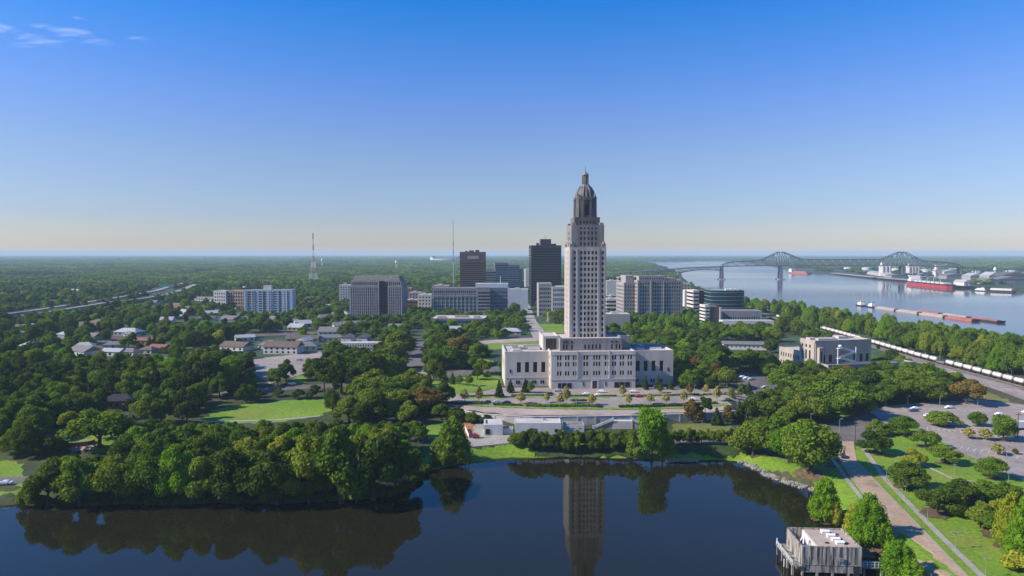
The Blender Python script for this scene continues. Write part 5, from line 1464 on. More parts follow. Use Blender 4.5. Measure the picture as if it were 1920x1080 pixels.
def barge(A, B, label, hullm, coverm):
    s_, L = along("barge", A, B, label, "barge", "barges of the long tow")
    mb = MB(); w = 10.6
    mb.add([(0,-w/2,2.2),(0,w/2,2.2),(3,w/2,-1),(3,-w/2,-1),(L-.4,-w/2,2.2),(L-.4,w/2,2.2),(L-4,w/2,-1),(L-4,-w/2,-1)], [(0,1,2,3),(5,4,7,6),(0,4,5,1),(3,2,6,7),(0,3,7,4),(1,5,6,2)])
    mb.build("hull", M[hullm], s_)
    mb = MB(); 
    for k in range(5):
        a = 4+k*(L-8)/5; mb.prism([(a,-4.3),(a+(L-8)/5-0.5,-4.3),(a+(L-8)/5-0.5,4.3),(a,4.3)], 2.22, 3.5, [(a,-1.5),(a+(L-8)/5-0.5,-1.5),(a+(L-8)/5-0.5,1.5),(a,1.5)])
    mb.build("hatch_cover", M[coverm], s_)
    mb = MB(); mb.box(L-1.6, L-0.5, -w/2+.1, w/2-.1, 2.22, 3.0); mb.build("bow_deck", M["hull_black"], s_)
d0 = Vector(G(1645,578,0)); d1 = Vector(G(1832,604,0)); dd = (d1-d0)
nn = ["farthest", "second farthest", "third", "nearest"]
for k in range(4):
    a, b_ = d0 + dd*(k/4+.004), d0 + dd*((k+1)/4-.004)
    red = k == 3
    barge(a, b_, ("red barge" if red else "tan covered barge") + f" in the near column of the tow, {nn[k]} from the towboats" if 0 < k < 3 else ("red barge at the head of the near column of the tow" if red else "tan covered barge right in front of the towboats"), "barge_red" if red else "barge_tan", "barge_red" if red else "barge_tan")
e0 = Vector(G(1717,585,0)); e1 = Vector(G(1875,606.5,0)); ee = e1-e0
for k, (lb, h, c) in enumerate((("red open barge first in the far column of the tow","barge_red","barge_red"),("pale covered barge in the middle of the far column of the tow","barge_tan","barge_tan"),("dark red barge with black bow leading the far column of the tow","hull_black","barge_red"))):
    a, b_ = e0 + ee*(k/3+.004), e0 + ee*((k+1)/3-.004)
    barge(a+Vector((3,0)), b_+Vector((3,0)), lb, h, c)
A = Vector(G(1609,573,0)); B = Vector(G(1624,575.5,0)); towboat(A, A+(B-A).normalized()*21, "white towboat at the far tail end of the barge tow")
A = Vector(G(1629,576,0)); towboat(A, A + dd.normalized()*18, "white towboat pushing against the first tan barge")
A, B = P(1852, 0, 1570), P(1885, 0, 1545)
towboat((A[0]-12,A[1]), (B[0]-12,B[1]), "white towboat by the far bank at the right edge")
s_, L = along("barge", (P(1886,0,1540)[0]-14,1540), (P(1935,0,1500)[0]-14,1500), "long dark barge with pale deck load at the right edge of the far bank", "barge")
mb = MB(); hull(mb, L, 16, 0.1, 4, 0.05, True); mb.build("hull", M["hull_black"], s_)
mb = MB(); mb.box(4, L-4, -6, 6, 4.02, 8); mb.build("deck_load", M["b_white"], s_)

# ------------------------------------------------------------------ port on the far bank
def silos(px, py, Y, n, m_, r, H, label, head=True):
    x = P(px, py, Y)[0]
    s_ = empty("grain_silo", (x, Y, UP), label, "silo")
    for i in range(n):
        for j in range(m_):
            mb = MB(); mb.tube((i*2*r, j*2*r, 0), (i*2*r, j*2*r, H*0.8), r, n=10); mb.build("silo_tube", M["b_white"], s_)
    mb = MB(); mb.box(-r, (n*2-1)*r, -r*0.6, (m_*2-1.4)*r, H*0.8+.02, H*0.92); mb.build("gallery", M["b_white"], s_)
    if head: mb = MB(); mb.box(-r*0.6, r*1.4, -r*.5, r*1.5, H*0.92+.02, H*1.12); mb.build("head_house", M["b_white"], s_)
    mb = MB(); mb.bar(((n*2-1)*r, 0, H*0.86), ((n*2-1)*r+45, -30, 8), 2.2); mb.build("conveyor", M["steel"], s_)
    return s_
silos(1655, 500, 2380, 3, 2, 6.0, 42, "white grain silo block at the left of the port")
silos(1705, 500, 2330, 4, 2, 5.0, 40, "white grain silo block in the middle of the port behind the bridge")
x = P(1755, 500, 2280)[0]
s_ = empty("loading_tower", (x, 2280, UP), "white loading tower with splayed arms between silos and warehouses", "tower")
mb = MB(); mb.box(0, 22, 0, 18, 0, 26); mb.build("base_block", M["b_white"], s_)
mb = MB(); mb.box(3, 18, 3, 14, 26.02, 40); mb.build("tower_head", M["b_white"], s_)
mb = MB(); mb.bar((10,2,32),(-12,-4,40),2); mb.bar((14,2,34),(34,-4,44),2); mb.bar((0,2,20),(-25,-8,26),2); mb.build("loading_arm", M["white_metal"], s_)
A, B = (1360, 2720), (1225, 2260)
s_, L = along("warehouse", A, B, "very long low white warehouse along the far wharf", "warehouse", z=UP)
mb = MB(); mb.box(0, L, 6, 38, 0, 9); mb.build("wall", M["b_white"], s_)
mb = MB(); mb.add([(0,5,9.02),(L,5,9.02),(L,22,13),(0,22,13),(0,39,9.02),(L,39,9.02)], [(0,1,2,3),(3,2,5,4),(0,3,4),(1,5,2),(0,4,5,1)]); mb.build("roof", M["r_white"], s_)
mb = MB(); 
for k in range(24): mb.box(L*0.01+k*L/24.5, L*0.01+k*L/24.5+9, 5.8, 5.98, 0.5, 6)
tag(mb.build("dock_doors", M["b_tan"], s_), None, None, None, "stuff")
for (pl, pr, yt, Y, wm, rm, lab) in (
    (1848, 1872, 521, 1740, "b_tan", "r_grey", "tan gabled shed at the left of the right port warehouses"),
    (1872, 1925, 518, 1760, "b_bluegrey", "r_grey", "long grey port shed at the right edge of the far bank"),
    (1855, 1878, 510, 1900, "b_tan", "r_white", "tan hall behind the gabled shed on the far bank"),
    (1880, 1930, 510, 2000, "b_bluegrey", "r_brown", "wide brown roofed hall at the far right behind the sheds"),
    (1808, 1819, 525, 1660, "b_white", "r_white", "small white block on the wharf right of the red ship"),
    (1775, 1812, 512, 2100, "b_grey", "r_grey", "dark dock shed behind the red ship's bow"),
    (1770, 1800, 506, 2500, "b_white", "r_white", "pale shed row behind the dock shed"),
    (1820, 1846, 512, 2000, "b_tan", "r_white", "pale storage shed left of the gabled shed"),
    (1672, 1700, 514, 2200, "b_grey", "r_grey", "grey dock house between the two silo blocks"),
    (1560, 1600, 511, 3000, "b_grey", "r_grey", "low grey wharf shed left of the long white warehouse"),
    (1730, 1752, 513, 2250, "b_tan", "r_white", "tan dock house between silos and loading tower")):
    loc, W, H = site(pl, pr, yt, Y)
    s_ = empty("port_shed", loc, lab, "shed", "port sheds on the far bank")
    h = max(H*0.62, 3)
    mb = MB(); mb.box(0, W, 0, 40, 0, h); mb.build("wall", M[wm], s_)
    mb = MB(); mb.add([(-1,-1,h+.02),(W/2,-1,h+H*.38),(W+1,-1,h+.02),(-1,41,h+.02),(W/2,41,h+H*.38),(W+1,41,h+.02)], [(0,2,1),(3,4,5),(0,1,4,3),(1,2,5,4),(0,3,5,2)]); mb.build("roof", M[rm], s_)
    mb = MB(); mb.box(W*.3, W*.6, -0.15, -.02, 0, h*.7); mb.build("door", M["b_grey"], s_)
# storage tanks and wharf
for k, (px, Y, r) in enumerate(((1590,3300,18),(1625,3250,20),(1735,2900,20),(1790,3000,22),(1830,2600,20),(1895,2700,22),(1680,3100,18))):
    x = P(px, 500, Y)[0]
    s_ = empty("storage_tank", (x, Y, UP), f"white round storage tank, {ORD[[0,1,3,4,5,6,2][k]]} from left on the plain behind the port", "tank", "storage tanks behind the port")
    mb = MB(); mb.tube((0,0,0),(0,0,11),r,n=16); mb.build("shell", M["b_white"], s_)
    mb = MB(); mb.tube((0,0,11.02),(0,0,14),r,r*0.1,n=16); mb.build("roof", M["r_white"], s_)
wf = empty("wharf", (1150, 2000, 0), "long pile supported wharf along the port bank", "wharf")
wp = [(1111-1150-10, 1700-2000), (1188-1150-10, 2046-2000), (1200-1150-12, 2210-2000), (1296-1150-12, 2762-2000)]
for (x0, y0), (x1, y1) in zip(wp[:-1], wp[1:]):
    mb = MB(); mb.bar((x0,y0,6.5),(x1,y1,6.5),26,1.5); mb.build("deck", M["b_tan"], wf)
    n = int(math.hypot(x1-x0,y1-y0)/18); mb = MB()
    for k in range(n):
        t = (k+.5)/n; mb.box(x0+(x1-x0)*t-13, x0+(x1-x0)*t-12, y0+(y1-y0)*t-.5, y0+(y1-y0)*t+.5, -2, 5.7)
    tag(mb.build("piles", M["b_brown"], wf), None, None, None, "stuff")

# ------------------------------------------------------------------ freight train of white tank cars
M["tank_white"] = surf("dirty_white_tank_paint", (0.64,0.60,0.56), (0.48,0.44,0.40), scale=0.35, streak=2, rough=0.45)
def rail_pt(s):
    acc = 0
    for a, b_ in zip(RP[:-1], RP[1:]):
        l = (b_-a).length
        if acc + l >= s: return a + (b_-a)*((s-acc)/l), (b_-a).normalized()
        acc += l
    return RP[-1], (RP[-1]-RP[-2]).normalized()
def tank_car():
    r = empty("tank_car", (0,0,0))
    mb = MB(); mb.lathe((-3.9,0,2.6), (1,0,0), [(0,0.4),(0.2,0.95),(0.6,1.3),(1.0,1.42),(3.75,1.44),(3.9,1.38),(4.05,1.44),(6.8,1.42),(7.2,1.3),(7.6,0.95),(7.8,0.4)], 12); mb.build("tank", M["tank_white"], r, smooth=True)
    mb = MB(); mb.tube((0,0,4.0),(0,0,4.5),0.5,n=8); mb.box(-1.3,1.3,-0.8,0.8,4.02,4.1); mb.build("dome_hatch", M["steel"], r)
    mb = MB(); mb.box(-4.6,4.6,-0.9,0.9,0.95,1.2); mb.box(-4.6,-4.35,-1.3,1.3,0.9,1.5); mb.box(4.35,4.6,-1.3,1.3,0.9,1.5); mb.build("frame", M["dark_metal"], r)
    for x in (-3, 3):
        mb = MB(); mb.box(x-1.2,x+1.2,-1.1,1.1,0.35,0.93)
        for q in (-0.7, 0.7):
            for y in (-0.75, 0.75): mb.tube((x+q,y-.07,0.42),(x+q,y+.07,0.42),0.42,n=10)
        mb.build("bogie", M["tyre"], r)
    return r
proto = None; s = 70.0; k = 0; cars_ = []
while s < 640:
    p, d = rail_pt(s)
    if p.y < 395: break
    if k in (23, 24, 36):   # grey flat cars break the row
        r = empty("flat_car", (p.x, p.y, UP+0.22), "low grey flat car coupled between white tank cars, " + {23:"farther one of the pair",24:"nearer one of the pair",36:"alone near the right edge"}[k], "rail car", "flat cars of the freight train", math.atan2(d.y, d.x))
        mb = MB(); mb.box(-4.5,4.5,-1.4,1.4,1.0,1.4); mb.build("deck", M["b_grey"], r)
        mb = MB(); mb.box(-4.5,-4.2,-1.4,1.4,1.41,2.6); mb.box(4.2,4.5,-1.4,1.4,1.41,2.6); mb.build("bulkhead", M["b_grey"], r)
        for x in (-3,3): mb = MB(); mb.box(x-1.2,x+1.2,-1.1,1.1,0.0,0.98); mb.build("bogie", M["tyre"], r)
    else:
        if proto is None: proto = tank_car(); r = proto
        else: r = copy_tree(proto)
        r.location = (p.x, p.y, UP+0.22); r.rotation_euler = (0, 0, math.atan2(d.y, d.x))
        cars_.append(r)
    s += 9.6; k += 1
n = len(cars_)
for i, r in enumerate(cars_):
    j = n-1-i
    place = f"{ORD[j]} of the train from the right edge of the photo" if j < 18 else f"{ORD[i]} from the far end of the train" if i < 16 else f"{ORD[i-16]} of the train's middle stretch counted from the far end"
    tag(r, "white tank car, " + place, "rail car", "white tank cars of the freight train")

# ------------------------------------------------------------------ elevated freeway
fz = 16.5
for path, lab in (([(-30,594),(55,583),(130,571.5),(190,562.5),(240,554.5),(290,545.5),(320,536.5),(345,530.5),(366,528)], "elevated concrete freeway, far carriageway curving behind the trees"),
                  ([(80,586),(145,576),(200,567),(260,560.5),(310,553),(342,543),(366,533)], "elevated concrete freeway, near carriageway just left of the far one")):
    pts = [Vector(G(px, py, fz)) for px, py in path]
    r = empty("freeway_bridge", (pts[0].x, pts[0].y, 0), lab, "freeway")
    mb = MB()
    for a, b_ in zip(pts[:-1], pts[1:]):
        d = (b_-a).normalized(); nrm = Vector((-d.y, d.x)); a2 = a-pts[0]; b2 = b_-pts[0]+d*0.5
        mb.bar((a2.x,a2.y,fz-0.7),(b2.x,b2.y,fz-0.7),13,1.4)
        for sgn in (-6.6, 6.6): mb.bar((a2.x+nrm.x*sgn,a2.y+nrm.y*sgn,fz+.45),(b2.x+nrm.x*sgn,b2.y+nrm.y*sgn,fz+.45),0.35,0.9)
        n = max(1, int((b_-a).length/38))
        for k in range(n):
            q = a2+(b2-a2)*((k+.5)/n)
            pb = MB(); pb.box(q.x-1,q.x+1,q.y-1,q.y+1,UP-1,fz-2.4); pb.bar((q.x-nrm.x*5,q.y-nrm.y*5,fz-1.9),(q.x+nrm.x*5,q.y+nrm.y*5,fz-1.9),1.6,1.0); pb.build("pier", M["pier"], r)
    mb.build("deck", M["walk"], r)
    CLEAR.append((np.array([tuple(p+Vector((0,-130))) for p in pts] + [tuple(p+Vector((0,9))) for p in pts[::-1]]), 2))
x, y = G(318, 541, fz)
r = empty("road_sign", (x, y-14, fz), "green gantry sign above the freeway", "sign")
mb = MB(); mb.box(-14,-13.5,-.3,.3,-8,9); mb.box(13.5,14,-.3,.3,-8,9); mb.box(-14,14,-.3,.3,8,9); mb.build("gantry", M["steel"], r)
M["sign_green"] = plain("green_sign", (0.02,0.22,0.17), 0.5)
mb = MB(); mb.box(-11,11,-.6,-.32,4,9.5); mb.build("sign_panel", M["sign_green"], r)

# ------------------------------------------------------------------ masts and water towers
M["mast_red"] = plain("red_mast_paint", (0.44,0.22,0.18), 0.6)
def lattice(px, ytop, ybase, wtop, wbase, label, name="radio_mast", bands=7, Y=None, ma="mast_red", mb_="white_metal"):
    Y = Y or (CAMH-UP)*F/(ybase-HZ); x = P(px, ybase, Y)[0]; H = P(px, ytop, Y)[2]-UP
    r = empty(name, (x, Y, UP), label, "mast")
    for k in range(bands):
        z0, z1 = H*k/bands, H*(k+1)/bands; mb = MB()
        w = lambda z: max(wtop, wbase*(1-min(1,z/H))**2.2)/2
        t = max(0.3, Y/1300*0.36)
        for sx in (-1,1):
            for sy in (-1,1): mb.bar((sx*w(z0),sy*w(z0),z0),(sx*w(z1),sy*w(z1),z1),t)
        n = 3
        for j in range(n):
            a, b_ = z0+(z1-z0)*j/n, z0+(z1-z0)*(j+1)/n
            for sy in (-1,1):
                mb.bar((-w(a),sy*w(a),a),(w(b_),sy*w(b_),b_),t*0.7); mb.bar((w(a),sy*w(a),a),(-w(b_),sy*w(b_),b_),t*0.7)
                mb.bar((sy*w(a),-w(a),a),(sy*w(b_),w(b_),b_),t*0.7)
        mb.build("lattice_section", M[ma] if k % 2 == 0 else M[mb_], r)
    return r
lattice(588, 437, 526, 1.6, 24, "tall red and white lattice mast with wide foot on the left", bands=9, Y=1720)
lattice(850, 411, 492, 0.8, 1.2, "very tall thin mast left of the brown office tower", bands=4, Y=1050, ma="b_tan", mb_="white_metal")
def water_tower(px, ytop, Y, label):
    x, _, zt = P(px, ytop, Y); H = zt-UP; R = H*0.13
    r = empty("water_tower", (x, Y, UP), label, "water tower", "water towers on the plain")
    mb = MB(); mb.tube((0,0,0),(0,0,H*0.72),R*0.42,R*0.3,n=10); mb.build("stem", M["white_metal"], r)
    mb = MB(); mb.lathe((0,0,H*0.66),(0,0,1),[(0,R*.3),(H*.06,R*.8),(H*.14,R),(H*.22,R*.95),(H*.30,R*.6),(H*.34,R*.1)],14); mb.build("tank_bulb", M["white_metal"], r, smooth=True)
water_tower(743, 488.5, 3300, "white water tower standing above the trees left of the brown tower")
water_tower(604, 485, 3700, "white water tower right beside the red and white mast")
water_tower(1866, 501, 2100, "white water tower among the port halls at the right")
# far stadium
x = P(838, 488, 6200)[0]
r = empty("stadium", (x, 6200, UP), "pale distant stadium bowl on the horizon left of the brown tower", "stadium")
mb = MB(); n = 28
o1 = [(150*math.cos(2*math.pi*i/n), 110*math.sin(2*math.pi*i/n)) for i in range(n)]
for i in range(n):
    a, b_ = o1[i], o1[(i+1)%n]; h = 30 if abs(b_[0]) < 110 else 46
    mb.add([(a[0],a[1],0),(b_[0],b_[1],0),(b_[0],b_[1],h),(a[0],a[1],h),(a[0]*.6,a[1]*.6,2),(b_[0]*.6,b_[1]*.6,2)], [(0,1,2,3),(3,2,5,4)])
mb.build("bowl", M["b_white"], r)
for sx in (-1,1): mb = MB(); mb.box(sx*120-8,sx*120+8,-70,70,46.1,54); mb.build("press_box", M["b_bluegrey"], r)
# column monument in the garden
x, y = G(1027, 604, UP)
r = empty("monument", (x, y, UP), "slim white column monument in the garden behind the big tower", "monument")
mb = MB(); mb.box(-2,2,-2,2,0,1.5); mb.build("plinth", M["walk"], r)
mb = MB(); mb.prism([(-.9,-.9),(.9,-.9),(.9,.9),(-.9,.9)],1.52,11,[(-.6,-.6),(.6,-.6),(.6,.6),(-.6,.6)]); mb.build("shaft", M["white_wall"], r)
# ------------------------------------------------------------------ houses of the left neighbourhood
def house(px, pb, wpx, roofm, wallm, label, rz=None, two=False, hip=False, dep=9.0, name="house", group="houses of the left neighbourhood", z=None):
    x, y = Gh(px, pb); z = (UP if y > 480 else float(terrain(x, y))) if z is None else z
    W = wpx/F*y; rz = random.uniform(-0.5, 0.5) if rz is None else rz
    h = 5.6 if two else 3.4
    s_ = empty(name, (x, y, z), label, "house", group, rz)
    W2 = W/2; D = dep
    mb = MB(); mb.box(-W2, W2, 0, D, -0.5, h); w = mb.build("wall", M[wallm], s_)
    rh = D*0.26
    mb = MB()
    if hip: mb.add([(-W2-.6,-.6,h+.02),(W2+.6,-.6,h+.02),(W2+.6,D+.6,h+.02),(-W2-.6,D+.6,h+.02),(-W2+D*.4,D/2,h+rh),(W2-D*.4,D/2,h+rh)], [(0,1,5,4),(2,3,4,5),(1,2,5),(3,0,4),(3,2,1,0)])
    else: mb.add([(-W2-.6,-.6,h+.02),(W2+.6,-.6,h+.02),(W2+.6,D/2,h+rh),(-W2-.6,D/2,h+rh),(-W2-.6,D+.6,h+.02),(W2+.6,D+.6,h+.02)], [(0,1,2,3),(3,2,5,4),(0,3,4),(1,5,2),(0,4,5,1)])
    mb.build("roof", M[roofm], s_)
    n = max(2, int(W/4.5))
    for k in range(n):
        for zz in ((0.9, 3.6) if two else (1.0,)):
            mb = MB(); mb.box(-W2+W*(k+.32)/n, -W2+W*(k+.68)/n, -0.08, -.01, zz, zz+1.4); mb.build("window", M["pane"], s_)
    mb = MB(); mb.box(-0.55, 0.55, -0.1, -.012, 0, 0.85 if not two else 0.8); mb.build("step", M["walk"], s_)
    c, q = math.cos(rz), math.sin(rz)
    CLEAR.append((np.array([(x+a*c-b*q, y+a*q+b*c) for a, b in ((-W2-2,-7),(W2+2,-7),(W2+2,D+2),(-W2-2,D+2))]), 2))
    return s_
for a in [
 (155,656,32,"r_white","b_white","white roofed house at the left of the bright roof cluster"), (178,663,34,"r_brown","b_tan","brown roofed house between two white roofs"),
 (206,668,40,"r_white","b_white","bright white roofed house nearest in the roof cluster"), (212,654,34,"r_grey","b_white","grey roofed house behind the bright white roof"),
 (236,668,34,"r_grey","b_white","grey blue roofed house right of the bright white roof"), (226,644,30,"r_brown","b_tan","tan house behind the roof cluster"),
 (264,646,44,"r_red","b_brick","dark red brick house at the back of the roof cluster"), (292,660,36,"r_red","b_white","orange red roofed house right of the roof cluster"), (272,664,28,"r_brown","b_tan","brown house just left of the orange red roof"),
 (240,634,26,"r_grey","b_white","small grey roofed house at the rear of the cluster"), (305,640,34,"r_grey","b_bluegrey","grey house behind the orange red roof"),
 (106,642,34,"r_grey","b_white","pale house alone among trees left of the cluster"), (90,690,26,"r_white","b_white","small white roof deep among the left trees"),
 (387,602,30,"r_brown","b_white","brown hip roofed house below the pink block"), (362,582,30,"r_grey","b_pink","pink grey house near the freeway end"), (330,576,34,"r_red","b_pink","pink house just below the freeway"),
 (375,672,34,"r_brown","b_tan","brown roof among trees left of the parking lot"), (460,640,34,"r_white","b_white","long white house above the parking lot"),
 (428,612,32,"r_grey","b_white","grey roofed house below the pale blue slab"), (566,572,44,"r_brown","b_white","brown roofed hall right of the pale blue slab"),
 (600,562,54,"r_grey","b_pink","long grey roof right of the pale blue slab, farther back"), (578,586,36,"r_grey","b_tan","grey roofed house in front of the brown hall"), (618,578,30,"r_white","b_white","white roofed house left of the finned office"),
 (668,612,46,"r_grey","b_tan","broad grey roofed lodge at the foot of the finned office"), (640,602,36,"r_brown","b_pink","pink brown house left of the finned office foot"),
 (620,640,48,"r_grey","b_white","long pale roofed shed above the town house row"), (472,512,36,"r_white","b_pink","long white roof far out on the left plain"), (505,520,30,"r_brown","b_pink","pink brown hall far out below the long white roof"),
 (560,531,40,"r_grey","b_tan","grey roofed school far out left of the mast"), (62,566,36,"r_grey","b_white","pale building beside the freeway at the far left"), (238,548,14,"r_white","b_white","small white block standing beside the freeway"),
 (50,582,40,"r_grey","b_tan","low pale building below the freeway at the left edge"), (700,560,20,"r_grey","b_pink","pink house far behind the finned office"),
 ]: house(*a, hip=random.random() < 0.4)
house(525, 664, 66, "r_brown", "b_white", "large white house with wide brown roof beside the parking lot", rz=-0.1, two=True, dep=14)
house(580, 650, 26, "r_white", "b_white", "white gabled house right of the large brown roof", rz=1.3, two=True)
house(566, 642, 60, "r_brown", "b_white", "long brown roof behind the large white house", rz=0.05, dep=10)
house(662, 643, 26, "r_grey", "b_white", "left grey gabled house behind the town house row", rz=1.5, two=True)
house(692, 643, 26, "r_grey", "b_white", "right grey gabled house behind the town house row", rz=1.5, two=True)
x, y = Gh(617, 659)
b = Bld("town_house_row", "long white two storey town house row with dark doors", "town houses", (x, y, UP), math.radians(2))
W = 95/F*y
b.block("wall", 0, W, 0, 10, 0, 6.4, "b_white", "roof_pale", 0.4, front=dict(c=18, r=2, fw=0.45, fh=0.5, z0=0.6, z1=6, d=0.3))
# random homes farther back
k = 0; far_h = []
while k < 185:
    y = random.uniform(500, 900) if k < 42 else random.uniform(900, 3800) if k < 150 else random.uniform(3500, 7000); x = random.uniform(-0.72*y, -0.22*y) if random.random() < .8 else random.uniform(-0.2*y, 0.15*y)
    if blocked(np.array([x]), np.array([y]))[0] or in_poly(np.array([x]), np.array([y]), RIVER)[0]: continue
    px, py = proj(x, y, UP); far_h.append((float(px), float(py), y)); k += 1
    CLEAR.append((np.array([(x-13,y-17),(x+13,y-17),(x+13,y+12),(x-13,y+12)]), 0))
lab = row_labels([(i, p[0]-960, p[2]) for i, p in enumerate(far_h)], 10)
rn = {"r_white":"white","r_grey":"grey","r_brown":"brown","r_red":"red"}
LAB_H = {}
for i, (px, py, y) in enumerate(far_h):
    rm = rch(list(rn), [3,3,2,.8])[0]
    r, p = row_labels([(j, q[0]-960, q[2]) for j, q in enumerate(far_h)], 10)[i] if False else lab[i]
    house(px, py, (random.uniform(13, 24) if y < 900 else random.uniform(20, 55) if y < 3500 else random.uniform(50, 110))/y*F, rm, rch(["b_white","b_tan","b_pink"],[3,2,1])[0], f"{rn[rm]} roofed building among trees, {p} from left in {r} row of outlying roofs", hip=random.random()<.5, dep=random.uniform(9,16), group="outlying roofs among the trees", z=UP)

# ------------------------------------------------------------------ brick fort on the left shore
M["brick"] = surf("old_red_brick", (0.30,0.13,0.09), (0.20,0.085,0.06), scale=0.6, streak=2)
x, y = Gh(190, 768); 
b = Bld("brick_magazine", "old brick building with dark hipped roof beside the oak mound", "building", (x, y, float(terrain(x, y))), math.radians(8))
b.block("wall", 0, 15, 0, 9, -1, 4, "brick", "roof_grey", 0.2, front=dict(c=5, r=1, fw=0.3, fh=0.45, z0=0.5, z1=4, d=0.3))
mb = MB(); mb.add([(-.7,-.7,4.3),(15.7,-.7,4.3),(15.7,9.7,4.3),(-.7,9.7,4.3),(4,4.5,7.2),(11,4.5,7.2)], [(0,1,5,4),(2,3,4,5),(1,2,5),(3,0,4),(3,2,1,0)]); mb.build("hip_roof", M["b_dark"], b.root)
A, B = Gh(228, 770), Gh(263, 751)
z = float(terrain(*A))
r = empty("brick_wall", (A[0], A[1], z), "orange brick rampart wall climbing right of the brick building", "wall", None, math.atan2(B[1]-A[1], B[0]-A[0]))
L = math.hypot(B[0]-A[0], B[1]-A[1])
mb = MB(); mb.box(0, L, -.4, .4, -1, 2.6); mb.build("wall_panel", M["brick"], r)
mb = MB(); mb.box(-.2, L+.2, -.6, .6, 2.62, 2.9); mb.build("coping", M["b_pink"], r)
mx, my = G(135, 838, 5)
r = empty("ring_wall", (mx, my, float(terrain(mx, my))-0.3), "low curved brick ring wall on the shore mound", "wall")
for k in range(16):
    a0, a1 = math.pi*(0.95+k*0.07), math.pi*(0.95+(k+1)*0.07-0.004)
    mb = MB(); mb.bar((9*math.cos(a0),4.5*math.sin(a0),.2),(9*math.cos(a1),4.5*math.sin(a1),.2),0.5,2.2); mb.build("wall_segment", M["brick"], r)

# ------------------------------------------------------------------ hedges
def hedge(pts, w, h, hue, label):
    P3 = [Vector(Gh(*p)) for p in pts]; o = P3[0]; z = UP if o.y > 480 else float(terrain(*o))
    lob = []
    for a, b_ in zip(P3[:-1], P3[1:]):
        L = (b_-a).length; n = max(1, int(L/(w*0.6)))
        for i in range(n):
            q = a + (b_-a)*((i+.5)/n) - o
            lob.append((q.x, q.y, h*0.45, w*0.55, w*0.55, h*random.uniform(.45,.6)))
    me = crown_mesh("hedge", lob, len(lob)*60, 0.22, len(lob)*3+7); me.materials.append(M["leaf_"+hue])
    ob = link_mesh("hedge", me); ob.location = (o.x, o.y, z)
    return tag(ob, label, "hedge", "hedges of the forecourt")
hedge([(985,762),(1030,763),(1100,762.5),(1125,763)], 2.4, 1.7, "mid", "long green hedge left of centre on the front edge of the forecourt")
hedge([(1160,764),(1230,763),(1285,761)], 2.2, 1.4, "dark", "dark hedge right of centre on the front edge of the forecourt")
hedge([(1290,760),(1345,757)], 2.0, 1.3, "dark", "dark hedge at the right end of the forecourt front edge")
hedge([(838,757),(880,758),(915,758)], 2.0, 1.3, "dark", "dark hedge at the left end of the forecourt front edge")
hedge([(925,760),(980,761)], 1.8, 1.1, "dark", "short low hedge beside the parked pickup")
for k, (a, b_) in enumerate((((880,744),(940,742)),((960,742),(1035,742)),((1060,743),(1155,743)),((1170,743),(1240,742)),((1255,742),(1310,740)),((1320,741),(1390,745)))):
    hedge([a, b_], 1.6, 0.8, "olive" if k % 2 else "dark", f"low planted island strip, {ORD[k]} from left across the forecourt")
hedge([(1070,752),(1100,752)], 3.0, 1.2, "dark", "short dark hedge island in the middle of the forecourt drive")

# ------------------------------------------------------------------ cars
def car_proto(kind):
    r = empty("parked_car", (0,0,-50))
    L, W2 = (4.5, 0.9) if kind == "car" else (5.4, 0.98)
    side = [(0,.35),(0,.85),(.9,.95),(1.5,1.42),(3.1,1.45),(3.9,1.0),(4.5,.9),(4.5,.35)] if kind == "car" else [(0,.45),(0,1.05),(1.3,1.12),(1.9,1.75),(3.4,1.78),(3.55,1.1),(5.4,1.08),(5.4,.45)]
    n = len(side); mb = MB()
    mb.add([(x-L/2,-W2*(1 if z < 1.2 else .82),z) for x, z in side]+[(x-L/2,W2*(1 if z < 1.2 else .82),z) for x, z in side], [tuple(range(n)), tuple(range(n,2*n))[::-1]]+[(i,n+i,n+(i+1)%n,(i+1)%n) for i in range(n)])
    mb.build("body", M["white_metal"], r)
    a, b_ = (1.0, 3.75) if kind == "car" else (1.45, 3.45); zt = 1.36 if kind == "car" else 1.66; zb = 1.0 if kind == "car" else 1.2
    mb = MB(); mb.add([(a-L/2,-W2*.94,zb),(b_-L/2,-W2*.94,zb),(b_-.55-L/2,-W2*.85,zt),(a+.5-L/2,-W2*.85,zt),(a-L/2,W2*.94,zb),(b_-L/2,W2*.94,zb),(b_-.55-L/2,W2*.85,zt),(a+.5-L/2,W2*.85,zt)], [(0,1,2,3),(7,6,5,4),(0,3,7,4),(1,5,6,2),(3,2,6,7),(0,4,5,1)])
    mb.build("window_band", M["pane"], r)
    for x in (.85, L-.9):
        for y in (-W2, W2):
            mb = MB(); mb.tube((x-L/2,y*1.02,.33),(x-L/2,y*.78,.33),.33,n=10); mb.build("wheel", M["tyre"], r)
    return r
PROTO = {k: car_proto(k) for k in ("car", "truck")}
CARC = {}
def car_mat(c):
    if c not in CARC:
        m, nt, b_ = new_mat("car_paint"); b_.inputs["Base Color"].default_value = rgba(c); b_.inputs["Roughness"].default_value = .3; b_.inputs["Coat Weight"].default_value = 0.5; CARC[c] = m
    return CARC[c]
Wh, Sv, Bk, Bl, Rd = (.75,.75,.74), (.4,.41,.42), (.025,.025,.03), (.05,.09,.22), (.25,.03,.03)
def car(px, py, ang, c, label, kind="car", lift=0.15):
    x, y = Gh(px, py); z = UP if y > 480 else float(terrain(x, y))
    r = copy_tree(PROTO[kind]); r.location = (x, y, z+lift); r.rotation_euler = (0,0,math.radians(ang))
    tag(r, label, "pickup" if kind == "truck" else "car", "cars in the park and lots")
    if kind == "truck": r.name = "parked_pickup"
    for ch in r.children:
        if ch.name.startswith("body"): ch.material_slots[0].link = 'OBJECT'; ch.material_slots[0].material = car_mat(c)
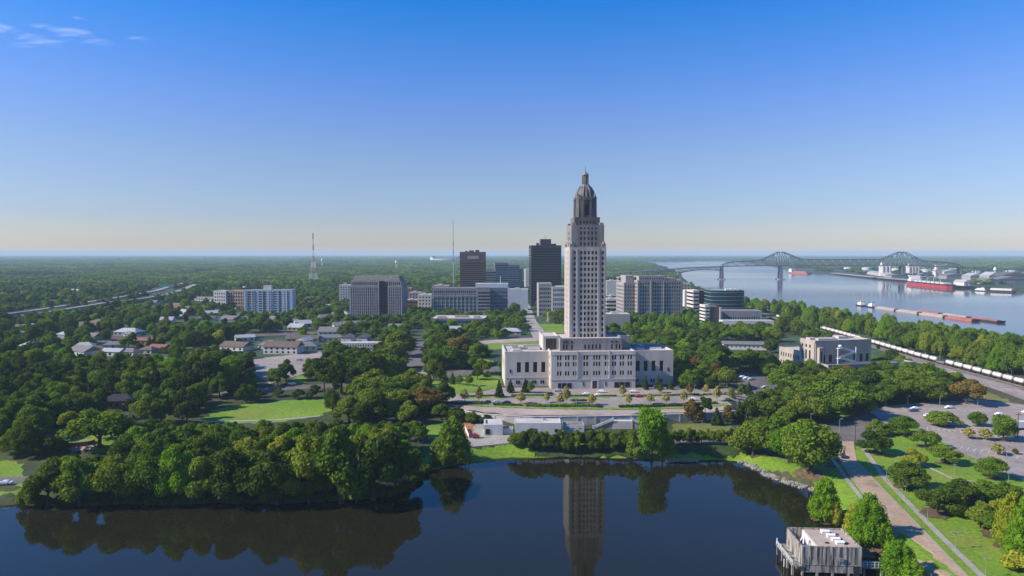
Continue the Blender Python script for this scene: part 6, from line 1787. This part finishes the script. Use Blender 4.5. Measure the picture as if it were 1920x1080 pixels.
for a in [
 (931,757,8,Sv,"silver pickup on the front drive near the left trees","truck"), (950,757,6,Bk,"black car right of the silver pickup on the front drive"), (915,756,8,Bk,"black car left of the silver pickup on the front drive"),
 (1100,741,5,Wh,"white car on the forecourt below the main door"), (1128,736,-5,Wh,"white car close to the facade right of the main door"), (1122,743,10,Wh,"white car just in front of the pair by the main door"),
 (1030,740,5,Bk,"dark car under the young trees left of the main door"), (1056,741,4,Bk,"dark car beside the young tree left of the main door"), (1046,734,4,Sv,"silver car against the facade left of the main door"),
 (1188,736,0,Wh,"white car near the right corner of the facade"), (1198,745,4,Rd,"dark red car on the forecourt near the right corner"), (1300,751,2,Wh,"white car at the right end of the front drive"),
 (1122,763,90,Bk,"black car by the hedge gap on the front drive"), (1392,709,12,Wh,"white car left in the street row right of the tower building"), (1400,711,14,Wh,"white car middle in the street row right of the tower building"), (1408,713,16,Sv,"silver car right in the street row right of the tower building"),
 (1370,706,10,Wh,"white car under the oaks at the left start of the street"), (1712,772,6,Bl,"blue car parked in the lot by the oaks"), (1716,768,6,Wh,"white car parked right behind the blue car"), (1780,766,8,Wh,"white car alone in the upper middle of the lot"),
 (1741,781,10,Wh,"white car beside the wide tree in the lot"), (1874,779,5,Wh,"white car above the round dark tree in the lot"), (1815,753,-25,Sv,"silver car under the brown oak at the lot's far edge"), (1581,858,70,Bk,"black car in the tree shade on the shore road"),
 (10,909,8,Wh,"white car on the lane at the left edge"), (1435,728,14,Sv,"silver car on the street left of the zigzag stair building"), (1462,738,200,Wh,"white car waiting at the street corner"), (735,788,10,Wh,"white car under the trees left of the building yard"),
 (640,672,0,Wh,"white car at the right edge of the small parking lot"), (562,676,10,Sv,"silver car parked on the small parking lot"), (548,722,5,Wh,"white car on the street before the trees"), (1925,775,0,Wh,"white car cut by the right edge of the photo"),
 ]: car(*a)
for r in PROTO.values():
    for ch in list(r.children): bpy.data.objects.remove(ch)
    bpy.data.objects.remove(r)
# white box trailer at the right edge
x, y = Gh(1912, 806); z = float(terrain(x, y))+.16
r = empty("box_trailer", (x, y, z), "long white box trailer at the right edge of the lot", "trailer", None, math.radians(4))
mb = MB(); mb.box(-4, 9, -1.25, 1.25, 1.1, 3.9); mb.build("box", M["white_metal"], r)
mb = MB(); mb.box(-3.8, 8.8, -1, 1, .7, 1.08); mb.build("chassis", M["dark_metal"], r)
for xx in (-2.5, -1.3, 6.8):
    mb = MB(); mb.tube((xx,-1.2,.5),(xx,1.2,.5),.5,n=10); mb.build("wheel", M["tyre"], r)

# ------------------------------------------------------------------ lamps and poles
def lamp(px, pb, pt, label, arm=1.2, m="steel", name="street_lamp", arms=1):
    x, y = Gh(px, pb); z = UP if y > 480 else float(terrain(x, y)); H = max(P(px, pt, y)[2]-z, 3)
    r = empty(name, (x, y, z), label, "lamp", "lamps along the roads and lots")
    t = .05 + 0.00022*y
    mb = MB(); mb.tube((0,0,-.2),(0,0,H),t,t*.6,7); mb.tube((0,0,-.2),(0,0,.5),t*1.9,n=7); mb.build("pole", M[m], r)
    for k in range(arms):
        s_ = 1 if k == 0 else -1
        if arm: mb = MB(); mb.bar((0,0,H-.1),(s_*arm,0,H+.15),t*.9); mb.build("arm", M[m], r)
        mb = MB(); mb.box(s_*arm-.45,s_*arm+.45,-.28,.28,H+.12,H+.34); mb.build("lamp_head", M[m], r)
for i, a in enumerate([
 (1662,904,880,"lamp post by the sidewalk, farthest of the lamps beside the shore road",0), (1697,937,913,"lamp post by the sidewalk, second farthest beside the shore road",0), (1739,978,952,"lamp post by the sidewalk, third farthest beside the shore road",0),
 (1792,1029,1000,"double headed lamp on the lawn right of the sidewalk",.9), (1848,1082,1050,"lamp post at the bottom edge right of the sidewalk",0), (1790,890,872,"small lamp on the lawn near the narrow path",0), (1891,905,889,"lamp at the near corner of the parking lot",0),
 (1702,763,743,"lamp at the far left edge of the parking lot",.8), (1762,763,744,"lamp at the middle of the parking lot's far edge",.8), (1833,763,743,"lamp at the right of the parking lot's far edge",.8), (1846,747,724,"tall pale pole beside the railway road",.8),
 (1574,810,786,"lamp at the road crossing",1.0), (1520,802,777,"tall pale pole by the crossing grove",.8), (1887,868,838,"lamp among the small trees in the lot",.6), (1829,872,850,"lamp at the lawn edge of the lot",.6),
 (1268,737,725,"lamp at the right end of the facade",.6), (1302,739,723,"lamp right of the facade beside the firs",.6), (1225,738,724,"lamp near the right wing firs",.6), (827,735,712,"lamp by the left plaza lawn",.6), (1316,805,790,"lamp below the right end of the terrace wall",0)]):
    lamp(a[0], a[1], a[2], a[3], a[4], arms=2 if i == 3 else 1)
for px, pb, pt, lab in ((1603,842,794,"tall dark wooden pole by the sidewalk at the crossing"), (1908,822,774,"tall dark wooden pole beside the box trailer"), (545,650,610,"tall dark pole in front of the town houses")):
    x, y = Gh(px, pb); z = UP if y > 480 else float(terrain(x, y)); H = P(px, pt, y)[2]-z
    r = empty("utility_pole", (x, y, z), lab, "pole", "wooden utility poles")
    mb = MB(); mb.tube((0,0,-.3),(0,0,H),.2,.13,7); mb.build("pole", M["bark"], r)
    mb = MB(); mb.box(-1.1,1.1,-.08,.08,H-.9,H-.7); mb.build("crossarm", M["bark"], r)

# ------------------------------------------------------------------ rocks along the right shore, dock
mb = MB(); rr_ = random.Random(4)
edge = [(1386,867),(1405,874),(1440,893),(1490,911),(1532,922)]
pts = [Vector(G(*p)) for p in edge]
for a, b_ in zip(pts[:-1], pts[1:]):
    n = int((b_-a).length*5)
    for k in range(n):
        q = a+(b_-a)*rr_.random(); d = (b_-a).normalized(); off = rr_.uniform(-1.0,1.6); q = q + Vector((-d.y,d.x))*off*-1*(-1)
        s_ = rr_.uniform(.22,.55); zz = max(0.0, min(1.0, 0.35+off*0.25))
        v = [tuple(Vector((q.x,q.y,zz)) + Vector((sx*s_*rr_.uniform(.6,1.1), sy*s_*rr_.uniform(.6,1.1), sz*s_*rr_.uniform(.4,.7)))) for sx in (-1,1) for sy in (-1,1) for sz in (-1,1)]
        mb.add(v, [(0,1,3,2),(4,6,7,5),(0,4,5,1),(2,3,7,6),(0,2,6,4),(1,5,7,3)])
tag(mb.build("shore_rocks", M["walk"]), "pale riprap rocks along the right lake shore", None, None, "stuff")
x, y = G(1248, 866, 0)
r = empty("dock", (x, y-1.5, 0), "low dock with pale railing on the far lake shore", "dock")
mb = MB(); mb.box(0, 13, 0, 2.2, .5, .7); mb.build("deck", M["concrete"], r)
mb = MB()
for k in range(9): mb.bar((k*1.6,.05,.7),(k*1.6,.05,1.7),.09)
mb.bar((0,.05,1.7),(12.8,.05,1.7),.09); mb.bar((0,.05,1.2),(12.8,.05,1.2),.07); mb.build("railing", M["steel"], r)
for k in range(5): mb = MB(); mb.tube((.5+k*3,.3,-2),(.5+k*3,.3,.5),.18); mb.build("pile", M["bark"], r)

# ------------------------------------------------------------------ thin high cloud at the upper left
cm = bpy.data.materials.new("thin_cloud"); cm.use_nodes = True; nt = cm.node_tree; nt.nodes.remove(nt.nodes["Principled BSDF"])
tc = N(nt, "ShaderNodeTexCoord"); mp = N(nt, "ShaderNodeMapping"); mp.inputs["Scale"].default_value = (0.00035, 0.0011, 1)
nt.links.new(tc.outputs["Object"], mp.inputs[0])
nz = N(nt, "ShaderNodeTexNoise", Scale=1.6, Detail=5.0, Roughness=0.55, Distortion=0.6); nt.links.new(mp.outputs[0], nz.inputs["Vector"])
gr = N(nt, "ShaderNodeMapRange"); gr.inputs["From Min"].default_value = .44; gr.inputs["From Max"].default_value = .95; gr.inputs["To Max"].default_value = 0.5
nt.links.new(nz.outputs["Fac"], gr.inputs[0])
sp = N(nt, "ShaderNodeTexGradient", gradient_type='SPHERICAL'); m2 = N(nt, "ShaderNodeMapping"); 
nt.links.new(tc.outputs["Generated"], m2.inputs[0]); m2.inputs["Location"].default_value = (-1,-1,0); m2.inputs["Scale"].default_value = (2,2,0)
nt.links.new(m2.outputs[0], sp.inputs[0])
r2 = N(nt, "ShaderNodeMapRange"); r2.inputs["From Max"].default_value = .5; nt.links.new(sp.outputs["Fac"], r2.inputs[0])
mu = N(nt, "ShaderNodeMath", operation='MULTIPLY'); nt.links.new(gr.outputs[0], mu.inputs[0]); nt.links.new(r2.outputs[0], mu.inputs[1])
tb = N(nt, "ShaderNodeBsdfTransparent"); tl = N(nt, "ShaderNodeBsdfTranslucent"); tl.inputs[0].default_value = (.95,.95,.97,1)
ms = N(nt, "ShaderNodeMixShader"); nt.links.new(mu.outputs[0], ms.inputs[0]); nt.links.new(tb.outputs[0], ms.inputs[1]); nt.links.new(tl.outputs[0], ms.inputs[2])
nt.links.new(ms.outputs[0], nt.nodes["Material Output"].inputs["Surface"])
for (px, py, w, d, rz) in ((15, 60, 1200, 1000, -.45), (85, 83, 1900, 330, -.12), (150, 68, 1200, 800, -.25), (85, 52, 650, 350, -.2), (262, 74, 600, 260, -.1), (152, 36, 300, 220, -.3)):
    x, y, z = P(px, py, 16000)
    mb = MB(); mb.add([(-w/2*1,-d,0),(w/2,-d,0),(w/2,d,0),(-w/2,d,0)], [(0,1,2,3)])
    o = mb.build("cloud", cm, None, (x, y, z)); o.rotation_euler = (0,0,rz); tag(o, "thin white wisp of high cloud", None, None, "stuff")
fill(-420, 390, 226, 480, 10.2, rule_near)
fill(-760, 420, 481, 920, 11.5, rule_mid)
fill(-1300, 560, 921, 1600, 14.0, rule_mid)
# ---- the 300 that show largest become things, the rest one woodland mass
def px_size(t):
    return t[3]*t[4]/(t[1]**2)
seen = []
for t in TREES:
    u, v = proj(t[0], t[1], t[2] + t[3]*0.6)
    seen.append(-30 < u < 1950 and v < 1085)
order = sorted(range(len(TREES)), key=lambda i: -px_size(TREES[i]) if seen[i] else 0)
BIG = set(order[:300])
byreg = {}
for i in BIG: byreg.setdefault(TREES[i][7], []).append((i, TREES[i][0], TREES[i][1]))
LAB = {}
for reg, items in byreg.items():
    for k, (r, p) in row_labels(items).items():
        t = TREES[k]
        LAB[k] = f"{HUES[t[6]]} {WORDS[t[5]]}, {p} from left in " + (f"{r} row of the {reg}" if r else f"the {reg}")
GROUPS = {}
for i in sorted(BIG):
    x, y, z, H, W, kind, hue, reg = TREES[i]
    n = i
    root = empty(NAMES[kind], (x, y, z - 0.1), LAB[i], "shrub" if kind == "shrub" else "tree", "trees of the " + reg, random.uniform(0, 6.28))
    root.scale = (W*random.uniform(.93,1.07), W*random.uniform(.93,1.07), H)
    c = bpy.data.objects.new("crown", CROWN[kind][n % len(CROWN[kind])]); COL.objects.link(c); c.parent = root
    if not c.data.materials: c.data.materials.append(M["leaf_mid"])
    c.material_slots[0].link = 'OBJECT'; c.material_slots[0].material = M["leaf_" + hue]
    if kind != "shrub":
        o = bpy.data.objects.new("trunk", TRUNK[kind][n % 2]); COL.objects.link(o); o.parent = root

def joined(name, crown, trunk, hue):
    """crown and trunk as one mesh for the masses"""
    bm = bmesh.new(); bm.from_mesh(crown); k = len(bm.faces)
    if trunk: bm.from_mesh(trunk)
    bm.faces.ensure_lookup_table()
    for f in bm.faces: f.material_index = 0
    for f in bm.faces[k:]: f.material_index = 1
    me = bpy.data.meshes.new(name); bm.to_mesh(me); bm.free()
    me.materials.clear(); me.materials.append(M["leaf_" + hue]); me.materials.append(M["bark"])
    return me
def mass(name, label, pts, protos):
    """pts: (x, y, z, sx, sy, sz, rot, index)"""
    me = bpy.data.meshes.new(name)
    pts = np.array(pts, dtype=float)
    me.from_pydata(pts[:, :3].tolist(), [], [])
    for nm, ty, data in (("tree_scale", 'FLOAT_VECTOR', pts[:, 3:6]), ("tree_rot", 'FLOAT_VECTOR', np.stack([0*pts[:,6], 0*pts[:,6], pts[:,6]], -1))):
        a = me.attributes.new(nm, ty, 'POINT'); a.data.foreach_set("vector", data.astype(np.float32).ravel())
    a = me.attributes.new("tree_pick", 'INT', 'POINT'); a.data.foreach_set("value", pts[:, 7].astype(np.int32))
    col = bpy.data.collections.new(name + "_kinds")
    for p in protos:
        o = bpy.data.objects.new(name + "_tree", p); col.objects.link(o)
    ng = bpy.data.node_groups.new(name, 'GeometryNodeTree')
    ng.interface.new_socket("Geometry", in_out='INPUT', socket_type='NodeSocketGeometry')
    ng.interface.new_socket("Geometry", in_out='OUTPUT', socket_type='NodeSocketGeometry')
    gi = ng.nodes.new("NodeGroupInput"); go = ng.nodes.new("NodeGroupOutput")
    ip = ng.nodes.new("GeometryNodeInstanceOnPoints"); ci = ng.nodes.new("GeometryNodeCollectionInfo")
    ci.inputs[0].default_value = col; ci.inputs["Separate Children"].default_value = True; ci.inputs["Reset Children"].default_value = True
    def attr(nm, ty):
        n = ng.nodes.new("GeometryNodeInputNamedAttribute"); n.data_type = ty; n.inputs["Name"].default_value = nm
        return n.outputs["Attribute"]
    L = ng.links.new
    L(gi.outputs[0], ip.inputs["Points"]); L(ci.outputs[0], ip.inputs["Instance"])
    ip.inputs["Pick Instance"].default_value = True
    L(attr("tree_pick", 'INT'), ip.inputs["Instance Index"]); L(attr("tree_scale", 'FLOAT_VECTOR'), ip.inputs["Scale"])
    er = ng.nodes.new("FunctionNodeEulerToRotation"); L(attr("tree_rot", 'FLOAT_VECTOR'), er.inputs[0]); L(er.outputs[0], ip.inputs["Rotation"])
    L(ip.outputs[0], go.inputs[0])
    o = link_mesh(name, me)
    md = o.modifiers.new("trees", 'NODES'); md.node_group = ng
    return tag(o, label, None, None, "stuff")
protos, pidx = [], {}
def pid(kind, hue, var):
    k = (kind, hue, var % len(CROWN[kind]))
    if k not in pidx:
        pidx[k] = len(protos); protos.append(joined("woodland_tree", CROWN[kind][k[2]], TRUNK[kind][0] if kind != "shrub" else None, hue))
    return pidx[k]
rest = [TREES[i] + (i,) for i in range(len(TREES)) if i not in BIG]
mass("woodland", "mass of mixed trees of park, town and river bank", [(t[0], t[1], t[2]-0.1, t[4], t[4], t[3], random.uniform(0,6.28), pid(t[5], t[6], t[8])) for t in rest], protos)

# ---- low growth hanging over the left shore
lob = []
sp_ = [Vector(G(*p)) for p in LAKE_PX[1:14]]
for a, c in zip(sp_[:-1], sp_[1:]):
    n = max(1, int((c-a).length/1.6))
    for i in range(n):
        q = a+(c-a)*((i+random.random())/n); w = random.uniform(.9,2.0)
        lob.append((q.x+random.uniform(-.5,.5), q.y+random.uniform(0.2,3.5), random.uniform(.5,1.6), w, w, w*random.uniform(.6,1.0)))
me = crown_mesh("shore_undergrowth", lob, 14000, 0.34, 77); me.materials.append(M["leaf_dark"])
tag(link_mesh("shore_undergrowth", me), "dark undergrowth along the left lake shore", None, None, "stuff")

# ---- far woods: clumps of many crowns
clumps = []
for s in range(6):
    r = rg(100+s); lob = []
    for i in range(26):
        a = r.uniform(0, 6.28); q = math.sqrt(r.uniform(0,1)); w = r.uniform(0.09, 0.15)
        lob.append((math.cos(a)*q*0.5, math.sin(a)*q*0.5, r.uniform(0.35,0.72), w, w, r.uniform(0.2,0.32)))
    me = crown_mesh("far_clump", lob, 900, 0.045, 200+s, core=0.9)
    me.materials.append(M["leaf_" + ["dark","mid","mid","olive","dark","bright"][s]]); clumps.append(me)
pts = []
def far(y0, y1, s, w, h, thin):
    x, y = jgrid(-0.85*y1-100, 0.85*y1+100, y0, y1, s)
    ok = (np.abs(x) < 0.82*y + 60) & ~in_poly(x, y, RIVER) & ~blocked(x, y)
    ok &= dist_poly(x, y, RIVER) > w*0.7
    west_port = (x > 1050) & (y < 3300) & (x < 2700)
    ok &= ~(west_port & (rng.uniform(size=x.shape) < 0.90))
    n = noise2(x, y, 0.0035, 5) + 0.6*noise2(x, y, 0.012, 6)
    ok &= n < thin
    for a, b in zip(x[ok], y[ok]):
        q = random.uniform(0.75, 1.3)
        pts.append((a, b, UP-1, w*q, w*q*random.uniform(.8,1.2), h*random.uniform(0.8,1.2), random.uniform(0,6.28), rch(range(6), [4,4,4,1.5,3,.8])[0]))
far(1600, 3000, 34, 44, 14, 0.36)
far(3000, 6000, 62, 78, 15, 0.42)
far(6000, 15000, 150, 200, 19, 0.6)
mass("far_woodland", "far woods covering the plain to the horizon", pts, clumps)
print("TREES", len(TREES), "mass", len(rest), "protos", len(protos), "far", len(pts))
print({k: sum(1 for i in BIG if TREES[i][7] == k) for k in byreg})
# ------------------------------------------------------------------ haze
m = bpy.data.materials.new("haze"); m.use_nodes = True
nt = m.node_tree
nt.nodes.remove(nt.nodes["Principled BSDF"])
pv = nt.nodes.new("ShaderNodeVolumePrincipled")
pv.inputs["Color"].default_value = (0.57, 0.76, 0.92, 1)
pv.inputs["Density"].default_value = 0.000082
pv.inputs["Anisotropy"].default_value = 0.0
nt.links.new(pv.outputs[0], nt.nodes["Material Output"].inputs["Volume"])
mb = MB(); mb.box(-31000, 31000, -800, 28200, -5.0, 141.0)
tag(mb.build("haze", m), "thin pale air haze over the whole land", None, None, "stuff")
